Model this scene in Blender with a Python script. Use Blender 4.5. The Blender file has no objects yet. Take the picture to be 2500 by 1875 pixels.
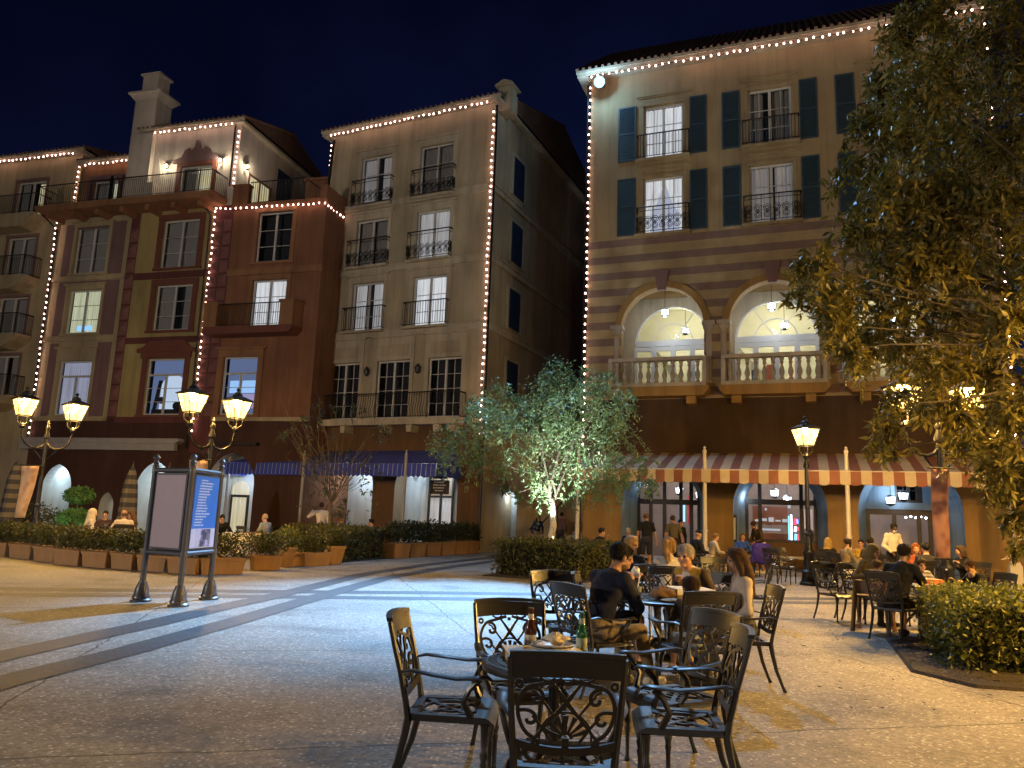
import bpy, math, random
import numpy as np
from mathutils import Vector, Matrix
from mathutils.geometry import tessellate_polygon
random.seed(7); RNG = np.random.default_rng(7)
S = bpy.context.scene
COL = S.collection
PI = math.pi
rad = math.radians

# ------------------------------------------------------------------ camera
CAMH = 1.5
cam_d = bpy.data.cameras.new('camera'); cam = bpy.data.objects.new('camera', cam_d); COL.objects.link(cam)
cam_d.sensor_width = 36; cam_d.lens = 36*1878/2500; cam_d.clip_end = 2000; cam_d.clip_start = .05
cam.matrix_world = Matrix.Translation((0, 0, CAMH)) @ Matrix.Rotation(rad(99.85), 4, 'X') @ Matrix.Rotation(rad(2.1), 4, 'Z')
S.camera = cam

# ------------------------------------------------------------------ objects
def tag(o, label=None, cat=None, group=None, kind=None):
    if label: o['label'] = label
    if cat: o['category'] = cat
    if group: o['group'] = group
    if kind: o['kind'] = kind
    return o
def empty(name, loc=(0, 0, 0), rz=0, label=None, cat=None, group=None):
    o = bpy.data.objects.new(name, None); COL.objects.link(o)
    o.location = loc; o.rotation_euler = (0, 0, rz); o.empty_display_size = .2
    return tag(o, label, cat, group)
def kids(o): return [c for c in o.children]
def copy_tree(o, parent=None):
    c = o.copy(); COL.objects.link(c); c.parent = parent
    for ch in list(o.children): copy_tree(ch, c)
    return c
def put(proto, used, loc, rz, label, group=None, cat=None):
    o = proto if not used.get(proto.name) else copy_tree(proto)
    used[proto.name] = True
    o.location = loc; o.rotation_euler = (0, 0, rz); o['label'] = label
    if group: o['group'] = group
    return o

class MB:
    def __init__(s): s.v = []; s.f = []; s.m = []
    def add(s, vs, fs, m=0):
        n = len(s.v); s.v += [tuple(v) for v in vs]
        for f in fs: s.f.append(tuple(i+n for i in f)); s.m.append(m)
        return s
    def box(s, x0, x1, y0, y1, z0, z1, m=0):
        return s.add([(x0,y0,z0),(x1,y0,z0),(x1,y1,z0),(x0,y1,z0),(x0,y0,z1),(x1,y0,z1),(x1,y1,z1),(x0,y1,z1)],
              [(0,3,2,1),(4,5,6,7),(0,1,5,4),(1,2,6,5),(2,3,7,6),(3,0,4,7)], m)
    def frustum(s, c, a, b, z0, z1, m=0, a2=None, b2=None):
        a2 = a if a2 is None else a2; b2 = b if b2 is None else b2
        x, y = c
        return s.add([(x-a,y-b,z0),(x+a,y-b,z0),(x+a,y+b,z0),(x-a,y+b,z0),(x-a2,y-b2,z1),(x+a2,y-b2,z1),(x+a2,y+b2,z1),(x-a2,y+b2,z1)],
              [(0,3,2,1),(4,5,6,7),(0,1,5,4),(1,2,6,5),(2,3,7,6),(3,0,4,7)], m)
    def tube(s, pts, r, n=8, m=0, w=1.0, up=(0,0,1)):
        """swept tube; w flattens it across the up direction"""
        P = [Vector(p) for p in pts]; k = len(P)
        R = list(r) if isinstance(r, (list, tuple)) else [r]*k
        ring = []; prev = None; base = len(s.v)
        for i in range(k):
            t = (P[min(i+1,k-1)]-P[max(i-1,0)]).normalized()
            if prev is None:
                u = Vector(up); u = u - t*u.dot(t)
                if u.length < 1e-3: u = t.orthogonal()
            else: u = prev - t*prev.dot(t)
            u.normalize(); prev = u; b = t.cross(u)
            for j in range(n):
                a = 2*PI*j/n+PI/n
                s.v.append(tuple(P[i]+u*(math.cos(a)*R[i]*w)+b*(math.sin(a)*R[i])))
        for i in range(k-1):
            for j in range(n):
                a = base+i*n+j; c = base+i*n+(j+1)%n
                s.f.append((a, c, c+n, a+n)); s.m.append(m)
        s.f.append(tuple(base+j for j in range(n))[::-1]); s.m.append(m)
        s.f.append(tuple(base+(k-1)*n+j for j in range(n))); s.m.append(m)
        return s
    def bar(s, a, b, w, m=0): return s.tube([a, b], w*.7071, 4, m)
    def lathe(s, prof, n=14, c=(0,0,0), m=0):
        base = len(s.v); k = len(prof)
        for r, z in prof:
            for j in range(n):
                a = 2*PI*j/n; s.v.append((c[0]+r*math.cos(a), c[1]+r*math.sin(a), c[2]+z))
        for i in range(k-1):
            for j in range(n):
                a = base+i*n+j; d = base+i*n+(j+1)%n
                s.f.append((a, d, d+n, a+n)); s.m.append(m)
        s.f.append(tuple(base+j for j in range(n))[::-1]); s.m.append(m)
        s.f.append(tuple(base+(k-1)*n+j for j in range(n))); s.m.append(m)
        return s
    def prism(s, poly, y0, y1, m=0):
        """(x,z) polygon extruded along y"""
        n = len(poly)
        tri = tessellate_polygon([[Vector((x, z, 0)) for x, z in poly]])
        s.add([(x, y0, z) for x, z in poly], tri, m); s.add([(x, y1, z) for x, z in poly], tri, m)
        for i in range(n):
            (x0,z0),(x1,z1) = poly[i], poly[(i+1)%n]
            s.add([(x0,y0,z0),(x1,y0,z1),(x1,y1,z1),(x0,y1,z0)], [(0,1,2,3)], m)
        return s
    def wall(s, outer, holes, y0=0, depth=.3, m=0, mr=None):
        loops = [outer]+list(holes); flat = [p for l in loops for p in l]
        tri = tessellate_polygon([[Vector((x, z, 0)) for x, z in l] for l in loops])
        s.add([(x, y0, z) for x, z in flat], tri, m)
        for l in holes:
            n = len(l)
            for i in range(n):
                (x0,z0),(x1,z1) = l[i], l[(i+1)%n]
                s.add([(x0,y0,z0),(x1,y0,z1),(x1,y0+depth,z1),(x0,y0+depth,z0)], [(0,1,2,3)], m if mr is None else mr)
        return s
    def stroke(s, pts, w, t, fn, m=0):
        """flat ribbon of width w and thickness t drawn in 2D and laid on the surface fn(x, z, d)"""
        n = len(pts); L = []; Rr = []
        for i in range(n):
            (xa,za),(xb,zb) = pts[max(i-1,0)], pts[min(i+1,n-1)]
            dx, dz = xb-xa, zb-za; l = math.hypot(dx, dz) or 1
            ww = w[i] if isinstance(w, (list, tuple)) else w
            L.append((pts[i][0]-dz/l*ww/2, pts[i][1]+dx/l*ww/2)); Rr.append((pts[i][0]+dz/l*ww/2, pts[i][1]-dx/l*ww/2))
        vs = []
        for a, b in zip(L, Rr): vs += [fn(*a, -t/2), fn(*b, -t/2), fn(*b, t/2), fn(*a, t/2)]
        fs = [(0,1,2,3)]
        for i in range(n-1):
            for j in range(4):
                a = i*4+j; b = i*4+(j+1)%4; fs.append((a, b, b+4, a+4))
        fs.append((n*4-4, n*4-1, n*4-2, n*4-3))
        return s.add(vs, fs, m)
    def ball(s, c, r, n=8, m=0, sz=1):
        k = max(4, n//2+1)
        return s.lathe([(max(1e-4, r*math.sin(PI*i/k)), -r*sz*math.cos(PI*i/k)) for i in range(k+1)], n, c, m)
    def mesh(s, name, mats, smooth=False):
        me = bpy.data.meshes.new(name); me.from_pydata(s.v, [], s.f)
        for q in (mats if isinstance(mats, (list, tuple)) else [mats]): me.materials.append(q)
        if any(s.m): me.polygons.foreach_set('material_index', s.m)
        import bmesh
        b = bmesh.new(); b.from_mesh(me); bmesh.ops.recalc_face_normals(b, faces=b.faces); b.to_mesh(me); b.free()
        if smooth: me.shade_auto(smooth) if False else _smooth(me, smooth)
        return me
    def build(s, name, mats, parent=None, smooth=False, bevel=0):
        o = bpy.data.objects.new(name, s.mesh(name, mats, smooth)); COL.objects.link(o); o.parent = parent
        if bevel:
            md = o.modifiers.new('bevel', 'BEVEL'); md.width = bevel; md.segments = 2; md.limit_method = 'ANGLE'
        return o
def _smooth(me, ang):
    me.polygons.foreach_set('use_smooth', [True]*len(me.polygons))
    if ang is not True: me.set_sharp_from_angle(angle=rad(ang))
def mesh_obj(name, V, F, mats, parent=None, idx=None, smooth=False):
    me = bpy.data.meshes.new(name); V = np.asarray(V, np.float32); F = np.asarray(F, np.int32)
    me.vertices.add(len(V)); me.vertices.foreach_set('co', V.ravel())
    k = F.shape[1]; me.loops.add(F.size); me.loops.foreach_set('vertex_index', F.ravel())
    me.polygons.add(len(F)); me.polygons.foreach_set('loop_start', np.arange(0, F.size, k, dtype=np.int32))
    if idx is not None: me.polygons.foreach_set('material_index', np.asarray(idx, np.int32))
    if smooth: me.polygons.foreach_set('use_smooth', np.ones(len(F), bool))
    me.update(calc_edges=True); me.validate()
    for q in (mats if isinstance(mats, (list, tuple)) else [mats]): me.materials.append(q)
    o = bpy.data.objects.new(name, me); COL.objects.link(o); o.parent = parent
    return o

# ------------------------------------------------------------------ materials
def _new(name):
    m = bpy.data.materials.new(name); m.use_nodes = True
    nt = m.node_tree; return m, nt, nt.nodes, nt.links, nt.nodes['Principled BSDF']
def mat(name, col, rough=.7, var=.18, scale=2.0, bump=.0, bscale=40, metal=0, emit=None, es=0, spec=.5, streak=0, coat=0):
    m, nt, N, L, b = _new(name)
    b.inputs['Roughness'].default_value = rough; b.inputs['Metallic'].default_value = metal
    b.inputs['Specular IOR Level'].default_value = spec
    if coat: b.inputs['Coat Weight'].default_value = coat
    tc = N.new('ShaderNodeTexCoord'); 
    if var:
        n1 = N.new('ShaderNodeTexNoise'); n1.inputs['Scale'].default_value = scale; n1.inputs['Detail'].default_value = 8; n1.inputs['Roughness'].default_value = .65
        src = tc.outputs['Object']
        if streak:
            mp = N.new('ShaderNodeMapping'); mp.inputs['Scale'].default_value = (1, 1, 1/streak); L.new(src, mp.inputs[0]); src = mp.outputs[0]
        L.new(src, n1.inputs['Vector'])
        mr = N.new('ShaderNodeMapRange'); mr.inputs['From Min'].default_value = .3; mr.inputs['From Max'].default_value = .7
        mr.inputs['To Min'].default_value = 1-var; mr.inputs['To Max'].default_value = 1+var*.6
        L.new(n1.outputs['Fac'], mr.inputs['Value'])
        mx = N.new('ShaderNodeVectorMath'); mx.operation = 'SCALE'; mx.inputs[0].default_value = col
        fac = mr.outputs[0]
        if streak:      # rain streaks and grime of old stucco
            m3 = N.new('ShaderNodeMapping'); m3.inputs['Scale'].default_value = (2.6, 2.6, .16); L.new(tc.outputs['Object'], m3.inputs[0])
            n3 = N.new('ShaderNodeTexNoise'); n3.inputs['Scale'].default_value = 1; n3.inputs['Detail'].default_value = 6; n3.inputs['Roughness'].default_value = .7; L.new(m3.outputs[0], n3.inputs['Vector'])
            r3 = N.new('ShaderNodeMapRange'); r3.inputs[1].default_value = .46; r3.inputs[2].default_value = .72; r3.inputs[3].default_value = 1.03; r3.inputs[4].default_value = .72; L.new(n3.outputs['Fac'], r3.inputs[0])
            n4 = N.new('ShaderNodeTexNoise'); n4.inputs['Scale'].default_value = .33; n4.inputs['Detail'].default_value = 3; L.new(tc.outputs['Object'], n4.inputs['Vector'])
            r4 = N.new('ShaderNodeMapRange'); r4.inputs[1].default_value = .35; r4.inputs[2].default_value = .65; r4.inputs[3].default_value = .82; r4.inputs[4].default_value = 1.1; L.new(n4.outputs['Fac'], r4.inputs[0])
            a1 = N.new('ShaderNodeMath'); a1.operation = 'MULTIPLY'; L.new(fac, a1.inputs[0]); L.new(r3.outputs[0], a1.inputs[1])
            a2 = N.new('ShaderNodeMath'); a2.operation = 'MULTIPLY'; L.new(a1.outputs[0], a2.inputs[0]); L.new(r4.outputs[0], a2.inputs[1]); fac = a2.outputs[0]
        L.new(fac, mx.inputs['Scale']); L.new(mx.outputs[0], b.inputs['Base Color'])
    else: b.inputs['Base Color'].default_value = (*col, 1)
    if bump:
        n2 = N.new('ShaderNodeTexNoise'); n2.inputs['Scale'].default_value = bscale; n2.inputs['Detail'].default_value = 4
        L.new(tc.outputs['Object'], n2.inputs['Vector'])
        bp = N.new('ShaderNodeBump'); bp.inputs['Strength'].default_value = bump; bp.inputs['Distance'].default_value = .02
        L.new(n2.outputs['Fac'], bp.inputs['Height']); L.new(bp.outputs[0], b.inputs['Normal'])
    if emit: b.inputs['Emission Color'].default_value = (*emit, 1); b.inputs['Emission Strength'].default_value = es
    return m
def emis(name, col, s):
    m, nt, N, L, b = _new(name); N.remove(b)
    e = N.new('ShaderNodeEmission'); e.inputs[0].default_value = (*col, 1); e.inputs[1].default_value = s
    L.new(e.outputs[0], N['Material Output'].inputs[0]); return m
def glass(name, tint=(1,1,1), refl=.12, rough=.02, em=None, es=0):
    m, nt, N, L, b = _new(name); N.remove(b)
    t = N.new('ShaderNodeBsdfTransparent'); t.inputs[0].default_value = (*tint, 1)
    g = N.new('ShaderNodeBsdfGlossy'); g.inputs['Roughness'].default_value = rough
    f = N.new('ShaderNodeLayerWeight'); f.inputs[0].default_value = refl
    x = N.new('ShaderNodeMixShader'); L.new(f.outputs['Fresnel'], x.inputs[0]); L.new(t.outputs[0], x.inputs[1]); L.new(g.outputs[0], x.inputs[2])
    out = x.outputs[0]
    if em:
        e = N.new('ShaderNodeEmission'); e.inputs[0].default_value = (*em, 1); e.inputs[1].default_value = es
        a = N.new('ShaderNodeAddShader'); L.new(out, a.inputs[0]); L.new(e.outputs[0], a.inputs[1]); out = a.outputs[0]
    L.new(out, N['Material Output'].inputs[0]); return m
def leafmat(name, c1, c2, trans=.25, rough=.5):
    m, nt, N, L, b = _new(name)
    g = N.new('ShaderNodeNewGeometry'); r = N.new('ShaderNodeMix'); r.data_type = 'RGBA'
    r.inputs[6].default_value = (*c1, 1); r.inputs[7].default_value = (*c2, 1)
    L.new(g.outputs['Random Per Island'], r.inputs[0]); L.new(r.outputs[2], b.inputs['Base Color'])
    b.inputs['Roughness'].default_value = rough; b.inputs['Specular IOR Level'].default_value = .35
    t = N.new('ShaderNodeBsdfTranslucent'); L.new(r.outputs[2], t.inputs[0])
    x = N.new('ShaderNodeMixShader'); x.inputs[0].default_value = trans
    L.new(b.outputs[0], x.inputs[1]); L.new(t.outputs[0], x.inputs[2]); L.new(x.outputs[0], N['Material Output'].inputs[0])
    return m
def stripes_mat(name, c1, c2, axis, period, frac, off=0, rough=.8, trans=0):
    m, nt, N, L, b = _new(name); tc = N.new('ShaderNodeTexCoord'); sp = N.new('ShaderNodeSeparateXYZ'); L.new(tc.outputs['Object'], sp.inputs[0])
    a = N.new('ShaderNodeMath'); a.operation = 'SUBTRACT'; a.inputs[1].default_value = off; L.new(sp.outputs[axis], a.inputs[0])
    d = N.new('ShaderNodeMath'); d.operation = 'DIVIDE'; d.inputs[1].default_value = period; L.new(a.outputs[0], d.inputs[0])
    fr = N.new('ShaderNodeMath'); fr.operation = 'FRACT'; L.new(d.outputs[0], fr.inputs[0])
    lt = N.new('ShaderNodeMath'); lt.operation = 'LESS_THAN'; lt.inputs[1].default_value = frac; L.new(fr.outputs[0], lt.inputs[0])
    x = N.new('ShaderNodeMix'); x.data_type = 'RGBA'; x.inputs[6].default_value = (*c1, 1); x.inputs[7].default_value = (*c2, 1)
    L.new(lt.outputs[0], x.inputs[0])
    n = N.new('ShaderNodeTexNoise'); n.inputs['Scale'].default_value = 1.5; n.inputs['Detail'].default_value = 7; L.new(tc.outputs['Object'], n.inputs['Vector'])
    mr = N.new('ShaderNodeMapRange'); mr.inputs[1].default_value = .3; mr.inputs[2].default_value = .7; mr.inputs[3].default_value = .75; mr.inputs[4].default_value = 1.1; L.new(n.outputs['Fac'], mr.inputs[0])
    v = N.new('ShaderNodeVectorMath'); v.operation = 'SCALE'; L.new(x.outputs[2], v.inputs[0]); L.new(mr.outputs[0], v.inputs['Scale'])
    L.new(v.outputs[0], b.inputs['Base Color']); b.inputs['Roughness'].default_value = rough
    if trans:
        t = N.new('ShaderNodeBsdfTranslucent'); L.new(v.outputs[0], t.inputs[0])
        q = N.new('ShaderNodeMixShader'); q.inputs[0].default_value = trans
        L.new(b.outputs[0], q.inputs[1]); L.new(t.outputs[0], q.inputs[2]); L.new(q.outputs[0], N['Material Output'].inputs[0])
    return m
def curtain_mat(name, col, es):
    """cloth lit by the lamps of the room behind it: a lit window"""
    m, nt, N, L, b = _new(name); b.inputs['Base Color'].default_value = (.5, .48, .46, 1); b.inputs['Roughness'].default_value = .9
    if es:
        tc = N.new('ShaderNodeTexCoord'); w = N.new('ShaderNodeTexNoise'); mp = N.new('ShaderNodeMapping'); mp.inputs['Scale'].default_value = (14, 14, .4)
        L.new(tc.outputs['Object'], mp.inputs[0]); L.new(mp.outputs[0], w.inputs['Vector']); w.inputs['Detail'].default_value = 3; w.inputs['Scale'].default_value = 1
        r = N.new('ShaderNodeMapRange'); r.inputs[1].default_value = .3; r.inputs[2].default_value = .7; r.inputs[3].default_value = es*.45; r.inputs[4].default_value = es*1.2
        L.new(w.outputs['Fac'], r.inputs[0]); L.new(r.outputs[0], b.inputs['Emission Strength']); b.inputs['Emission Color'].default_value = (*col, 1)
    return m
def lamp(name, kind, loc, power, col, parent=None, r=.08, spot=None, target=None, blend=.5):
    d = bpy.data.lights.new(name, kind); d.energy = power; d.color = col; d.shadow_soft_size = r
    o = bpy.data.objects.new(name, d); COL.objects.link(o); o.location = loc; o.parent = parent
    if kind == 'SPOT':
        d.spot_size = rad(spot); d.spot_blend = blend
        o.rotation_euler = (Vector(target)-Vector(loc)).to_track_quat('-Z', 'Y').to_euler()
    return o
def arch(u0, u1, z0, zs, n=14, pointed=0):
    c = (u0+u1)/2; r = (u1-u0)/2; p = [(u0, z0), (u1, z0), (u1, zs)]
    if not pointed: p += [(c+r*math.cos(PI*i/n), zs+r*math.sin(PI*i/n)) for i in range(1, n)]
    else:
        R = r*(1+pointed); th = math.acos((R-r)/R); k = n//2
        p += [(u1-R+R*math.cos(th*i/k), zs+R*math.sin(th*i/k)) for i in range(1, k+1)]
        p += [(u0+R-R*math.cos(th*i/k), zs+R*math.sin(th*i/k)) for i in range(k-1, 0, -1)]
    return p+[(u0, zs)]
def rect(u0, u1, z0, z1): return [(u0, z0), (u1, z0), (u1, z1), (u0, z1)]
# ------------------------------------------------------------------ world, light of the night sky
w = bpy.data.worlds.new('World'); S.world = w; w.use_nodes = True
nt = w.node_tree; sky = nt.nodes.new('ShaderNodeTexSky'); sky.sky_type = 'NISHITA'; sky.sun_disc = False
sky.sun_elevation = rad(-4.0); sky.sun_rotation = rad(20); sky.air_density = 1.0; sky.ozone_density = 4
tcw = nt.nodes.new('ShaderNodeTexCoord'); cn = nt.nodes.new('ShaderNodeTexNoise'); cn.inputs['Scale'].default_value = 3.2; cn.inputs['Detail'].default_value = 6; nt.links.new(tcw.outputs['Generated'], cn.inputs['Vector'])
cr_ = nt.nodes.new('ShaderNodeMapRange'); cr_.inputs[1].default_value = .35; cr_.inputs[2].default_value = .7; cr_.inputs[3].default_value = .65; cr_.inputs[4].default_value = 1.7; nt.links.new(cn.outputs['Fac'], cr_.inputs[0])
cv = nt.nodes.new('ShaderNodeVectorMath'); cv.operation = 'SCALE'; nt.links.new(sky.outputs[0], cv.inputs[0]); nt.links.new(cr_.outputs[0], cv.inputs['Scale'])   # thin night cloud
nt.links.new(cv.outputs[0], nt.nodes['Background'].inputs[0]); nt.nodes['Background'].inputs[1].default_value = .3
S.view_settings.view_transform = 'Standard'; S.view_settings.look = 'None'; S.view_settings.exposure = 0; S.view_settings.gamma = 1
S.render.engine = 'CYCLES'; S.cycles.use_denoising = True; S.cycles.max_bounces = 6; S.cycles.transparent_max_bounces = 16
S.cycles.diffuse_bounces = 3; S.cycles.glossy_bounces = 3; S.cycles.transmission_bounces = 4
S.cycles.sample_clamp_indirect = 6; S.cycles.caustics_reflective = False; S.cycles.caustics_refractive = False
try: S.cycles.denoiser = 'OPENIMAGEDENOISE'
except Exception: pass

AMBER = (1, .60, .17); COOL = (.72, .86, 1.0); FLOOD = (.28, .58, 1.0)

# ------------------------------------------------------------------ palette
M_ = {}
def st(n, c, **k): M_[n] = mat(n, c, rough=.88, var=k.pop('var', .22), scale=k.pop('scale', .7), bump=.25, bscale=28, spec=.25, streak=2.5, **k)
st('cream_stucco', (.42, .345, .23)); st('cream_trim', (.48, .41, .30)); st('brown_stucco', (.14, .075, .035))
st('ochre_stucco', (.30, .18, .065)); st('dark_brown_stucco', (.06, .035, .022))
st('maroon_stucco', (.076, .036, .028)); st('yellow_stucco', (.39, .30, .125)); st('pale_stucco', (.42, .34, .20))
st('mauve_stucco', (.21, .125, .12)); st('plum_stucco', (.14, .05, .045)); st('terracotta_stucco', (.25, .115, .062)); st('white_stucco', (.58, .50, .42))
st('orange_stucco', (.30, .15, .075)); st('beige_stucco', (.40, .33, .23)); st('bluegrey_stucco', (.17, .24, .31)); st('lime_white', (.62, .66, .66))
st('stone', (.40, .35, .29)); st('terracotta_pot', (.36, .205, .095))
M_['striped_stucco'] = stripes_mat('striped_stucco', (.34, .255, .14), (.19, .125, .105), 2, .7, .45, off=5.02, rough=.9)
M_['ochre_top'] = mat('ochre_top', (.34, .255, .14), rough=.9, var=.2, scale=.7, bump=.25, streak=2.5)
M_['frame_white'] = mat('frame_white', (.55, .53, .50), rough=.5, var=.08)
M_['frame_dark'] = mat('frame_dark', (.02, .013, .011), rough=.55, var=.1)
M_['frame_red'] = mat('frame_red', (.17, .055, .035), rough=.7)
M_['iron'] = mat('iron', (.012, .012, .014), rough=.42, var=.1, metal=.3)
M_['bluegreen'] = mat('bluegreen', (.032, .062, .088), rough=.55, var=.2, scale=6)
M_['navy_shutter'] = mat('navy_shutter', (.012, .03, .07), rough=.5)
M_['tile'] = mat('tile', (.16, .085, .055), rough=.8, var=.4, scale=5)
M_['pane'] = glass('pane', refl=.12); M_['pane_dark'] = glass('pane_dark', tint=(.5, .55, .6), refl=.2)
M_['room_dark'] = mat('room_dark', (.02, .022, .03), rough=.9, var=.3)
M_['cur_off'] = curtain_mat('cur_off', (1,1,1), 0); M_['cur_off'].node_tree.nodes['Principled BSDF'].inputs['Base Color'].default_value = (.28, .27, .26, 1)
M_['cur_dim'] = curtain_mat('cur_dim', (.92, .92, 1), .09)
M_['cur_mid'] = curtain_mat('cur_mid', (.9, .93, 1), .26)
M_['cur_lit'] = curtain_mat('cur_lit', (.86, .92, 1), .6)
M_['cur_warm'] = curtain_mat('cur_warm', (1, .9, .5), .45)
M_['cur_green'] = curtain_mat('cur_green', (.85, .95, .62), .42)
M_['cur_blue'] = curtain_mat('cur_blue', (.5, .62, 1), .3)
M_['room_lit'] = emis('room_lit', (.72, .78, 1), .5)
M_['room_blue'] = emis('room_blue', (.24, .33, .62), .42)
M_['tv_blue'] = emis('tv_blue', (.25, .55, 1), 1.2)
M_['bulb'] = emis('bulb', (1, .56, .48), 20); M_['cable'] = mat('cable', (.02, .03, .02), rough=.6, var=0)
M_['lamp_core'] = emis('lamp_core', (1, .78, .42), 40); M_['cool_core'] = emis('cool_core', (.75, .88, 1), 22)
M_['warm_core'] = emis('warm_core', (1, .82, .5), 18)

# ------------------------------------------------------------------ facade pieces
def Wd(b, u, v, z): return b.matrix_basis @ Vector((u, v, z))
def bld(name, P, yaw, label, cat='building'): 
    o = empty(name, (P[0], P[1], 0), rad(yaw), label, cat); bpy.context.view_layer.update(); return o
def curtain(par, u0, u1, z0, z1, y, m, amp=.035, swag=False):
    mb = MB()
    if not swag:
        n = max(8, int((u1-u0)*30)); vs = []
        for i in range(n+1):
            u = u0+(u1-u0)*i/n; yy = y+amp*math.sin(i*1.55+.6*math.sin(i*.37))
            vs += [(u, yy, z0), (u, yy, z1)]
        mb.add(vs, [(2*i, 2*i+2, 2*i+3, 2*i+1) for i in range(n)])
    else:
        c = (u0+u1)/2
        for s in (-1, 1):
            vs = []; n = 12
            for i in range(n+1):
                t = i/n; edge = u0 if s < 0 else u1
                wtop = (c-edge)*.95; zk = z0+(z1-z0)*.38
                for k in range(9):
                    zz = z1+(z0-z1)*k/8; f = 1-.72*min(1, (z1-zz)/(z1-zk))**1.6 if zz > zk else .28
                    vs.append((edge+wtop*t*f, y-.05+.03*math.sin(t*20), zz))
            mb.add(vs, [(i*9+k, i*9+k+1, (i+1)*9+k+1, (i+1)*9+k) for i in range(n) for k in range(8)])
    return mb.build('curtain', M_[m], par, smooth=True)
def window(par, u0, u1, z0, z1, y=.12, m='cur_off', rows=3, frame='frame_white', transom=0, swag=False, glassm='pane', mun=1, back=None, leaf=2):
    f = MB(); b = .075; d = .07
    f.box(u0, u0+b, y, y+d, z0, z1); f.box(u1-b, u1, y, y+d, z0, z1); f.box(u0+b, u1-b, y, y+d, z1-b, z1); f.box(u0+b, u1-b, y, y+d, z0, z0+b*1.2)
    zt = z1-b
    if transom: zt = z1-transom; f.box(u0+b, u1-b, y+.003, y+d-.003, zt-.05, zt+.05)
    for i in range(1, leaf):
        u = u0+(u1-u0)*i/leaf; f.box(u-.055, u+.055, y-.01, y+d-.004, z0+b, zt)
    if mun:
        for i in range(leaf):
            a = u0+(u1-u0)*i/leaf; c = u0+(u1-u0)*(i+1)/leaf
            if mun > 1: f.box((a+c)/2-.014, (a+c)/2+.014, y+.012, y+.05, z0+b, zt)
            for k in range(1, rows): zz = z0+(zt-z0)*k/rows; f.box(a+.05, c-.05, y+.015, y+.047, zz-.014, zz+.014)
    w = f.build('window', M_[frame], par)
    MB().box(u0+b, u1-b, y+.03, y+.036, z0+b, z1-b).build('pane', M_[glassm], w)
    if m:
        if swag: curtain(w, u0, u1, z0, z1, y+.25, 'cur_lit', swag=True)
        elif m in ('cur_off', 'cur_dim', 'cur_mid') and random.random() < .55:   # drawn half open
            g_ = random.uniform(.06, .2)*(u1-u0); c_ = (u0+u1)/2+random.uniform(-.15, .15); curtain(w, u0, c_-g_, z0, z1, y+.25, m); curtain(w, c_+g_*.6, u1, z0, z1, y+.27, m)
        else: curtain(w, u0, u1, z0, z1, y+.25, m)
    bk = back or 'room_dark'
    MB().box(u0-.1, u1+.1, y+.5, y+.52, z0-.1, z1+.1).build('room_backdrop' if 0 else 'back_wall', M_[bk], w)
    return w
def surround(par, u0, u1, z0, z1, m, w=.16, d=.05, head=.0, sill=True, ears=0):
    s = MB(); s.box(u0-w, u0-.002, -d, .1, z0, z1); s.box(u1+.002, u1+w, -d, .1, z0, z1); s.box(u0-w-ears, u1+w+ears, -d-.02, .1, z1+.002, z1+w+head)
    if sill: s.box(u0-w-.05, u1+w+.05, -d-.04, .1, z0-.12, z0-.002)
    if head: s.box(u0-w-.12-ears, u1+w+.12+ears, -d-.1, .05, z1+w+head, z1+w+head+.09)
    return s.build('window_surround', M_[m], par)
def railing(par, pts, h=1.05, gap=.12, scroll=False, bow=False, name='railing'):
    """iron railing along (u,v,z) points"""
    mb = MB()
    for a, b in zip(pts[:-1], pts[1:]):
        A, B = Vector(a), Vector(b); L = (B-A).length; t = (B-A)/L
        mb.tube([A+Vector((0,0,h)), B+Vector((0,0,h))], .028, 6); mb.tube([A+Vector((0,0,.08)), B+Vector((0,0,.08))], .016, 4)
        if scroll: mb.tube([A+Vector((0,0,h-.16)), B+Vector((0,0,h-.16))], .014, 4)
        n = max(1, int(L/gap)); nrm = Vector((t.y, -t.x, 0))
        for i in range(n+1):
            p = A+t*(L*i/n)
            if bow: mb.tube([p+Vector((0,0,.08)), p+nrm*.1+Vector((0,0,.25)), p+nrm*.12+Vector((0,0,.42)), p+nrm*.02+Vector((0,0,.68)), p+Vector((0,0,h))], .012, 4)
            elif not scroll or i in (0, n) or i % 5 == 0: mb.tube([p+Vector((0,0,.08)), p+Vector((0,0,h))], .013, 4)
        if scroll:
            k = max(2, int(L/.3))
            for i in range(k):
                c = A+t*(L*(i+.5)/k)
                for zz, r in ((.3, .12), (.3, .06), (.58, .14), (.58, .07), (.44, .05)):
                    mb.tube([c+t*(r*math.cos(q*PI/5))+Vector((0,0,zz+r*math.sin(q*PI/5))) for q in range(11)], .014, 4)
    return mb.build(name, M_['iron'], par)
def shutter(par, u0, u1, z0, z1, y=-.06, m='bluegreen'):
    s = MB(); b = .07
    s.box(u0, u0+b, y, y+.05, z0, z1); s.box(u1-b, u1, y, y+.05, z0, z1)
    zm = (z0+z1)/2
    for a in (z0, zm-b/2, z1-b): s.box(u0+b, u1-b, y+.002, y+.048, a, a+b)
    for lo, hi in ((z0+b, zm-b/2), (zm+b/2, z1-b)):
        n = int((hi-lo)/.075)
        for i in range(n):
            zz = lo+(hi-lo)*(i+.5)/n; s.add([(u0+b, y+.004, zz-.035), (u1-b, y+.004, zz-.035), (u1-b, y+.044, zz+.03), (u0+b, y+.044, zz+.03)], [(0,1,2,3)])
    s.box(u0+.02, u1-.02, y+.046, y+.058, z0+.02, z1-.02)
    return s.build('shutter', M_[m], par)
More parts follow.
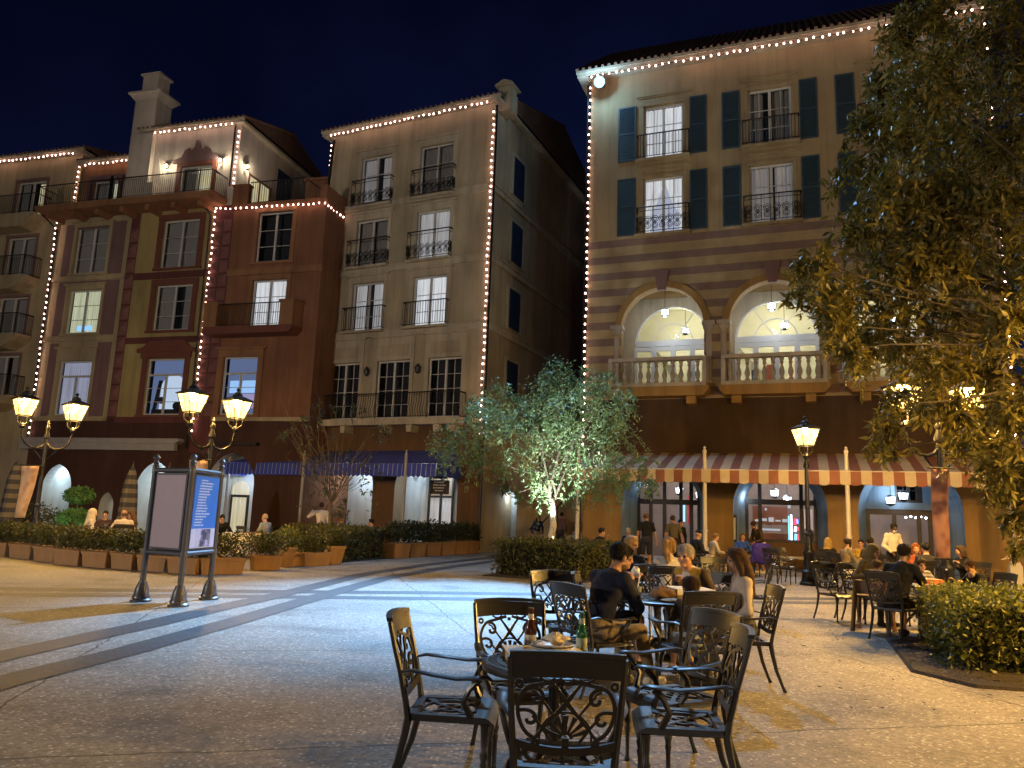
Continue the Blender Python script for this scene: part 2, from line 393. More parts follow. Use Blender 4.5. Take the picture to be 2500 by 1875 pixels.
def shell(par, u0, u1, v0, v1, z0, z1, m, front=False, name='wall'):
    """side, back and top sheets of a building's volume (front left open for the facade)"""
    s = MB(); t = .02
    s.box(u0, u0+t, v0, v1, z0, z1); s.box(u1-t, u1, v0, v1, z0, z1); s.box(u0+t, u1-t, v1-t, v1, z0, z1)
    if front: s.box(u0+t, u1-t, v0, v0+t, z0, z1)
    return s.build(name, M_[m], par)
def roof(par, u0, u1, v0, v1, z, over=.45, pitch=.38, m='tile'):
    """tiled roof: eaves board, soffit and a slope rising away from the front"""
    s = MB(); a, b, c, d = u0-over, u1+over, v0-over, v1+.1; vm = (v0+v1)/2; h = (vm-c)*pitch
    s.box(a, b, c, d, z, z+.14, 1); s.box(a-.04, b+.04, c-.05, c+.1, z+.143, z+.26, 1)
    s.add([(a,c,z+.27),(b,c,z+.27),(b,vm,z+.27+h),(a,vm,z+.27+h),(a,d,z+.27),(b,d,z+.27)], [(0,1,2,3),(3,2,5,4),(0,3,4),(1,5,2)], 0)
    n = int((b-a)/.28)
    for i in range(n+1):
        u = a+(b-a)*i/n; s.tube([(u, c-.06, z+.29), (u, vm, z+.3+h)], .075, 6, 0)
    return s.build('roof', [M_[m], M_['cream_trim']], par)

# ------------------------------------------------------------------ string lights
_bulb = MB().ball((0,0,0), .035, 8, sz=1.25).mesh('bulb', M_['bulb'], True); _bulb2 = MB().ball((0,0,0), .034, 8, sz=1.25).mesh('bulb', emis('bulb_dim', (1, .55, .45), 6), True)
def light_string(label, pts, gap):
    """christmas bulbs on a cable along world points"""
    P = [Vector(p) for p in pts]; o = empty('light_string', P[0], 0, label, 'string lights', 'strings of bulbs outlining the buildings')
    c = MB().tube([p-P[0] for p in P], .012, 4); c.build('cable', M_['cable'], o)
    gap *= .93; left = gap/2
    for a, b in zip(P[:-1], P[1:]):
        L = (b-a).length; s = left
        while s < L:
            q = bpy.data.objects.new('bulb', _bulb if random.random() < .86 else _bulb2); COL.objects.link(q); q.parent = o; q.location = a+(b-a)*(s/L)-P[0]+Vector((random.uniform(-.025, .025), -.01, random.uniform(-.035, .02))); s += gap*random.uniform(.9, 1.1)
        left = s-L
    return o
# ================================================================== right-hand hotel: ochre with mauve stripes
D = bld('striped_hotel', (7.8, 29.1), -21, 'ochre hotel with mauve stripes, three round loggia arches and blue green shutters')
DU0, DU1 = -5.15, 9.78
arcs_up = [(-3.68, -.40), (.56, 3.80), (4.82, 8.06)]
arcs_dn = [(-3.59, -.45), (.61, 3.86), (4.86, 8.12)]
cols = [(-2.83, -1.19), (1.40, 3.03), (5.64, 7.27)]
rows_ = [(13.12, 15.6), (16.4, 18.85)]
wl = MB().wall(rect(DU0, DU1, 13.05, 20.45), [rect(a, b, lo, hi) for a, b in cols for lo, hi in rows_], 0, .34); wl.build('wall', M_['ochre_top'] if 'ochre_top' in M_ else mat('ochre_top', (.34, .255, .14), rough=.9, var=.2, scale=.7, bump=.25, streak=2.5), D)
MB().wall(rect(DU0, DU1, 6.3, 13.05), [arch(a, b, 6.86, 9.2, 20) for a, b in arcs_up], 0, .45, 0, 1).build('wall', [M_['striped_stucco'], M_['ochre_stucco']], D)
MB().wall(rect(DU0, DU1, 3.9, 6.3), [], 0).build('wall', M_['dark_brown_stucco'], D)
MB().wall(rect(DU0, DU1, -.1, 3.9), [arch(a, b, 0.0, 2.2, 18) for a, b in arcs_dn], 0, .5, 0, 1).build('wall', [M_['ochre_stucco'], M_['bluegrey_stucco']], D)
shell(D, DU0, DU1, .0, 12, 0, 20.45, 'ochre_stucco')
roof(D, DU0, DU1, 0, 12, 20.45, over=.5, pitch=.75)
# upper windows
litp = {(0,0): ('cur_lit', True), (0,1): ('cur_lit', False), (1,0): ('cur_dim', False), (1,1): ('cur_off', False), (2,0): ('cur_off', False), (2,1): ('cur_off', False)}
shut = [(-3.91, -3.14, -.92, -.23), (.37, 1.08, 3.33, 3.99), (4.64, 5.33, 7.57, 8.24)]
for ci, (a, b) in enumerate(cols):
    for ri, (lo, hi) in enumerate(rows_):
        m, sw = litp[(ci, ri)]
        window(D, a, b, lo, hi, .14, m, rows=3, swag=sw, mun=2, back='room_lit' if sw else None)
        surround(D, a, b, lo, hi, 'ochre_top', .12, .04, sill=False)
        s0, s1, s2, s3 = shut[ci]
        shutter(D, s0, s1, lo+.05, hi+.08); shutter(D, s2, s3, lo+.05, hi+.12)
        t = MB(); t.box(a-.3, b+.3, -.09, -.002, hi+.42, hi+.48); t.box(a-.24, b+.24, -.05, -.002, hi+.36, hi+.42); t.build('window_hood', M_['ochre_top'], D)
        railing(D, [(a-.22, -.003, lo+.02), (a-.22, -.22, lo+.02), (b+.25, -.22, lo+.02), (b+.25, -.003, lo+.02)], 1.12 if ri == 0 else 1.05, .13, scroll=(ri == 0))
        MB().box(a-.3, b+.3, -.28, -.002, lo-.1, lo-.0).build('balcony_slab', M_['ochre_top'], D)
# arch mouldings and columns of the loggia
for a, b in arcs_up:
    c = (a+b)/2; r = (b-a)/2; m_ = MB()
    n = 24; pr = []
    for i in range(n+1):
        q = PI*i/n; pr.append((q, (c+(r)*math.cos(q), 9.2+r*math.sin(q)), (c+(r+.26)*math.cos(q), 9.2+(r+.26)*math.sin(q))))
    for (q0, i0, o0), (q1, i1, o1) in zip(pr[:-1], pr[1:]):
        vs = [(i0[0], -.09, i0[1]), (o0[0], -.09, o0[1]), (o1[0], -.09, o1[1]), (i1[0], -.09, i1[1]), (i0[0], .05, i0[1]), (o0[0], .0, o0[1]), (o1[0], .0, o1[1]), (i1[0], .05, i1[1])]
        m_.add(vs, [(0,1,2,3), (0,3,7,4), (1,5,6,2)])
    m_.build('arch_moulding', M_['ochre_stucco'], D)
    k = MB(); k.prism([(c-.16, 10.72), (c+.16, 10.72), (c+.3, 11.55), (c-.3, 11.55)], -.14, 0); k.build('keystone', M_['mauve_stucco'], D)
for u in (-3.86, -.22, .34, 4.0, 4.62, 8.26):
    k = MB(); k.lathe([(.2, 0), (.2, .1), (.16, .16), (.15, 1.9), (.13, 2.05), (.19, 2.12), (.23, 2.2), (.23, 2.3)], 14, (u, .1, 6.9)); k.box(u-.25, u+.25, -.12, .34, 9.2, 9.36); k.build('column', M_['stone'], D, smooth=40)
# balustrades
bal = MB().lathe([(.085,0),(.085,.06),(.05,.1),(.1,.26),(.09,.36),(.045,.52),(.045,.58),(.08,.66),(.05,.72),(.085,.78),(.085,.84)], 10).mesh('baluster', M_['stone'], 40)
for a, b in ((-4.05, -.27), (.3, 4.0), (4.7, 8.2)):
    k = MB(); k.box(a, b, -.62, -.32, 7.72, 7.86); k.box(a, b, -.62, -.32, 6.7, 6.84)
    for u in (a, b-.14): k.box(u+.001, u+.141, -.6, -.34, 6.845, 7.715)
    r = k.build('balustrade', M_['stone'], D)
    n = int((b-a-.4)/.29)
    for i in range(n):
        q = bpy.data.objects.new('baluster', bal); COL.objects.link(q); q.parent = r; q.location = (a+.32+(b-a-.64)*i/(n-1), -.47, 6.86)
    k = MB(); k.prism([(a-.1, 6.69), (b+.1, 6.69), (b+.1, 6.55), (b-.1, 6.32), (a+.1, 6.32), (a-.1, 6.55)], -.68, -.003)
    for u in (a+.35, b-.75): k.box(u, u+.35, -.5, -.003, 6.02, 6.315)
    k.build('balcony_slab', M_['ochre_stucco'], D)
# loggia: floor, ceiling, ends, glazed back
k = MB(); k.box(DU0+.4, DU1-.4, .46, 2.9, 6.75, 6.85); k.box(DU0+.4, DU1-.4, .46, 2.9, 11.2, 11.3); k.box(DU0+.4, DU0+.5, .46, 2.9, 6.85, 11.2); k.box(DU1-.5, DU1-.4, .46, 2.9, 6.85, 11.2)
for a, b in ((-.39, .55), (3.81, 4.81)): k.box(a, b, .46, 1.2, 6.85, 11.2)
k.build('loggia', M_['ochre_stucco'], D)
k = MB(); k.wall(rect(DU0+.5, DU1-.5, 6.85, 11.2), [arch(a-.02, b+.02, 6.9, 9.15, 20) for a, b in arcs_up], 2.75, .2); k.build('wall', M_['cream_stucco'], D)
for a, b in arcs_up:
    c = (a+b)/2; r = (b-a)/2; f = MB(); y = 2.8
    for q0 in range(20):
        A = PI*q0/20; B = PI*(q0+1)/20
        for rr, w_ in ((r-.03, .09), (r*.52, .045)):
            f.bar((c+rr*math.cos(A), y, 9.2+rr*math.sin(A)), (c+rr*math.cos(B), y, 9.2+rr*math.sin(B)), w_)
    for q in (PI*.31, PI*.69): f.bar((c, y, 9.2), (c+r*math.cos(q), y, 9.2+r*math.sin(q)), .04)
    f.box(a, b, y-.05, y+.06, 9.05, 9.32)
    for i in range(5):
        u = a+(b-a)*i/4; f.box(u-.11, u+.11, y-.04, y+.05, 6.9, 9.05)
    f.box(a+.1, b-.1, y-.035, y+.045, 6.91, 7.2); f.box(a+.1, b-.1, y-.036, y+.046, 8.85, 9.04)
    w_ = f.build('french_window', M_['frame_white'], D)
    MB().add([(x, y+.005, z) for x, z in arch(a+.02, b-.02, 6.92, 9.2, 20)], [tuple(range(len(arch(a+.02, b-.02, 6.92, 9.2, 20))))]).build('pane', M_['pane'], w_)
# room behind the loggia
hall = mat('hall_wall', (.60, .58, .42), rough=.8, var=.15, scale=.8)
k = MB(); k.box(DU0+.5, DU1-.5, 6.4, 6.5, 6.7, 12); k.box(DU0+.5, DU1-.5, 2.96, 6.4, 11.6, 11.7); k.box(DU0+.5, DU1-.5, 2.96, 6.4, 6.7, 6.78); k.box(DU0+.4, DU0+.5, 2.96, 6.4, 6.7, 11.7); k.box(DU1-.5, DU1-.4, 2.96, 6.4, 6.7, 11.7)
for u in (-2.6, 1.2, 5.6): k.prism([(u-.9, 9.8), (u-.6, 9.9), (u+1.6, 7.3), (u+1.3, 7.2)], 6.1, 6.39)   # raking beams of the stair
k.build('hall_room', hall, D)
for u, w_ in ((-2.0, 1), (2.2, 1), (6.4, 1)): lamp('hall_light', 'POINT', (u, 4.6, 10.4), 140, (1, .94, .74), D, .3)
# pendants of the loggia and the hall chandelier
def pendant(par, u, v, z, s=1.0, m='cool_core', nm='pendant_lamp', chain=.5):
    k = MB(); k.lathe([(.01, .30), (.05, .30), (.17, .24), (.19, .22)], 8, (u, v, z)); k.lathe([(.15, -.02), (.13, -.06), (.03, -.1)], 8, (u, v, z))
    for i in range(6):
        q = i*PI/3; k.bar((u+.18*math.cos(q), v+.18*math.sin(q), z+.22), (u+.14*math.cos(q), v+.14*math.sin(q), z-.02), .014)
    k.tube([(u, v, z+.3), (u, v, z+.3+chain)], .012, 5)
    o = k.build(nm, M_['iron'], par)
    MB().lathe([(.13, -.01), (.165, .215)], 6, (u, v, z)).build('lamp_glass', M_['lantern_cool'], o)
    MB().ball((u, v, z+.1), .055, 8).build('lamp_bulb', M_[m], o)
    return o
M_['lantern_cool'] = glass('lantern_cool', tint=(.95, .97, 1), refl=.1, em=(.75, .88, 1), es=1.4)
for a, b in arcs_up:
    c = (a+b)/2
    pendant(D, c-.1, 1.3, 10.05, chain=.85); pendant(D, c+.3, 4.4, 10.0, chain=1.2)
    lamp('loggia_light', 'POINT', (c-.1, 1.3, 9.85), 95, COOL, D, .12)
ch = MB(); ch.lathe([(.02, 1.5), (.05, 1.45), (.09, 1.0), (.2, .35), (.34, 0), (.3, -.12), (.12, -.2), (.02, -.24)], 14, (2.85, 5.0, 7.9)); ch.build('chandelier', M_['chand'] if 'chand' in M_ else mat('chand', (.6, .5, .35), rough=.2, emit=(1, .75, .45), es=.35), D)
for i in range(5): MB().ball((6.7+i*.17, 3.2, 2.05+.04*(i%2)), .035, 6).build('wall_bulb', M_['cool_core'], D)
# people-sized colour in the hall, seen between the balusters
k = MB(); k.box(1.75, 2.0, 3.3, 3.7, 6.8, 8.2); k.build('hall_cabinet', mat('hall_cabinet', (.5, .12, .04), rough=.5), D)
k = MB(); k.box(1.15, 1.45, 3.3, 3.7, 6.8, 8.0); k.build('hall_cabinet', mat('hall_cabinet_blue', (.1, .2, .45), rough=.5), D)

# ground floor: splayed reveals, glazed shop fronts, dining room
SV = 1.5
for a, b in arcs_dn:
    k = MB(); o_ = arch(a, b, 0.0, 2.2, 18); c = (a+b)/2
    i_ = [(c+(x-c)*.80 if z > .01 else c+(x-c)*.8, z if z < 2.3 else 2.2+(z-2.2)*.86) for x, z in o_]
    n = len(o_)
    for i in range(1, n):
        A, B, Cc, Dd = o_[i], o_[(i+1)%n], i_[(i+1)%n], i_[i]
        k.add([(A[0], .49, A[1]), (B[0], .49, B[1]), (Cc[0], SV, Cc[1]), (Dd[0], SV, Dd[1])], [(0,1,2,3)])
    k.build('arch_reveal', M_['bluegrey_stucco'], D)
fr = {'a': [], }
def shopfront(a, b, solid_base, posts, transom, top=3.75, head=None):
    c = (a+b)/2; h = (b-a)/2*.8; f = MB(); y = SV
    u0, u1 = c-h-.05, c+h+.05
    for u in posts: f.box(u-.07, u+.07, y, y+.1, solid_base, top)
    f.box(u0, u1, y+.003, y+.097, transom-.1, transom+.1)
    if head: f.box(u0, u1, y+.004, y+.096, head, top)
    f.box(u0, u1, y+.004, y+.096, solid_base-.02, solid_base+.1)
    w_ = f.build('shop_window', M_['frame_dark'], D)
    MB().box(u0, u1, y+.05, y+.056, solid_base, top).build('pane', M_['pane'], w_)
    return w_
A0, B0, C0 = arcs_dn
def inner(a, b): c = (a+b)/2; h = (b-a)/2*.8; return c-h, c+h
i0, i1 = inner(*A0); shopfront(*A0, .0, [i0+.05, i0+.55, i0+1.1, i0+1.75, i1-.35, i1-.05], 2.35)
j0, j1 = inner(*B0); shopfront(*B0, .95, [j0+.05, j0+.55, j1-.55, j1-.05], 2.45)
k = MB(); k.box(j0-.1, j1+.1, SV-.05, SV+.05, 0, .93)
for i in range(3): u = j0+.15+i*.85; k.box(u, u+.7, SV-.09, SV-.052, .25, .8)
k.build('window_panel', M_['brown_stucco'], D)
q0, q1 = inner(*C0); shopfront(*C0, .0, [q0+.08, q0+.95, q0+1.75, q1-.5, q1-.05], 2.2)
k = MB(); k.wall(rect(q0-.1, q1+.1, 2.3, 3.9), [rect(q0+1.0, q0+1.9, 2.55, 3.5)], SV-.02, .05); k.build('wall', M_['bluegrey_stucco'], D)
window(D, q0+1.0, q0+1.9, 2.55, 3.5, SV, None, rows=2, frame='frame_dark', glassm='pane_dark', back='room_dark')
k = MB(); k.box(.35, .72, .2, .3, .9, 1.9); k.build('menu_case', M_['frame_dark'], D)
k = MB(); k.box(.40, .68, .15, .2, 1.0, 1.8); k.build('menu_sheet', mat('menu_sheet', (.5, .5, .5), rough=.5, var=.2, scale=20), D)
dine = mat('dining_wall', (.26, .21, .19), rough=.7, var=.25, scale=1.2)
k = MB(); k.box(DU0+.5, DU1-.5, 6.5, 6.6, 0, 4.2); k.box(DU0+.5, DU1-.5, SV+.2, 6.5, 4.2, 4.3); k.box(DU0+.5, DU0+.6, SV+.2, 6.5, 0, 4.2); k.box(DU1-.6, DU1-.5, SV+.2, 6.5, 0, 4.2); k.box(DU0+.6, DU1-.6, SV+.2, 6.5, -.02, .03)
for a, b in ((-.75, .9), (3.55, 5.1)): k.box(a, b, SV+.11, SV+.3, 0, 4.2)
k.build('dining_room', dine, D)
k = MB(); k.box(j0+.1, j1-.9, 4.2, 5.0, .03, 1.25); k.box(j0+.1, j0+1.5, 4.3, 4.9, 1.6, 2.35); k.build('bar_counter', mat('bar_wood', (.2, .08, .05), rough=.4), D)
k = MB(); [k.box(j0+.2+i*.27, j0+.2+i*.27+.2, 4.24, 4.28, 1.72+.02*(i%2), 1.8+.05*(i%3)) for i in range(5)]; k.box(j0+.3, j0+1.2, 4.15, 4.19, 1.36, 1.44); k.box(j0+1.5, j0+1.62, 4.1, 4.2, 2.3, 2.42); k.box(j0+.4, j0+.48, 4.2, 4.24, 2.2, 2.3); k.box(j0+.6, j0+.68, 4.2, 4.24, 2.18, 2.28); k.build('shelf_glow', emis('shelf_glow', (.8, .85, .9), .55), D)
k = MB(); k.box(i0+1.3, i0+1.55, 4, 4.1, 1.6, 2.3); k.build('screen', emis('bar_screen', (.35, .6, 1), 1.6), D)
k = MB(); k.box(i0+1.75, i0+1.95, 3.6, 3.7, 1.5, 2.7); k.build('flag', mat('flag_red', (.6, .02, .05), rough=.7, emit=(.8, .02, .05), es=.25), D)
k = MB(); k.box(j1-.62+.15, j1-.15, 3.0, 3.05, .9, 2.25); k.build('poster', mat('poster', (.75, .6, .58), rough=.6, emit=(.9, .7, .68), es=.3), D)
k = MB(); k.lathe([(.02,0),(.2,.02),(.24,.25),(.2,.42),(.1,.5)], 12, (j1-.35, 2.6, 1.0)); k.build('vase', mat('vase', (.12, .06, .05), rough=.3), D)
# neon upright sign in the middle window
k = MB(); k.tube([(j1-.93, SV+.3, .98), (j1-.93, SV+.3, 2.0)], .035, 6, 0); k.tube([(j1-1.02, SV+.3, .98), (j1-1.02, SV+.3, 1.95)], .025, 6, 1)
for i, (za, zb) in enumerate(((1.0, 1.28), (1.36, 1.55), (1.62, 1.85))): k.tube([(j1-.80, SV+.3, za), (j1-.78, SV+.3, zb)], .05, 6, (1, 0, 2)[i]); k.tube([(j1-.70, SV+.3, za+.05), (j1-.71, SV+.3, zb-.02)], .03, 6, (2, 2, 1)[i])
k.build('neon_sign', [emis('neon_white', (.85, .95, 1), 4), emis('neon_blue', (.1, .35, 1), 4), emis('neon_red', (1, .05, .1), 3)], D)
for u, v, z in ((-1.75, 2.6, 2.75), (-1.0, 3.2, 2.6), (2.0, 2.4, 2.72), (2.45, 3.1, 2.5)): pendant(D, u, v, z, chain=.7)
for u, z in ((6.0, 2.5), (6.42, 2.66)): pendant(D, u, 1.0, z, chain=.5)
lamp('entrance_light', 'POINT', (6.2, .9, 2.9), 70, COOL, D, .1)
for u in (-2.0, 2.2, 6.4): lamp('dining_light', 'POINT', (u, 3.8, 3.7), 190, (1, .92, .86), D, .2)
lamp('arch_light', 'POINT', (-3.0, 1.1, 3.0), 9, COOL, D, .1); lamp('arch_light', 'POINT', (1.0, 1.1, 2.6), 14, COOL, D, .05)
# awning on poles
aw = empty('awning', Wd(D, 2.2, -1.5, 2.9), rad(-21), 'red and white striped awning with scalloped valance over the cafe terrace', 'awning')
k = MB(); x0, x1 = -7.0, 6.95
pr = .31
n = int((x1-x0)/pr); pr = (x1-x0)/n
for i in range(n):
    a = x0+i*pr; b = a+pr; m = i % 2
    sg = lambda u, q: -.055*abs(math.sin(PI*(u-2.2)/4.4))*q+.012*math.sin(u*7.3+q*3)   # cloth sagging between the arms
    rows5 = [(-1.62, .47, .3), (-1.0, .66, .9), (-.2, .9, 1), (.6, 1.09, .8), (1.44, 1.28, 0)]
    for (ya, za, qa), (yb, zb, qb) in zip(rows5[:-1], rows5[1:]): k.add([(a, ya, za+sg(a, qa)), (b, ya, za+sg(b, qa)), (b, yb, zb+sg(b, qb)), (a, yb, zb+sg(a, qb))], [(0,1,2,3)], m)
RW = [mat('awning_red', (.25, .10, .07), rough=.85, var=.15), mat('awning_white', (.47, .39, .30), rough=.85, var=.12)]
k.build('canopy', RW, aw)
k = MB()
for i in range(n):
    a = x0+i*pr; b = a+pr; m = i % 2; z = .02 if True else 0
    fa, fb = .03*math.sin(a*2.9)+.02*math.sin(a*7), .03*math.sin(b*2.9)+.02*math.sin(b*7); da, db = sg(a, .3), sg(b, .3)
    vs = [(a, -1.625, .468+da), (b, -1.625, .468+db), (b, -1.64+fb, .06+db), (b-.03, -1.645+fb, .015+db), ((a+b)/2, -1.645+fa, da), (a+.03, -1.645+fa, .015+da), (a, -1.64+fa, .06+da)]
    k.add(vs, [tuple(range(7))], m)
for i in range(10):   # right-hand side skirt
    y = -1.62+i*.306; z0 = .47+(y+1.62)*.265; k.add([(x1, y, z0), (x1, y+.306, z0+.081), (x1, y+.306, z0-.36), (x1, y+.153, z0-.42), (x1, y, z0-.42)], [(0,1,2,3,4)], i % 2)
k.build('valance', RW, aw)
k = MB(); k.tube([(x0, -1.6, .44), (x1, -1.6, .44)], .03, 6)
for u in (-6.5, -2.3, 2.2, 6.6): k.tube([(u, -1.6, .43), (u, 1.45, 1.2)], .02, 5)
k.build('awning_frame', M_['frame_white'], aw)
M_['pole_white'] = mat('pole_white', (.66, .60, .53), rough=.5, var=.1)
pp = empty('awning_pole', (0,0,0), 0, 'x', 'pole', 'white poles along the front of the striped awning')
k = MB(); k.lathe([(.085, .75), (.075, .8), (.07, 1.9), (.058, 3.9), (.07, 3.93), (.07, 4.0), (.03, 4.06), (.05, 4.1), (.001, 4.16)], 12); k.lathe([(.09, 1.28), (.1, 1.3), (.09, 1.33)], 12); k.build('shaft', M_['pole_white'], pp, smooth=40)
k = MB(); k.frustum((0,0), .19, .19, 0, .12); k.frustum((0,0), .16, .16, .121, .62); k.frustum((0,0), .16, .16, .621, .76, 0, .1, .1); k.build('plinth', M_['pole_white'], pp)
us = {}
for i, lb in enumerate(('white fluted awning pole beside the floodlit tree, furthest down the terrace', 'white awning pole on a square plinth, left of the single lamp post', 'white awning pole right of the single lamp post', 'white awning pole on a square plinth at the right end of the awning')):
    put(pp, us, Wd(D, -4.5+4.45*i, -3.02, 0), rad(-21), lb)
# floodlight under the eaves
fl = empty('floodlight', Wd(D, -4.62, -.5, 20.0), rad(-21), 'blue white floodlight shining under the eaves at the corner of the striped hotel', 'floodlight')
k = MB(); k.frustum((0, 0), .2, .1, -.16, .16); k.tube([(0, .1, 0), (0, .5, .1)], .03, 6); k.build('housing', M_['iron'], fl)
k = MB(); k.ball((0, -.14, -.03), .24, 14); k.build('lens', emis('flood_lens', (.36, .68, 1), 2.6), fl, smooth=True)
fp_ = Wd(D, -4.62, -.95, 19.9)
lamp('flood_lamp', 'SPOT', fp_, 150000, FLOOD, None, .12, 23, (-1.6, 13.9, 0), 1.0)
lamp('flood_lamp', 'SPOT', fp_, 13000, FLOOD, None, .12, 110, (-1.5, 8, 0), 1.0)
lamp('flood_spill', 'POINT', Wd(D, -4.62, -.95, 19.9), 260, (.35, .68, 1), None, .1)
# strings on the hotel
light_string('string of bulbs along the eaves of the striped hotel', [Wd(D, DU0, -.55, 20.35), Wd(D, DU1, -.55, 20.35)], .30)
light_string('string of bulbs down the left corner of the striped hotel', [Wd(D, DU0-.03, -.06, 20.3), Wd(D, DU0-.03, -.06, 4.3)], .335)
light_string('string of bulbs down the right corner of the striped hotel, behind the big tree', [Wd(D, DU1, -.08, 20.2), Wd(D, DU1, -.08, 4.4)], .36)
MB().tube([(DU1+.1, -.08, 20.3), (DU1+.1, -.08, .1)], .06, 6).build('drain_pipe', M_['iron'], D)
MB().tube([(DU0-.12, -.02, 20.3), (DU0-.12, -.02, .1)], .05, 6).build('drain_pipe', M_['iron'], D)
# ================================================================== middle building: cream stucco
Mb = bld('cream_building', (-1.0, 33.2), -25, 'tall cream stucco building with rows of iron-railed french windows and a blue shuttered side')
MU0, MU1 = -9.75, -.25
wins = [[(-7.70, -5.87), (-4.22, -2.40)]]*3
wz = [(10.02, 12.5), (13.25, 15.75), (16.4, 19.1)]
doors = [(-8.70, -6.93), (-5.94, -4.12), (-3.13, -1.40)]
MB().wall(rect(MU0, MU1, 5.55, 20.6), [rect(a, b, lo, hi) for (lo, hi) in wz for a, b in wins[0]]+[rect(a, b, 5.8, 8.55) for a, b in doors], 0, .3).build('wall', M_['cream_stucco'], Mb)
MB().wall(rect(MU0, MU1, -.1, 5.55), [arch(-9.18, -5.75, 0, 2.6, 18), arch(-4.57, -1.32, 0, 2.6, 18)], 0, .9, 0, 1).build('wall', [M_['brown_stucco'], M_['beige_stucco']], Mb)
# right-hand side wall with blind shuttered windows
sm = MB(); sv = [(7.7, 8.75), (10.35, 12.25), (13.65, 15.6), (17.05, 18.95)]
sm.add([(MU1, v, z) for v, z in ((0,-.1),(16,-.1),(16,20.6),(0,20.6))], [(0,1,2,3)])
sm.add([(MU0, v, z) for v, z in ((0,-.1),(16,-.1),(16,20.6),(0,20.6))], [(0,1,2,3)]); sm.add([(u, 16, z) for u, z in ((MU0,-.1),(MU1,-.1),(MU1,20.6),(MU0,20.6))], [(0,1,2,3)])
sm.build('wall', M_['cream_stucco'], Mb)
for lo, hi in [(7.0, 8.75)]+sv[1:]:
    k = MB(); k.box(MU1+.003, MU1+.06, 2.1, 3.4, lo, hi); k.build('blind_shutter', M_['navy_shutter'], Mb)
    k = MB(); k.box(MU1+.003, MU1+.08, 1.9, 2.097, lo-.12, hi+.15); k.box(MU1+.003, MU1+.08, 3.403, 3.6, lo-.12, hi+.15); k.box(MU1+.003, MU1+.079, 2.1, 3.4, hi+.003, hi+.15); k.build('window_surround', M_['cream_trim'], Mb)
for z in (9.9, 13.1, 16.45):
    k = MB(); k.box(MU0, MU1+.09, -.09, -.002, z-.16, z+.1); k.box(MU0, MU1+.14, -.14, -.003, z+.1, z+.17); k.box(MU1+.002, MU1+.09, -.002, 16, z-.16, z+.1); k.box(MU1+.002, MU1+.14, -.002, 16, z+.1, z+.17); k.build('string_course', M_['cream_trim'], Mb)
roof(Mb, MU0, MU1, 0, 16, 20.6, over=.35, pitch=.3)
k = MB(); k.frustum((.05, .6), .34, .4, 20.3, 21.3); k.frustum((.05, .6), .30, .36, 21.3, 21.55); k.box(-.4, .5, .1, 1.1, 21.55, 21.63); k.prism([(-.42, 21.63), (.52, 21.63), (.05, 21.85)], .08, 1.12); k.build('chimney', M_['cream_stucco'], Mb)
lits = {(0,0): 'cur_mid', (0,1): 'cur_lit', (1,0): 'cur_off', (1,1): 'cur_mid', (2,0): 'cur_dim', (2,1): 'cur_off'}
for ri, (lo, hi) in enumerate(wz):
    for ci, (a, b) in enumerate(wins[0]):
        window(Mb, a, b, lo, hi, .12, lits[(ri, ci)], rows=3)
        surround(Mb, a, b, lo, hi, 'cream_trim', .2, .05, head=.12, sill=False)
        railing(Mb, [(a-.3, -.003, lo+.05), (a-.3, -.3, lo+.05), (b+.18, -.3, lo+.05), (b+.18, -.003, lo+.05)], 1.35 if ri else 1.15, .13 if ri == 0 else .15, scroll=(ri > 0))
        MB().box(a-.34, b+.22, -.34, -.055, lo-.06, lo+.04).build('balcony_slab', M_['cream_trim'], Mb)
for a, b in doors:
    window(Mb, a, b, 5.8, 8.55, .12, None, rows=4, mun=2, back='room_dark')
    surround(Mb, a, b, 5.8, 8.55, 'cream_trim', .2, .05, head=.9, sill=False)
    k = MB(); k.box(a+.12, b-.12, -.1, -.072, 8.75, 9.3); k.build('panel', M_['cream_stucco'], Mb)
for u in (-6.43, -3.62):
    k = MB(); k.lathe([(.02,-.18),(.1,-.1),(.14,.12),(.05,.25),(.02,.3)], 8, (u, -.16, 8.0)); k.build('wall_lantern', M_['iron'], Mb)
k = MB(); k.prism([(-9.7, 5.72), (-1.05, 5.72), (-1.05, 5.6), (-1.2, 5.42), (-9.6, 5.42), (-9.7, 5.6)], -.8, -.003)
for u in (-9.2, -7.2, -5.0, -3.6, -2.2, -1.5): k.prism([(u-.16, 5.415), (u+.16, 5.415), (u+.12, 5.1), (u-.12, 5.1)], -.65, -.003)
k.build('balcony_slab', M_['cream_trim'], Mb)
railing(Mb, [(-9.6, -.01, 5.72), (-9.6, -.7, 5.72), (-1.15, -.7, 5.72), (-1.15, -.01, 5.72)], 1.15, .13, bow=True)
def niche(par, a, b, zs, depth, m, dv0, win=None, pointed=0, light=6, back=True):
    """recessed porch behind an arch, with its own walls and lamp"""
    c = (a+b)/2; k = MB(); o_ = arch(a-.02, b+.02, 0, zs+.05, 14, pointed); n = len(o_)
    for i in range(1, n): A, B = o_[i], o_[(i+1)%n]; k.add([(A[0], dv0, A[1]), (B[0], dv0, B[1]), (B[0], depth, B[1]), (A[0], depth, A[1])], [(0,1,2,3)])
    if back: k.add([(x, depth, z) for x, z in o_], [tuple(range(n))])
    k.build('porch', M_[m], par)
for a, b, uu in ((-9.18, -5.75, None), (-4.57, -1.32, (-4.2, -3.0))):
    niche(Mb, a, b, 2.6, 2.4, 'lime_white', .9)
    lamp('porch_light', 'POINT', ((a+b)/2-.2, 1.5, 3.4), 85, COOL, Mb, .1)
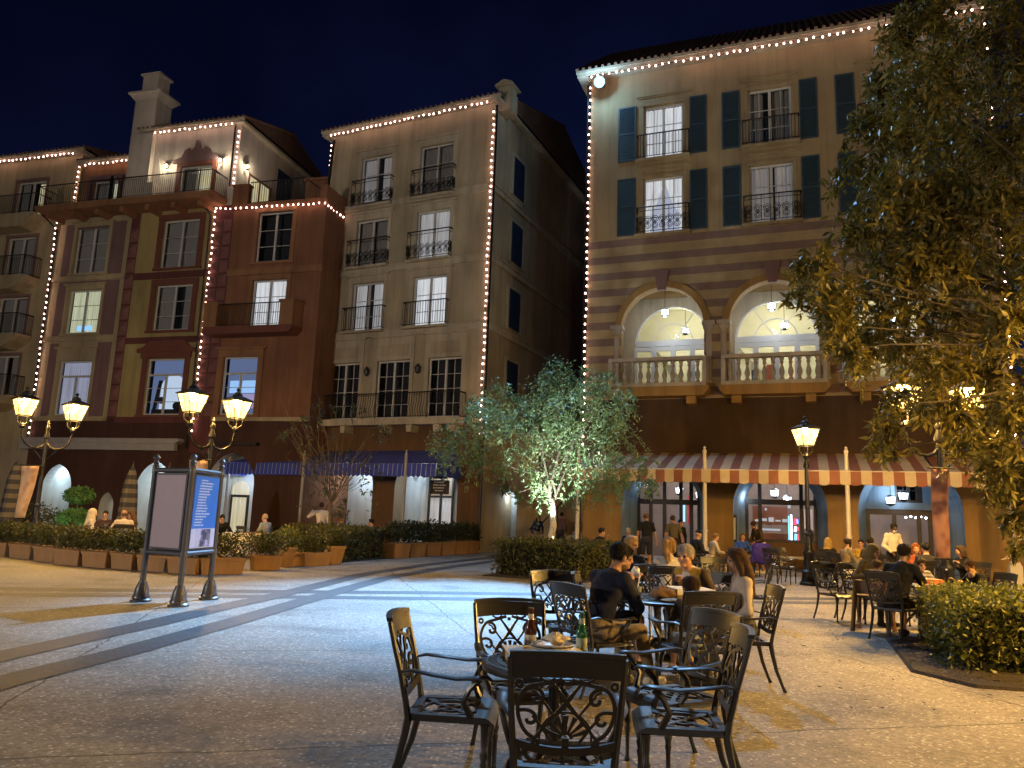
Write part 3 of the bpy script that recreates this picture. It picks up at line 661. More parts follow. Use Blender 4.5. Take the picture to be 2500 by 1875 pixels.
for u0, u1 in ((-4.1, -2.75), (-1.95, -1.42)):
    k = MB(); z0 = .7
    k.box(u0, u1, 2.2, 2.3, z0, z0+.12); k.box(u0, u0+.08, 2.2, 2.3, z0+.12, 3.6); k.box(u1-.08, u1, 2.2, 2.3, z0+.12, 3.6); k.box((u0+u1)/2-.05, (u0+u1)/2+.05, 2.21, 2.29, z0+.12, 3.6); k.box(u0, u1, 2.205, 2.295, 2.3, 2.4); k.box(u0-.05, u1+.05, 2.15, 2.35, 0, .69)
    w_ = k.build('shop_window', M_['frame_dark'], Mb)
    curtain(w_, u0+.05, u1-.05, z0+.1, 2.32, 2.32, 'cur_mid', .02)
    MB().box(u0+.05, u1-.05, 2.34, 2.36, 2.32, 3.6).build('back_wall', mat('shop_back', (.2,.15,.1), emit=(1,.8,.6), es=.12), w_)
k = MB(); k.box(-7.3, -6.6, 2.3, 2.36, 1.2, 2.6); k.build('menu_case', M_['frame_dark'], Mb); MB().box(-7.2, -6.7, 2.26, 2.295, 1.35, 2.45).build('menu_sheet', M_['cur_mid'], Mb)
pendant(Mb, -2.9, 1.4, 3.35, chain=.4); pendant(Mb, -4.0, 1.6, 3.3, chain=.4)
# hanging board with two rows of white lettering
hs = empty('hanging_sign', Wd(Mb, -2.55, -.2, 3.4), rad(-25), 'small dark hanging sign with scrollwork and pale lettering under the blue awning', 'sign')
k = MB(); k.box(-.02, .9, -.03, .03, -1.0, -.4); k.box(.12, .82, -.025, .025, -.34, -.08); k.tube([(0, 0, -.34), (.15, 0, -.05), (.4, 0, .02), (.9, 0, .05)], .02, 5); k.tube([(.1, 0, -.4), (.1, 0, .05)], .012, 4); k.tube([(.8, 0, -.4), (.8, 0, .05)], .012, 4); k.build('board', M_['frame_dark'], hs)
k = MB()
for r, L in enumerate((.55, .62, .6, .4)):
    x = .44-L/2
    while x < .44+L/2-.05: w_ = random.uniform(.03, .09); k.box(x, x+w_, -.036, -.031, -.52-r*.12, -.47-r*.12); x += w_+.03
k.build('lettering', mat('sign_paint', (.5, .48, .42), rough=.6), hs)
# blue awning
ba = empty('awning', Wd(Mb, -6.5, -1.1, 3.0), rad(-25), 'deep blue awning with thin white stripes and hipped ends over the arches', 'awning')
BW = [mat('awning_blue', (.035, .06, .40), rough=.8, var=.15), mat('awning_pale', (.30, .33, .5), rough=.8, var=.15)]
k = MB(); x0, x1, n = -6.3, 5.35, 50
for i in range(n):
    a = x0+(x1-x0)*i/n; b = a+(x1-x0)/n; wv = (b-a)*.13
    ta = max(-4.4, min(4.9, a*.93)); tb = max(-4.4, min(4.9, b*.93))
    k.add([(a, -1.1, .58), (b-wv, -1.1, .58), (tb-wv*.8, 1.08, 1.32), (ta, 1.08, 1.32)], [(0,1,2,3)], 0)
    k.add([(b-wv, -1.1, .58), (b, -1.1, .58), (tb, 1.08, 1.32), (tb-wv*.8, 1.08, 1.32)], [(0,1,2,3)], 1)
k.add([(x0, -1.1, .58), (x0, 1.0, .6), (-4.4, 1.08, 1.32)], [(0,1,2)], 0); k.add([(x1, -1.1, .58), (x1, 1.08, .6), (4.9, 1.08, 1.32)], [(0,1,2)], 0)
k.build('canopy', BW, ba)
k = MB()
for i in range(n):
    a = x0+(x1-x0)*i/n; b = a+(x1-x0)/n; wv = (b-a)*.13
    k.add([(a, -1.105, .575), (b-wv, -1.105, .575), (b-wv, -1.13, .06), ((a+b-wv)/2, -1.13, .0), (a, -1.13, .06)], [(0,1,2,3,4)], 0)
    k.add([(b-wv, -1.106, .575), (b, -1.106, .575), (b, -1.131, .06), (b-wv, -1.131, .06)], [(0,1,2,3)], 1)
for i in range(8):
    y = -1.1+i*.27; k.add([(x1, y, .57), (x1, y+.27, .57), (x1, y+.27, .08), (x1, y, .04)], [(0,1,2,3)], i % 2 and 0); k.add([(x0, y, .57), (x0, y+.27, .57), (x0, y+.27, .08), (x0, y, .04)], [(0,1,2,3)], 0)
k.build('valance', BW, ba)
k = MB()
for u in (-5.9, -3, 0, 2.6, 5.0): k.tube([(u, -1.08, .55), (u*.9, 1.0, 1.25)], .025, 5)
k.build('awning_frame', M_['frame_white'], ba)
gp = empty('awning_pole', (0,0,0), 0, 'x', 'pole', 'grey poles along the front of the blue awning')
k = MB(); k.lathe([(.12, 0), (.12, .35), (.07, .4), (.062, 3.9), (.075, 3.95), (.03, 4.05), (.045, 4.1), (.001, 4.15)], 10); k.build('shaft', mat('pole_grey', (.36, .34, .33), rough=.5, var=.1), gp, smooth=40)
us = {}
put(gp, us, Wd(Mb, -2.6, -2.25, 0), 0, 'grey awning pole near the right end of the blue awning, below the hanging sign')
put(gp, us, Wd(Mb, -12.6, -2.0, 0), 0, 'grey awning pole at the left end of the blue awning by the tall white arch')
put(gp, us, Wd(Mb, -7.95, -2.25, 0), 0, 'grey awning pole behind the sparse tree')
light_string('string of bulbs along the eaves of the cream building', [Wd(Mb, MU0+.1, -.4, 20.52), Wd(Mb, MU1, -.4, 20.52)], .30)
light_string('string of bulbs down the right corner of the cream building', [Wd(Mb, MU1-.05, -.1, 20.3), Wd(Mb, MU1-.05, -.1, 5.0)], .325)
light_string('short string of bulbs down the left corner of the cream building', [Wd(Mb, MU0+.1, -.1, 20.3), Wd(Mb, MU0+.02, -.1, 15.6)], .30)
MB().tube([(MU1+.12, -.12, 20.4), (MU1+.12, -.12, .1)], .06, 6).build('drain_pipe', M_['iron'], Mb)
MB().tube([(MU0+.25, -.12, 20.4), (MU0+.02, -.12, 16.2), (MU0-.06, -.12, 4.6)], .075, 6).build('drain_pipe', M_['iron'], Mb)

# ================================================================== passage wall with stairs between the buildings
al = bld('passage_wall', (-.7, 35.4), -6, 'beige passage wall with a pointed white arch and stair handrail behind the floodlit tree', 'wall')
MB().wall(rect(-.9, 4.6, -.1, 5.2), [arch(.42, 1.12, 0.0, 2.2, 14, .5)], 0, 1.0, 0, 1).build('wall', [M_['beige_stucco'], M_['lime_white']], al)
MB().box(.3, 1.3, 1.0, 1.05, -.05, 3.4).build('back_wall', M_['lime_white'], al)
MB().box(-.95, 4.65, -.06, .3, 5.2, 5.35).build('coping', M_['cream_trim'], al)
k = MB(); k.tube([(1.75, -.35, 1.05), (2.05, -.35, 1.05), (2.15, -.35, 1.12), (3.6, -.35, 2.75)], .035, 6); k.tube([(2.0, -.35, 1.05), (2.0, -.35, 0)], .02, 5); k.tube([(3.0, -.35, 2.05), (3.0, -.35, .6)], .02, 5); k.build('handrail', M_['iron'], al)
k = MB()
for i in range(6): k.box(2.1+i*.32, 2.1+i*.32+2.5, -1.3, -.005, i*.17, (i+1)*.17-.002)
k.build('stair', M_['stone'], al)
lamp('arch_light', 'POINT', (.75, .5, 2.4), 14, COOL, al, .06)

# ================================================================== left building: panelled yellow and terracotta, with rooftop house
Bb = bld('panelled_building', (-9.1, 35.0), -16, 'yellow, mauve and terracotta panelled building with pyramid-studded strips and a white rooftop house')
BU0 = -16.08
rows = [(5.8, 8.62), (10.05, 12.4), (13.3, 15.85)]
cb = (-14.86, -12.75); cc = (-9.38, -7.20); cr = (-3.81, -1.90); cr3 = (-5.0, -3.08)
MB().wall(rect(BU0, -11.45, 5.65, 16.4), [rect(*cb, *r) for r in rows], 0, .3).build('wall', M_['pale_stucco'], Bb)
MB().wall(rect(-11.45, -10.88, 5.65, 16.4), [], 0).build('wall', M_['plum_stucco'], Bb)
MB().wall(rect(-10.88, -6.42, 5.65, 16.4), [rect(*cc, *r) for r in rows], 0, .3).build('wall', M_['yellow_stucco'], Bb)
MB().wall(rect(-6.42, -5.28, 4.0, 16.4), [], 0).build('wall', M_['plum_stucco'], Bb)
MB().wall(rect(-5.28, -.12, 5.65, 16.1), [rect(*cr, *rows[1]), rect(*cr, *rows[2]), rect(*cr3, *rows[0])], 0, .3).build('wall', M_['terracotta_stucco'], Bb)
lower = [arch(-14.89, -13.08, 0, 2.15, 14, .35), arch(-11.25, -10.41, 0, 1.35, 14, .8), arch(-9.22, -7.11, 0, 2.2, 14, .3), arch(-5.29, -2.71, 0, 2.55, 14, .15)]
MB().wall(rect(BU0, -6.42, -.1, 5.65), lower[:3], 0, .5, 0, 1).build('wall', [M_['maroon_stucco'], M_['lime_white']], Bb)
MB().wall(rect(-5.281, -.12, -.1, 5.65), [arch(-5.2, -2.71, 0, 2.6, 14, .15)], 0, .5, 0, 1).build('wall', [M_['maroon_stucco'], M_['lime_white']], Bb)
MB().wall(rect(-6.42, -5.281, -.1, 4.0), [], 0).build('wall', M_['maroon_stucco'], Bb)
shell(Bb, BU0, -.12, 0, 12, -.1, 16.4, 'terracotta_stucco')
MB().box(BU0+.02, -.14, .0, 12, 16.38, 16.42).build('terrace', M_['terracotta_stucco'], Bb)
# painted panels, a few centimetres proud
k = MB()
for lo, hi in ((13.2, 16.05), (9.95, 12.85), (5.75, 9.55)):
    k.box(-15.6, cb[0]-.2, -.03, -.002, lo, hi); k.box(cb[1]+.18, -11.72, -.03, -.002, lo, hi)
    if lo > 9: k.box(cb[0]-.2, cb[1]+.18, -.031, -.002, hi-.3, hi+.001)
k.build('panel', M_['mauve_stucco'], Bb)
for a_ in ((BU0, -11.46, -.08, -.002, 12.9, 13.08), (BU0, -11.46, -.08, -.002, 9.65, 9.83), (BU0, -11.46, -.16, -.002, 5.5, 5.68), (-5.27, -.08, -.16, -.002, 5.5, 5.68)): MB().box(*a_).build('string_course', M_['pale_stucco'], Bb)
for a_ in ((-.05, -.002, 12.75, 13.1), (-.05, -.002, 9.4, 9.72), (-.12, -.002, 5.4, 5.7)): MB().box(-10.87, -6.43, *a_).build('string_course', M_['plum_stucco'], Bb)
k = MB(); k.box(-5.27, -.05, -.1, -.002, 12.65, 12.98); k.build('string_course', M_['orange_stucco'], Bb)
# rows of pyramid studs
def studs(u0, u1, z0, z1, nc, name='stud_strip'):
    k = MB(); w_ = (u1-u0)/nc; h = w_*1.35 if nc > 1 else (u1-u0)*1.5; n = int((z1-z0)/h)
    for c in range(nc):
        for i in range(n):
            a = u0+c*w_+.03; b = u0+(c+1)*w_-.03; lo = z0+i*h+.05; hi = lo+h-.1
            k.add([(a,-.01,lo),(b,-.01,lo),(b,-.01,hi),(a,-.01,hi),((a+b)/2,-.2,(lo+hi)/2)], [(0,1,4),(1,2,4),(2,3,4),(3,0,4)])
    k.build(name, M_['stud'], Bb)
M_['stud'] = mat('stud', (.20, .085, .075), rough=.85, var=.2)
studs(-11.44, -10.89, 5.7, 16.3, 1); studs(-6.38, -5.32, 5.7, 16.0, 2)
# windows of the panelled front
for ri, r in enumerate(rows):
    tr = .8 if ri == 0 else 0
    window(Bb, *cb, *r, m=('cur_blue', 'cur_green', 'cur_off')[ri], rows=3, transom=tr, mun=0 if ri == 0 else 1); surround(Bb, *cb, *r, 'pale_stucco', .18, .06, head=.05 if ri else .45, sill=True)
    window(Bb, *cc, *r, m=(None, 'cur_off', 'cur_off')[ri], rows=3, transom=tr, mun=1, back='room_blue' if ri == 0 else None); surround(Bb, *cc, *r, 'frame_red', .3, .06, head=.0, sill=True)
k = MB(); k.prism([(-10.0, 8.93), (-6.6, 8.93), (-6.6, 9.1), (-6.95, 9.2), (-7.3, 9.5), (-9.3, 9.5), (-9.65, 9.2), (-10.0, 9.1)], -.16, -.002); k.box(-9.75, -6.85, -.14, -.002, 8.63, 8.92); k.build('window_pediment', M_['frame_red'], Bb)
k = MB(); k.prism([(-13.0, 9.3), (-14.4, 9.3), (-14.4, 9.2), (-13.0, 9.2)], -.1, -.002); k.build('window_hood', M_['pale_stucco'], Bb)
window(Bb, *cr, *rows[2], m=None, rows=3, back='room_dark', mun=1); surround(Bb, *cr, *rows[2], 'orange_stucco', .22, .06, head=.02)
window(Bb, *cr, *rows[1], m='cur_lit', rows=3); surround(Bb, *cr, *rows[1], 'orange_stucco', .22, .06, head=.02, sill=False)
window(Bb, *cr3, *rows[0], m=None, rows=3, transom=.8, back='room_blue'); surround(Bb, *cr3, *rows[0], 'orange_stucco', .3, .07, head=.05)
# things seen in the two blue rooms
k = MB(); k.prism(arch(-8.85, -7.45, 5.9, 7.2, 10), .5, .55); k.build('lit_doorway', emis('lit_doorway', (.62, .78, 1), .75), Bb)
k = MB(); k.prism([(-9.2, 6.0), (-9.0, 6.0), (-8.75, 7.6), (-8.95, 7.6)], .42, .46); k.box(-9.2, -7.3, .4, .45, 5.9, 6.15); k.ball((-8.7, .44, 6.6), .18); k.ball((-7.7, .44, 6.3), .25); k.build('equipment', M_['room_dark'], Bb)
k = MB(); k.box(-4.9, -3.2, .52, .56, 6.95, 7.55); k.build('shelf_glow', emis('shelf_blue', (.35, .6, 1), .9), Bb)
k = MB(); k.box(-4.2, -3.3, .5, .54, 6.2, 6.9); k.build('screen', emis('room_screen', (.5, .45, .8), .6), Bb); k = MB(); k.ball((-3.25, .45, 7.15), .1); k.build('desk_lamp', M_['cool_core'], Bb)
k = MB(); k.box(-14.4, -13.5, .33, .36, 10.3, 10.55); k.build('screen', M_['tv_blue'], Bb)
# red balcony (second floor)
k = MB(); k.prism([(-5.7, 9.9), (-.9, 9.9), (-.9, 9.75), (-1.1, 9.55), (-5.7, 9.55)], -.9, -.003); k.build('balcony_slab', M_['frame_red'], Bb)
for a, b in ((-5.7, -5.0), (-1.6, -.9)):
    k = MB(); k.box(a, b, -.9, -.004, 9.905, 11.0); k.box(a-.05, b+.05, -.95, -.003, 11.0, 11.1); k.build('balcony_pier', M_['orange_stucco'], Bb)
railing(Bb, [(-4.98, -.8, 9.9), (-1.62, -.8, 9.9)], 1.1, .12)
# projecting roof balcony
k = MB(); k.prism([(-16.6, 16.72), (-5.75, 16.72), (-5.75, 16.55), (-5.9, 16.38), (-16.45, 16.38), (-16.6, 16.55)], -1.25, -.003)
for i in range(7): u = -15.9+i*1.55; k.prism([(u-.12, 16.375), (u+.12, 16.375), (u+.1, 16.1), (u-.1, 16.1)], -1.0, -.004)
k.build('balcony_slab', M_['orange_stucco'], Bb)
railing(Bb, [(-16.5, -.01, 16.72), (-16.5, -1.18, 16.72), (-5.85, -1.18, 16.72), (-5.85, -.01, 16.72)], 1.1, .12)
k = MB(); k.box(-11.95, -11.75, -1.22, -1.1, 16.73, 18.0); k.build('privacy_screen', M_['iron'], Bb)
# red terrace and parapet
k = MB(); k.box(-5.37, -4.5, -.12, .2, 16.1, 17.3); k.box(-5.42, -4.45, -.17, .25, 17.3, 17.4); k.box(-5.25, -.05, -.1, .25, 16.1, 16.35); k.box(-.45, -.1, -.1, 6, 16.36, 17.0); k.build('parapet', M_['terracotta_stucco'], Bb)
railing(Bb, [(-4.45, -.02, 16.35), (-1.35, -.02, 16.35), (-1.35, 3, 16.35)], 1.15, .13)
k = MB(); k.box(-3.4, -.15, 3.2, 7, 16.42, 18.9); k.box(-3.5, -.1, 3.1, 7.1, 18.9, 19.05); k.build('wall', M_['terracotta_stucco'], Bb)
# rooftop house
HU0, HU1 = -11.2, -5.40
MB().wall(rect(HU0, HU1, 16.42, 20.75), [rect(-8.75, -6.85, 16.75, 18.75)], .05, .25).build('wall', M_['white_stucco'], Bb)
k = MB(); k.wall([(0.3, 16.42), (9, 16.42), (9, 20.75), (0.3, 20.75)], [rect(1.3, 3.2, 16.5, 18.6)], 0, .2)
k.v = [(HU1-y, x-.25, z) for x, y, z in k.v]; k.build('wall', M_['white_stucco'], Bb)
k = MB(); k.box(HU0, HU0+.02, .3, 9, 16.42, 20.75); k.box(HU0, HU1, 8.7, 8.75, 16.42, 20.75); k.box(HU0, HU1, 1.0, 1.03, 16.42, 20.7); k.build('wall', M_['white_stucco'], Bb)
roof(Bb, HU0, HU1, .05, 8.7, 20.75, over=.3, pitch=.3)
k = MB(); k.box(HU1+.003, HU1+.05, 3.5, 4.9, 17.9, 20.0); k.build('blind_shutter', M_['navy_shutter'], Bb)
window(Bb, -8.75, -6.85, 16.75, 18.75, .15, 'cur_off', rows=3, mun=0); curtain(Bb, -7.75, -6.95, 16.8, 18.7, .3, 'cur_warm')
surround(Bb, -8.75, -6.85, 16.75, 18.75, 'frame_red', .25, .03, sill=False)
k = MB(); k.prism([(-9.25, 18.95), (-6.45, 18.95), (-6.5, 19.15), (-6.95, 19.25), (-7.1, 19.6), (-7.35, 19.75), (-7.5, 19.55), (-7.7, 19.75), (-7.75, 20.1), (-7.95, 20.1), (-8.0, 19.75), (-8.2, 19.55), (-8.35, 19.75), (-8.6, 19.6), (-8.75, 19.25), (-9.2, 19.15)], -.08, .04); k.build('door_pediment', M_['mauve_stucco'], Bb)
k = MB(); k.box(HU1-.08, HU1-.02, 1.1, 2.9, 16.55, 18.5); w_ = k.build('glass_door', M_['cur_warm'], Bb)
k = MB(); k.box(HU1-.01, HU1+.04, 1.0, 1.1, 16.5, 18.6); k.box(HU1-.01, HU1+.04, 2.9, 3.0, 16.5, 18.6); k.box(HU1-.01, HU1+.04, 1.95, 2.05, 16.5, 18.5); k.box(HU1-.01, HU1+.039, 1.1, 2.9, 18.5, 18.6); k.build('door_frame', M_['frame_red'], Bb)
for i, (u, v, z) in enumerate(((-9.6, -.1, 18.85), (-6.35, -.1, 18.85), (HU1+.15, .65, 18.75))):
    k = MB(); k.lathe([(.02, -.2), (.06, -.15)], 8, (u, v, z)); k.lathe([(.11, .1), (.02, .22)], 8, (u, v, z)); k.box(u-.03, u+.03, v, v+.12, z-.03, z+.03)
    s_ = k.build('wall_sconce', M_['iron'], Bb); MB().ball((u, v-.02, z), .075, 8).build('lamp_bulb', M_['warm_core'], s_)
    lamp('sconce_light', 'POINT', (u+(.12 if i == 2 else 0), v-(.14 if i < 2 else 0), z), 42, (1, .88, .66), Bb, .05)
# chimney
k = MB(); k.frustum((-11.25, .3), .75, .6, 16.42, 18.2); k.frustum((-11.25, .3), .70, .55, 18.2, 22.7); k.prism([(-10.56, 17.0), (-9.95, 17.0), (-9.98, 18.5), (-10.2, 19.3), (-10.45, 19.9), (-10.56, 20.6)], .0, .6)
k.frustum((-11.25, .3), 1.0, .82, 23.0, 23.1); k.frustum((-11.25, .3), .72, .57, 22.7, 22.998, 0, .96, .78); k.frustum((-11.25, .3), .5, .42, 23.12, 24.2); k.frustum((-11.25, .3), .62, .52, 24.2, 24.3); k.frustum((-11.25, .3), .5, .4, 24.3, 24.55, 0, .1, .1); k.build('chimney', M_['white_stucco'], Bb)
k = MB(); k.box(-10.5, -9.9, -.55, -.0, 16.73, 17.8); k.build('planter_box', M_['white_stucco'], Bb)
k = MB(); k.frustum((-2.9, 7.5), .5, .5, 20.0, 23.0); k.box(-3.5, -2.3, 6.9, 8.1, 23.0, 23.15); k.build('chimney', M_['white_stucco'], Bb)
# orange wing on the left of the chimney
MB().wall(rect(-15.4, -11.9, 16.42, 19.55), [rect(-14.55, -12.75, 16.7, 18.6)], .35, .2).build('wall', M_['orange_stucco'], Bb)
window(Bb, -14.55, -12.75, 16.7, 18.6, .45, 'cur_off', rows=3, mun=0); curtain(Bb, -13.5, -12.85, 16.75, 18.5, .62, 'cur_green'); surround(Bb, -14.55, -12.75, 16.7, 18.6, 'mauve_stucco', .2, -.31, sill=False)
roof(Bb, -15.4, -11.6, .35, 7, 19.55, over=.25, pitch=.3)
# retracted awning in its long grey case
k = MB(); k.prism([(-16.3, 4.62), (-6.75, 4.62), (-6.75, 4.5), (-6.95, 4.38), (-16.3, 4.38)], -.45, -.003); k.prism([(-16.3, 4.375), (-6.97, 4.375), (-6.97, 4.05), (-16.3, 4.05)], -.4, -.15)
k.build('awning_case', mat('awning_case', (.36, .34, .34), rough=.6, var=.15), Bb)
k = MB(); k.box(-5.0, -2.6, -.3, -.003, 4.35, 4.5); k.build('awning_case', M_['frame_dark'], Bb)
# porches of the ground floor
niche(Bb, -14.89, -13.08, 2.15, 1.9, 'lime_white', .5, pointed=.35); niche(Bb, -11.25, -10.41, 1.35, .75, 'lime_white', .5, pointed=.8); niche(Bb, -9.22, -7.11, 2.2, 1.9, 'lime_white', .5, pointed=.3); niche(Bb, -5.2, -2.71, 2.6, 1.9, 'lime_white', .5, pointed=.15)
for c, z, p in ((-14.3, 2.9, 48), (-10.83, 2.3, 16), (-7.7, 3.0, 48), (-3.5, 3.3, 70)): lamp('porch_light', 'POINT', (c, 1.0 if c != -10.83 else .45, z), p, (.66, .86, 1), Bb, .08)
for a, b, zt in ((-14.05, -13.15, 2.9), (-9.15, -8.3, 2.95), (-5.1, -4.1, 3.1)):
    k = MB(); k.box(a, b, 1.7, 1.8, 2.0, 2.12); k.box(a, a+.09, 1.7, 1.8, 0, 1.997); k.box(b-.09, b, 1.7, 1.8, 0, 1.997); k.box(a, b, 1.7, 1.8, 0, .25)
    w_ = k.build('porch_window', M_['frame_dark'], Bb)
    curtain(w_, a+.08, b-.08, .25, 2.0, 1.75, 'cur_warm', .015); k = MB(); k.prism(arch(a+.02, b-.02, 2.125, 2.3, 10), 1.72, 1.76); k.build('fanlight', M_['cur_warm'], w_)
k = MB(); k.prism([(-13.95, 3.0), (-13.3, 3.0), (-13.62, 2.6)], 1.3, 1.36); k.build('paper_lamp', emis('paper_lamp', (1, .75, .3), 1.6), Bb)
k = MB(); k.lathe([(.03, 0), (.2, .1), (.22, .25), (.05, .4)], 8, (-8.8, 1.3, 2.5)); k.build('chandelier', emis('porch_chandelier', (1, .8, .45), 2.0), Bb)
light_string('string of bulbs down the left corner of the panelled building', [Wd(Bb, -16.05, -.3, 16.3), Wd(Bb, -16.05, -.12, 4.6)], .335)
light_string('string of bulbs down the studded tower strip', [Wd(Bb, -6.28, -.12, 16.25), Wd(Bb, -6.28, -.12, 4.8)], .34)
light_string('string of bulbs along the terracotta cornice below the roof terrace', [Wd(Bb, -6.35, -.2, 16.25), Wd(Bb, -5.3, -.28, 16.1), Wd(Bb, -.15, -.2, 16.0), Wd(Bb, -.1, 1.6, 16.0)], .31)
light_string('string of bulbs along the eaves of the white rooftop house', [Wd(Bb, -10.55, -.3, 20.68), Wd(Bb, HU1-.05, -.3, 20.68)], .33)
light_string('string of bulbs down the right corner of the white rooftop house', [Wd(Bb, HU1-.05, -.05, 20.5), Wd(Bb, HU1-.05, -.05, 17.3)], .30)
light_string('short string of bulbs along the orange roof wing', [Wd(Bb, -15.2, .05, 19.5), Wd(Bb, -12.05, .05, 19.5)], .33)
MB().tube([(HU1-.25, -.1, 20.7), (HU1-.25, -.08, 17.4)], .05, 6).build('drain_pipe', M_['iron'], Bb)
MB().tube([(-6.6, -1.0, 16.4), (-6.55, -.1, 15.9), (-6.5, -.1, 4.2)], .05, 6).build('drain_pipe', M_['iron'], Bb)
MB().tube([(-16.4, -1.0, 16.4), (-16.15, -.1, 15.8), (-16.15, -.1, 4.2)], .05, 6).build('drain_pipe', M_['iron'], Bb)

# ================================================================== far-left building
Ab = bld('balconied_building', Wd(Bb, 0, .5, 0)[:2], -16, 'pale building at the end of the square with stacked curved balconies')
aw_ = [(-20.05, -18.0, 16.9, 19.1), (-20.1, -18.15, 13.4, 15.8), (-20.1, -18.1, 10.2, 12.35), (-20.1, -18.1, 6.9, 9.1)]
MB().wall(rect(-26, -15.75, 4.2, 20.35), [rect(*a) for a in aw_], 0, .3).build('wall', M_['pale_stucco'], Ab)
MB().wall(rect(-26, -15.75, -.1, 4.2), [], 0).build('wall', M_['beige_stucco'], Ab)
shell(Ab, -26, -15.75, 0, 12, 0, 20.35, 'pale_stucco'); roof(Ab, -26, -15.75, 0, 12, 20.35, over=.35, pitch=.3)
for i, a in enumerate(aw_):
    window(Ab, *a, m='cur_off', mun=0, rows=3); surround(Ab, *a, 'mauve_stucco', .15, .05, sill=False)
    if i == 0: curtain(Ab, a[1]-.75, a[1]-.35, a[2]+.1, a[3]-.1, .3, 'cur_warm')
    z = a[2]-.1; k = MB(); k.prism([(-21.5, z), (-17.5, z), (-17.5, z-.12), (-17.75, z-.4), (-18.4, z-.75), (-21.5, z-.75)], -1.0, -.003); k.build('balcony_slab', M_['pale_stucco'], Ab)
    railing(Ab, [(-21.5, -.95, z), (-17.75, -.95, z), (-17.55, -.75, z), (-17.55, -.01, z)], 1.1, .12)
light_string('string of bulbs along the eaves of the balconied building', [Wd(Ab, -25, -.4, 20.3), Wd(Ab, -15.8, -.4, 20.3)], .32)
light_string('string of bulbs down the corner of the balconied building', [Wd(Ab, -15.85, -.08, 20.1), Wd(Ab, -15.85, -.08, 16.5)], .32)
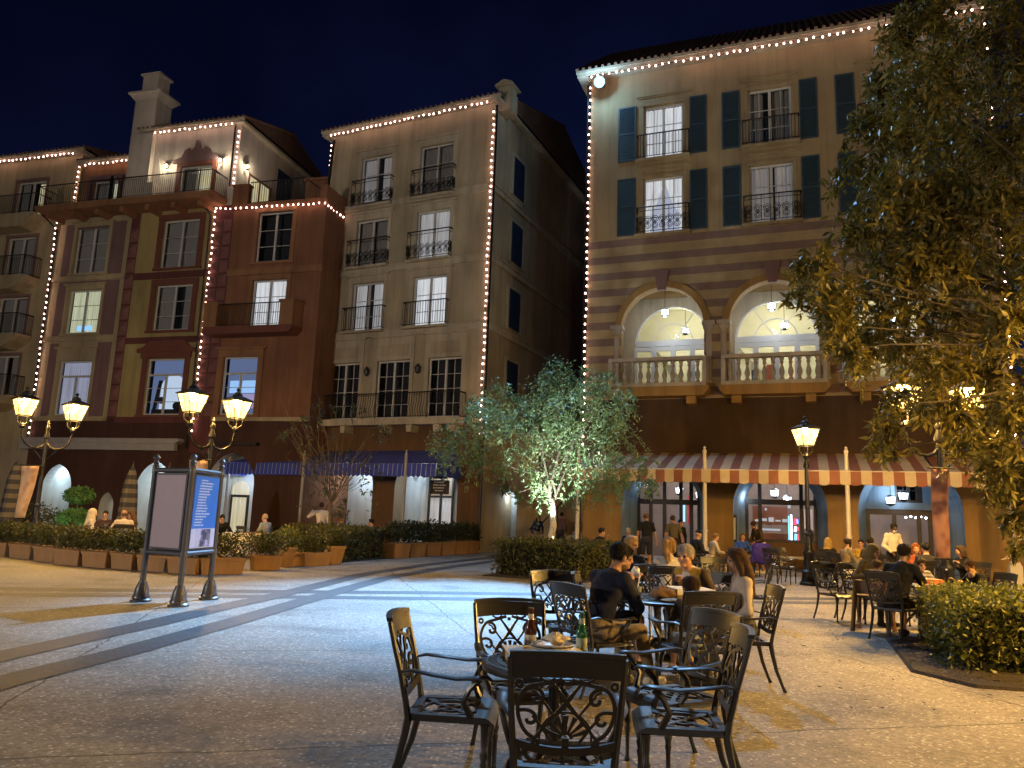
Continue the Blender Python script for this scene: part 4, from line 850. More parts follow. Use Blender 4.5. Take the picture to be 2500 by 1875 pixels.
# ================================================================== plaza pavement
def ground_mat():
    m, nt, N, L, b = _new('exposed_aggregate'); tc = N.new('ShaderNodeTexCoord'); O = tc.outputs['Object']
    def math_(op, a, bb=None, c=None):
        n = N.new('ShaderNodeMath'); n.operation = op
        for i, v in enumerate((a, bb, c)):
            if v is None: continue
            if isinstance(v, (int, float)): n.inputs[i].default_value = v
            else: L.new(v, n.inputs[i])
        return n.outputs[0]
    def noise(s, d=3, vec=O):
        n = N.new('ShaderNodeTexNoise'); n.inputs['Scale'].default_value = s; n.inputs['Detail'].default_value = d; L.new(vec, n.inputs['Vector']); return n
    dist = N.new('ShaderNodeVectorMath'); dist.operation = 'ADD'; nz = noise(30, 2); sc = N.new('ShaderNodeVectorMath'); sc.operation = 'SCALE'; sc.inputs['Scale'].default_value = .012
    L.new(nz.outputs['Color'], sc.inputs[0]); L.new(O, dist.inputs[0]); L.new(sc.outputs[0], dist.inputs[1])
    v = N.new('ShaderNodeTexVoronoi'); v.inputs['Scale'].default_value = 27; L.new(dist.outputs[0], v.inputs['Vector'])
    v2 = N.new('ShaderNodeTexVoronoi'); v2.inputs['Scale'].default_value = 70; L.new(dist.outputs[0], v2.inputs['Vector'])
    sep = N.new('ShaderNodeSeparateColor'); L.new(v.outputs['Color'], sep.inputs[0])
    # flecks of shell: some cells only, small and pale
    fleck = math_('MULTIPLY', math_('LESS_THAN', v.outputs['Distance'], .36), math_('GREATER_THAN', sep.outputs[0], .74))
    s2 = N.new('ShaderNodeSeparateColor'); L.new(v2.outputs['Color'], s2.inputs[0])
    ramp = N.new('ShaderNodeValToRGB'); e = ramp.color_ramp.elements
    e[0].position = 0; e[0].color = (.12, .108, .096, 1); e[1].position = 1; e[1].color = (.33, .295, .25, 1)
    L.new(math_('ADD', math_('MULTIPLY', s2.outputs[0], .55), math_('MULTIPLY', sep.outputs[1], .45)), ramp.inputs[0])
    mx = N.new('ShaderNodeMix'); mx.data_type = 'RGBA'; L.new(math_('MULTIPLY', fleck, math_('ADD', .35, math_('MULTIPLY', s2.outputs[1], .65))), mx.inputs[0]); L.new(ramp.outputs[0], mx.inputs[6]); mx.inputs[7].default_value = (.62, .57, .49, 1)
    big = noise(.35, 6); mr = N.new('ShaderNodeMapRange'); mr.inputs[1].default_value = .3; mr.inputs[2].default_value = .7; mr.inputs[3].default_value = .72; mr.inputs[4].default_value = 1.12; L.new(big.outputs['Fac'], mr.inputs[0])
    # control joints of the slab, every four metres, turned with the square
    sp = N.new('ShaderNodeSeparateXYZ'); mp = N.new('ShaderNodeMapping'); mp.inputs['Rotation'].default_value = (0, 0, rad(-14)); L.new(O, mp.inputs[0]); L.new(mp.outputs[0], sp.inputs[0])
    wob = math_('MULTIPLY', math_('SUBTRACT', noise(3, 3).outputs['Fac'], .5), .03)
    jx = math_('LESS_THAN', math_('ABSOLUTE', math_('SUBTRACT', math_('FRACT', math_('ADD', math_('DIVIDE', sp.outputs[0], 4.2), wob)), .5)), .0028)
    jy = math_('LESS_THAN', math_('ABSOLUTE', math_('SUBTRACT', math_('FRACT', math_('ADD', math_('DIVIDE', sp.outputs[1], 3.6), wob)), .5)), .0032)
    j = math_('MAXIMUM', jx, jy)
    spot = noise(1.1, 5); mr2 = N.new('ShaderNodeMapRange'); mr2.inputs[1].default_value = .52; mr2.inputs[2].default_value = .68; mr2.inputs[3].default_value = 1.04; mr2.inputs[4].default_value = .66; L.new(spot.outputs['Fac'], mr2.inputs[0])
    gum = N.new('ShaderNodeTexVoronoi'); gum.inputs['Scale'].default_value = 1.7; L.new(O, gum.inputs['Vector']); gm_ = math_('SUBTRACT', 1, math_('MULTIPLY', math_('LESS_THAN', gum.outputs['Distance'], .045), .5)); mr2_out = math_('MULTIPLY', mr2.outputs[0], gm_)
    fin = math_('MULTIPLY', math_('MULTIPLY', mr.outputs[0], mr2_out), math_('SUBTRACT', 1, math_('MULTIPLY', j, .7)))
    s = N.new('ShaderNodeVectorMath'); s.operation = 'SCALE'; L.new(mx.outputs[2], s.inputs[0]); L.new(fin, s.inputs['Scale']); L.new(s.outputs[0], b.inputs['Base Color'])
    rr = N.new('ShaderNodeMapRange'); rr.inputs[3].default_value = .5; rr.inputs[4].default_value = .8; L.new(big.outputs['Fac'], rr.inputs[0]); L.new(rr.outputs[0], b.inputs['Roughness'])
    b.inputs['Specular IOR Level'].default_value = .35
    bp = N.new('ShaderNodeBump'); bp.inputs['Strength'].default_value = .5; bp.inputs['Distance'].default_value = .006
    L.new(math_('ADD', v.outputs['Distance'], math_('MULTIPLY', v2.outputs['Distance'], .5)), bp.inputs['Height']); L.new(bp.outputs[0], b.inputs['Normal'])
    return m
def paver_mat():
    m, nt, N, L, b = _new('dark_pavers'); tc = N.new('ShaderNodeTexCoord'); br = N.new('ShaderNodeTexBrick'); br.inputs['Scale'].default_value = 4
    br.inputs['Color1'].default_value = (.024, .023, .026, 1); br.inputs['Color2'].default_value = (.048, .045, .048, 1); br.inputs['Mortar'].default_value = (.014, .014, .015, 1); br.inputs['Mortar Size'].default_value = .035
    mp = N.new('ShaderNodeMapping'); mp.inputs['Rotation'].default_value = (0, 0, rad(15)); L.new(tc.outputs['Object'], mp.inputs[0]); L.new(mp.outputs[0], br.inputs['Vector']); L.new(br.outputs['Color'], b.inputs['Base Color']); b.inputs['Roughness'].default_value = .62
    return m
G = 160; gm = ground_mat()
tag(MB().add([(-G, -G, 0), (G, -G, 0), (G, G, 0), (-G, G, 0)], [(0,1,2,3)]).build('ground', gm), kind='structure')
pv = paver_mat()
def band(pts, w, z=.004):
    """band of darker pavers laid through the points"""
    P = [Vector((x, y, 0)) for x, y in pts]; vs = []
    for i, p in enumerate(P):
        t = (P[min(i+1, len(P)-1)]-P[max(i-1, 0)]).normalized(); n = Vector((-t.y, t.x, 0)); vs += [p+n*w/2+Vector((0,0,z)), p-n*w/2+Vector((0,0,z))]
    return tag(MB().add(vs, [(2*i, 2*i+1, 2*i+3, 2*i+2) for i in range(len(P)-1)]).build('path', pv), kind='structure')
band([(-20, 9.5), (-8.55, 13.5), (-6.68, 13.93), (-1.05, 15.58), (6.35, 17.1), (16, 20)], .55)
band([(-20, 8.7), (-8.03, 12.7), (-6.3, 13.2), (-.98, 14.52), (6.45, 16.3), (16, 19.1)], .5)
band([(-4.95, 6.0), (-4.84, 7.8), (-4.7, 8.76), (-4.47, 10.25), (-4.28, 12.1), (-4.05, 13.6), (-3.91, 14.9), (-3.47, 19.3), (-2.33, 24.1), (-.61, 29.2), (-.3, 32)], .42, .008)
band([(-4.25, 5.0), (-4.14, 6.72), (-3.84, 8.43), (-3.82, 8.7), (-3.58, 10.7), (-3.38, 13.0), (-3.16, 15.2), (-2.76, 18.6), (-1.73, 22.9), (-.3, 27.5), (.1, 32)], .40, .008)
# soil beds under the hedges
soil = mat('soil', (.022, .015, .011), rough=.95, var=.5, scale=14, bump=1, bscale=30)
def bed(pts, h=.03): return tag(MB().add([(x, y, 0) for x, y in pts]+[(x*.985+sum(p[0] for p in pts)/len(pts)*.015, y*.985+sum(p[1] for p in pts)/len(pts)*.015, h) for x, y in pts], [tuple(range(len(pts), 2*len(pts)))]+[(i, (i+1)%len(pts), (i+1)%len(pts)+len(pts), i+len(pts)) for i in range(len(pts))]).build('ground', soil), kind='structure')
bed([(5.45, 11.4), (4.45, 8.75), (4.7, 8.0), (9.5, 7.0), (11, 11)]); bed([(-.6, 20.3), (1.95, 19.25), (3.7, 22.6), (1.0, 24.3)]); bed([(-5.0, 23.0), (-3.8, 27), (-6.2, 27.6), (-7, 24)])
# ================================================================== unprojection: pixel of the 2500 x 1875 frame -> point at distance Y
_R = (Matrix.Rotation(rad(99.85), 3, 'X') @ Matrix.Rotation(rad(2.1), 3, 'Z'))
def at(x, y, Y):
    d = _R @ Vector(((x-1250)/1878, -(y-937.5)/1878, -1)); return Vector((0, 0, CAMH))+d*(Y/d.y)
def gnd(x, y, z=0):
    d = _R @ Vector(((x-1250)/1878, -(y-937.5)/1878, -1)); return Vector((0, 0, CAMH))+d*((z-CAMH)/d.z)
# ================================================================== street lamps
M_['lamp_glass'] = glass('lamp_glass', tint=(1, .93, .75), refl=.12, rough=.15, em=(1, .66, .2), es=1.7)
def lantern(par, x, y, z):
    """four-sided street lantern, z at the middle of its glass"""
    k = MB(); a, b = .16, .275
    for sx in (-1, 1):
        for sy in (-1, 1): k.bar((x+sx*a, y+sy*a, z-.23), (x+sx*b, y+sy*b, z+.23), .02)
    for zz, r in ((-.23, a), (.23, b)):
        for p, q in (((-1,-1),(1,-1)), ((1,-1),(1,1)), ((1,1),(-1,1)), ((-1,1),(-1,-1))): k.bar((x+p[0]*r, y+p[1]*r, z+zz), (x+q[0]*r, y+q[1]*r, z+zz), .026)
    for sx, sy in ((0,-1),(0,1),(-1,0),(1,0)): k.bar((x+sx*a, y+sy*a, z-.23), (x+sx*b, y+sy*b, z+.23), .011)
    for sx in (-1, 1):
        for sy in (-1, 1): k.tube([(x+sx*.13, y+sy*.13, z-.24), (x+sx*.12, y+sy*.12, z-.4), (x+sx*.03, y+sy*.03, z-.5)], .016, 5)
    k.lathe([(.03, -.6), (.075, -.57), (.09, -.52), (.06, -.47), (.03, -.44)], 12, (x, y, z))
    o = k.build('lantern', M_['iron'], par)
    c = MB(); c.frustum((x, y), b+.035, b+.035, z+.24, z+.262); c.frustum((x, y), b+.02, b+.02, z+.263, z+.36, 0, .13, .13); c.lathe([(.13, .36), (.12, .42), (.07, .47), (.03, .49), (.035, .52), (.055, .55), (.035, .58), (.001, .61)], 12, (x, y, z)); c.build('lantern_cap', M_['iron'], o)
    g = MB(); g.frustum((x, y), a-.012, a-.012, z-.222, z+.225, 0, b-.012, b-.012); g.build('lamp_glass', M_['lamp_glass'], o)
    MB().ball((x, y, z+.12), .06, 10, sz=1.2).build('lamp_bulb', M_['lamp_core'], o, smooth=True)
    return o
def post_base(k, top, r=.075):
    k.lathe([(.26,0),(.26,.07),(.21,.12),(.19,.3),(.21,.36),(.15,.42),(.13,.8),(.15,.84),(.15,.9),(.1,.96),(r+.01,1.1),(r,1.3),(r+.03,1.33),(r+.03,1.39),(r-.005,1.42),(r-.02,top-.3),(r+.01,top-.27),(r+.01,top-.2),(r-.03,top-.1),(.045,top)], 14)
def double_lamp(loc, yaw, label, banner=None, power=1150, col=AMBER):
    o = empty('street_lamp', loc, yaw, label, 'street lamp', 'twin lantern street lamps')
    k = MB(); post_base(k, 3.55); k.lathe([(.05, 3.5), (.07, 3.55), (.055, 3.6), (.03, 3.66), (.045, 3.7), (.001, 3.8)], 10); k.build('post', M_['iron'], o, smooth=40)
    for s in (-1, 1):
        k = MB(); pts = [(0, 0, 3.15), (s*.1, 0, 3.02), (s*.24, 0, 2.97), (s*.4, 0, 3.0), (s*.54, 0, 3.1), (s*.62, 0, 3.25), (s*.65, 0, 3.45), (s*.65, 0, 3.55)]
        k.tube(pts, [.04,.038,.035,.032,.03,.028,.028,.03], 8, up=(0,1,0)); k.tube([(0, 0, 2.6), (s*.12, 0, 2.72), (s*.3, 0, 2.95)], .022, 6, up=(0,1,0)); k.build('arm', M_['iron'], o, smooth=True)
        lantern(o, s*.65, 0, 4.08)
        lamp('lantern_light', 'POINT', (s*.65, 0, 4.25), power, col, o, .1)
    return o
l1 = double_lamp((-13.35, 22.2, 0), rad(46), 'twin lantern street lamp beside the far left planters, with a tapering banner')
l2 = double_lamp((-7.75, 20.0, 0), rad(54), 'twin lantern street lamp rising behind the information kiosk')
l3 = double_lamp((8.35, 14.9, 0), 0, 'twin lantern street lamp half hidden in the big tree, with a reddish banner', power=2500)
double_lamp((9.6, 5.6, 0), rad(70), 'twin lantern street lamp beyond the right edge of the photo', power=6500)
def added_globe_lamp(loc, label, power, col=(1, .90, .82)):  # invented lamp posts, added out of view to brighten facades and foreground
    o = empty('added_globe_lamp', loc, 0, label, 'street lamp', 'added globe lamps out of view'); k = MB(); post_base(k, 4.2); k.build('post', M_['iron'], o, smooth=40)
    MB().ball((0, 0, 4.45), .26, 16).build('globe', glass('globe', tint=(.95, .95, .95), refl=.1, rough=.3, em=(1, .93, .86), es=2), o, smooth=True); lamp('added_fill_light', 'POINT', (0, 0, 4.45), power, col, o, .2)
added_globe_lamp((-21, 1, 0), 'added globe lamp out of view on the left, for facade light', 7800); added_globe_lamp((1, -30, 0), 'added globe lamp far behind the camera, for facade light', 4000); added_globe_lamp((23, 1, 0), 'added globe lamp out of view on the right, for fill light', 3800, (1, .74, .42))
so = empty('street_lamp', (8.18, 21.2, 0), rad(10), 'single lantern street lamp in front of the red and white awning', 'street lamp')
k = MB(); post_base(k, 3.42, .07); k.lathe([(.04, 3.4), (.08, 3.45), (.05, 3.5), (.04, 3.56)], 10); k.build('post', M_['iron'], so, smooth=40); lantern(so, 0, 0, 3.98); lamp('lantern_light', 'POINT', (0, 0, 4.15), 1000, AMBER, so, .1)
# banners hung from the posts
def banner(loc, yaw, wt, wb, z0, z1, m, label, dx=0):
    o = empty('banner', loc, yaw, label, 'banner', 'banners on the lamp posts'); vs = []; n = 14
    for i in range(n+1):
        t = i/n; z = z1+(z0-z1)*t; wv = wt+(wb-wt)*t
        for j in range(7): s = j/6; vs.append((dx-wt/2+wv*s, .035*math.sin(s*7+t*2)+.03*math.sin(t*5), z))
    f = [(i*7+j, i*7+j+1, i*7+j+8, i*7+j+7) for i in range(n) for j in range(6)]
    c = MB().add(vs, f).build('cloth', m, o, smooth=True); sd = c.modifiers.new('thick', 'SOLIDIFY'); sd.thickness = .006
    k = MB(); k.tube([(dx-wt/2-.06, 0, z1+.02), (dx+wt/2+.1, 0, z1+.02)], .02, 6); k.tube([(dx-wt/2-.04, 0, z0-.02), (dx-wt/2+wb+.08, 0, z0-.02)], .015, 6); k.build('rod', M_['iron'], o)
def banner_mat(n, c, c2):
    m, nt, N, L, b = _new(n); tc = N.new('ShaderNodeTexCoord'); w_ = N.new('ShaderNodeTexVoronoi'); w_.feature = 'SMOOTH_F1'; w_.inputs['Scale'].default_value = 6; L.new(tc.outputs['Object'], w_.inputs['Vector'])
    r = N.new('ShaderNodeValToRGB'); r.color_ramp.elements[0].color = (*c, 1); r.color_ramp.elements[1].color = (*c2, 1); r.color_ramp.elements[0].position = .2; r.color_ramp.elements[1].position = .55
    L.new(w_.outputs['Distance'], r.inputs[0]); L.new(r.outputs[0], b.inputs['Base Color']); b.inputs['Roughness'].default_value = .8; return m
bn1 = banner_mat('banner_tan', (.42, .24, .13), (.55, .36, .22)); bn2 = banner_mat('banner_rose', (.17, .065, .055), (.26, .13, .11))
banner((-13.5, 22.0, 0), 0, .48, .3, 1.0, 2.45, bn1, 'tan tapering banner on the street lamp beside the far left planters', -.08)
banner((-7.95, 19.8, 0), rad(-8), .5, .34, 1.2, 2.65, bn1, 'tan banner on the street lamp behind the information kiosk', 0)
banner((8.2, 14.6, 0), 0, .36, .26, 1.05, 2.7, bn2, 'dusty rose banner hanging beside the dark post under the big tree', -.02)
banner((14.4, 22.2, 0), rad(-20), .6, .4, 1.2, 3.2, bn2, 'dusty rose banner past the last awning pole at the edge of the photo', .5)
# ================================================================== information kiosk
K = [Vector((-4.92, 12.06, 0)), Vector((-5.69, 12.49, 0)), Vector((-4.85, 13.09, 0))]
kc = (K[0]+K[1]+K[2])/3
ki = empty('information_kiosk', kc, 0, 'three-sided information kiosk on posts with a blue poster and a blank mauve panel', 'kiosk')
M_['kiosk_grey'] = mat('kiosk_grey', (.075, .075, .085), rough=.38, var=.1, metal=.3)
for p in K:
    q = p-kc; k = MB(); k.lathe([(.045, .28), (.045, 1.98), (.05, 2.0), (.05, 2.12), (.035, 2.14), (.05, 2.17), (.03, 2.2), (.055, 2.25), (.03, 2.29), (.001, 2.3)], 12, q); k.lathe([(.06, .72), (.06, .8)], 10, q); k.build('post', M_['kiosk_grey'], ki, smooth=40)
    k = MB(); k.lathe([(.155, 0), (.155, .03), (.13, .05), (.13, .08), (.115, .1), (.1, .2), (.07, .28), (.06, .31), (.001, .31)], 16, q); k.build('foot', M_['kiosk_grey'], ki, smooth=40)
def kiosk_side(a, b, mp):
    A, B = K[a]-kc, K[b]-kc; t = (B-A).normalized(); n = Vector((t.y, -t.x, 0))
    if n.dot(A+B) < 0: n = -n
    for z in (2.05, .77): MB().tube([A+t*.03+Vector((0,0,z)), B-t*.03+Vector((0,0,z))], .038, 8).build('rail', M_['kiosk_grey'], ki)
    L = (B-A).length; s0, s1 = .07, L-.07
    def P(s, z, d): return tuple(A+t*s+n*d+Vector((0,0,z)))
    def slab(s0, s1, z0, z1, d0, d1, m, nm, par):
        k = MB(); k.add([P(s0,z0,d0),P(s1,z0,d0),P(s1,z1,d0),P(s0,z1,d0),P(s0,z0,d1),P(s1,z0,d1),P(s1,z1,d1),P(s0,z1,d1)], [(0,1,2,3),(4,5,6,7),(0,1,5,4),(1,2,6,5),(2,3,7,6),(3,0,4,7)]); return k.build(nm, m, par)
    fr = slab(s0, s1, .82, 2.0, -.02, .02, M_['kiosk_grey'], 'panel_frame', ki)
    sh = slab(s0+.03, s1-.03, .85, 1.97, .021, .026, mp, 'poster', fr)
    return P, slab, sh, s0+.03, s1-.03
kiosk_side(0, 1, mat('mauve_panel', (.34, .26, .285), rough=.45, var=.06, scale=6))
P, slab, sh, s0, s1 = kiosk_side(0, 2, mat('blue_poster', (.03, .13, .48), rough=.35, var=.04, emit=(.03, .14, .5), es=.12))
kiosk_side(1, 2, M_['kiosk_grey'])
flip = 1
txt = mat('poster_text', (.55, .6, .75), rough=.5, var=0); k = MB()
for r, L_ in enumerate((.25, .5, .5, .5, .38, .45, .33, .3, .32, .37, .42, .4, .55, .42, .3, .27, .36)):
    z = 1.9-r*.044; x = s0+.17+(.03 if r < 2 else 0)-.006*r
    e = x+L_*.9
    while x < e:
        w_ = random.uniform(.02, .06); k.add([P(x, z, .028), P(min(x+w_, e), z, .028), P(min(x+w_, e), z+.017, .028), P(x, z+.017, .028)], [(0,1,2,3)]); x += w_+.012
k.build('lettering', txt, sh)
slab(s0, s1, .85, 1.15, .0262, .0285, mat('poster_border', (.42, .45, .62), rough=.4, var=.05), 'picture_border', sh)
pm, nt, N, L, b = _new('poster_picture'); tc = N.new('ShaderNodeTexCoord'); wv = N.new('ShaderNodeTexWave'); wv.inputs['Scale'].default_value = 4; wv.inputs['Distortion'].default_value = 9; wv.inputs['Detail'].default_value = 4; L.new(tc.outputs['Object'], wv.inputs['Vector'])
r = N.new('ShaderNodeValToRGB'); r.color_ramp.elements[0].color = (.03, .03, .07, 1); r.color_ramp.elements[1].color = (.4, .4, .6, 1); L.new(wv.outputs['Fac'], r.inputs[0]); L.new(r.outputs[0], b.inputs['Base Color'])
slab(s0+.17, s1-.16, .865, 1.14, .0287, .031, pm, 'picture', sh)
# ================================================================== foliage
def leaves(name, C, size, m, par=None, droop=.25, idx=None, aspect=.36, jit=.5):
    C = np.asarray(C); n = len(C); d = RNG.normal(size=(n, 3)); d[:, 2] -= droop*2; d /= np.linalg.norm(d, axis=1)[:, None]
    s = RNG.normal(size=(n, 3)); s -= d*(s*d).sum(1)[:, None]; s /= np.linalg.norm(s, axis=1)[:, None]; nrm = np.cross(d, s)
    L = size*(1+RNG.uniform(-jit, jit, n))[:, None]; W = L*aspect
    V = np.stack([C, C+d*L*.45+s*W*.5+nrm*L*.06, C+d*L, C+d*L*.45-s*W*.5+nrm*L*.06], 1).reshape(-1, 3)
    return mesh_obj(name, V, np.arange(4*n).reshape(n, 4), m, par, idx)
def blob(c, r, n, flat=1.0, shell=.55):
    d = RNG.normal(size=(n, 3)); d /= np.linalg.norm(d, axis=1)[:, None]; q = (shell+(1-shell)*RNG.random(n)**.6)[:, None]
    return np.asarray(c)+d*q*r*np.array([1, 1, flat])
def sprays(c, r, k, per, droop=.5):
    """leafy twigs hanging out of a clump"""
    out = []
    for _ in range(k):
        d = RNG.normal(size=3); d /= np.linalg.norm(d); p = np.asarray(c)+d*r*RNG.uniform(.2, .95); v = d*.6+np.array([0, 0, -droop])
        L = r*RNG.uniform(.5, 1.1); t = RNG.random(per)[:, None]
        out.append(p+v*t*L+np.array([0, 0, -1])*t**2*L*.25+RNG.normal(size=(per, 3))*r*.05)
    return np.concatenate(out)
bark = mat('bark', (.52, .48, .44), rough=.9, var=.4, scale=9, bump=.6, bscale=25); dbark = mat('dark_bark', (.07, .055, .04), rough=.95, var=.4, scale=8, bump=.6)
def bend(pts, a=.09):
    P = [Vector(p) for p in pts]; out = [P[0]]
    for p, q in zip(P[:-1], P[1:]):
        L = (q-p).length
        for t in (.33, .67): out.append(p.lerp(q, t)+Vector((random.uniform(-a, a), random.uniform(-a, a), random.uniform(-a, a)*.7))*L)
        out.append(q)
    return out
def bendr(r): 
    out = [r[0]]
    for p, q in zip(r[:-1], r[1:]): out += [p+(q-p)*.33, p+(q-p)*.67, q]
    return out
def tree(name, label, base, trunk, limbs, C, size, lm, bk, group=None, droop=.25, aspect=.36):
    o = empty(name, base, 0, label, 'tree', group); B = Vector(base); k = MB()
    k.tube([Vector(p)-B for p in trunk[0]], trunk[1], 9); [k.tube([Vector(p)-B for p in pts], rr, 9) for pts, rr in [(bend(p_), bendr(r_)) for p_, r_ in limbs if r_[0] > .06]]
    k.build('trunk', bk, o, smooth=True); k = MB(); [k.tube([Vector(p)-B for p in pts], rr, 6) for pts, rr in [(bend(p_), bendr(r_)) for p_, r_ in limbs if r_[0] <= .06]]; k.build('branches', dbark, o, smooth=True)
    leaves('crown', np.asarray(C)-np.array(base), size, lm, o, droop, aspect=aspect)
    return o
# floodlit tree in the middle
lm1 = leafmat('leaf_olive', (.07, .13, .06), (.17, .24, .11), .3)
cl = [(1205,795,38),(1180,850,58),(1222,840,48),(1075,850,42),(1040,885,40),(985,945,52),(1050,925,56),(1025,985,42),(950,965,30),(1150,925,66),(1100,900,50),(1240,900,66),(1300,850,55),(1280,820,36),(1330,900,45),(1335,945,45),(1290,985,58),(1215,995,60),(1180,1050,42),(1262,1055,45),(1120,1000,46),(1375,1010,42),(1400,1050,28),(1320,1040,36),(1110,1065,16),(1345,860,24)]
C = []; tips = []
for x, y, r in cl:
    p = at(x*1.1302, y*1.1302, 22.3+random.uniform(-1.3, 1.3)); R_ = r*1.1302*22.3/1878*1.02; tips.append((p, R_))
    C.append(blob(p, R_, int(330*(r/50)**2), .9, .2)); C.append(sprays(p, R_*1.05, int(15*(r/50)**2)+3, 34))
base = (1.27, 22.3, 0); fork = Vector((1.27, 22.3, 2.05))
limbs = []
for i, (dx, dy, dz) in enumerate(((-.75, .1, 1.9), (.1, -.2, 2.3), (.75, .2, 2.0), (-.35, -.5, 1.6), (.4, .6, 1.5))):
    e = fork+Vector((dx, dy, dz)); limbs.append(([fork-Vector((0,0,.15)), fork+Vector((dx*.45, dy*.5, dz*.4)), e, e+Vector((dx*.6, dy*.8, dz*.35))], [.05, .038, .022, .01]))
for p, R_ in tips[::4]: q = fork+(p-fork)*.45+Vector((0,0,.35)); limbs.append(([fork+Vector((0,0,.6)), q, p], [.016, .011, .004]))
tree('floodlit_tree', 'small floodlit tree with a white-lit trunk rising from a square hedge', base, ([(1.25, 22.3, 0), (1.22, 22.3, .7), (1.33, 22.3, 1.3), (1.27, 22.3, 2.1)], [.12, .1, .095, .085]), limbs, np.concatenate(C), .10, lm1, bark)
ul = empty('spotlight', (1.3, 21.25, .74), 0, 'small white spotlight at the foot of the floodlit tree', 'spotlight')
k = MB(); k.lathe([(.07, 0), (.08, .12), (.09, .16), (.06, .162), (.001, .15)], 10); k.build('housing', M_['iron'], ul)
lamp('uplight', 'SPOT', (1.3, 21.25, .95), 3000, (.92, 1, .95), None, .05, 82, (1.2, 22.3, 4.0), .6)
# sparse tree on the left
lm2 = leafmat('leaf_dark', (.02, .028, .012), (.06, .07, .03), .2)
C = []; limbs = []; f0 = Vector((-5.55, 24.5, 1.75))
for x, y, r in ((870,1180,40),(800,1200,30),(760,1120,28),(905,1120,30),(830,1100,40),(740,1030,30),(860,1000,34),(790,1000,28),(930,1040,22),(700,1060,20),(840,1230,26)):
    p = at(x, y, 24.5+random.uniform(-.8, .8)); C.append(sprays(p, r*24.5/1878*1.2, 9, 18, .7)); limbs.append(([f0, f0+(p-f0)*.5+Vector((0,0,.25)), p], [.02, .011, .004]))
for i in range(60):
    a = f0+Vector((random.uniform(-1.6, 1.6), random.uniform(-1, 1), random.uniform(.9, 3.3))); q = a+Vector((random.uniform(-.5, .5), random.uniform(-.3, .3), random.uniform(.15, .7))); limbs.append(([f0+(a-f0)*.35, a, q], [.007, .005, .0025]))
tree('sparse_tree', 'thin half bare tree with twiggy branches in front of the blue awning', (-5.5, 24.5, 0), ([(-5.5, 24.5, 0), (-5.52, 24.5, 1.0), f0], [.08, .07, .06]), limbs, np.concatenate(C), .10, lm2, dbark)
# big tree at the right
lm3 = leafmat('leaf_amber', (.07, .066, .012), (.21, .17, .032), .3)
cl = [(1950,60,66),(2060,80,80),(2160,40,80),(1905,165,44),(2000,170,88),(2120,200,88),(2200,150,70),(1870,260,46),(1950,280,78),(2060,300,88),(2170,310,78),(1855,370,54),(1940,400,78),(2050,420,86),(2160,430,70),(1845,480,56),(1930,510,78),(2040,540,86),(2150,550,78),(1765,560,44),(1735,610,38),(1800,620,56),(1870,640,68),(1970,660,78),(2080,670,78),(2180,680,60),(1795,700,44),(1860,720,56),(1940,760,56),(1835,755,34),(2030,780,66),(2130,780,56),(1945,850,40),(1915,915,40),(1925,970,20),(2050,880,52),(2140,905,48),(2205,870,55),(2085,950,50),(2165,980,55),(2205,1040,50),(2135,1010,40),(2192,1110,32),(2195,1170,16),(2260,300,90),(2260,560,90),(2270,800,80),(2280,1000,60),(2010,20,50),(1960,560,60)]
C = []; limbs = []; tb = Vector((9.4, 10.6, 0)); f1 = Vector((9.3, 10.7, 3.1))
for x, y, r in cl:
    Y = 10.9+random.uniform(-1.3, 1.6); p = at(x*1.1302, y*1.1302, Y); R_ = r*1.1302*Y/1878
    C.append(blob(p, R_*1.05, int(200*(r/60)**2), .95, .1)); C.append(sprays(p, R_, int(17*(r/60)**2)+3, 28, 1.1))
    q = f1+(p-f1)*.55+Vector((0, 0, .5)); limbs.append(([f1, q, p], [.035, .02, .005]))
for e in ((6.6, 10.9, 5.2), (7.2, 11.3, 8.0), (8.6, 10.3, 9.3), (6.9, 10.7, 3.6)): e = Vector(e); limbs.append(([f1-Vector((0,0,.3)), f1+(e-f1)*.5+Vector((0,0,.4)), e], [.14, .09, .03]))
tree('shade_tree', 'big leafy tree lit amber by the lamps, filling the upper right of the square', tuple(tb), ([tb, (9.35, 10.6, 1.5), f1], [.24, .2, .18]), limbs, np.concatenate(C), .132, lm3, dbark, droop=.5, aspect=.3)
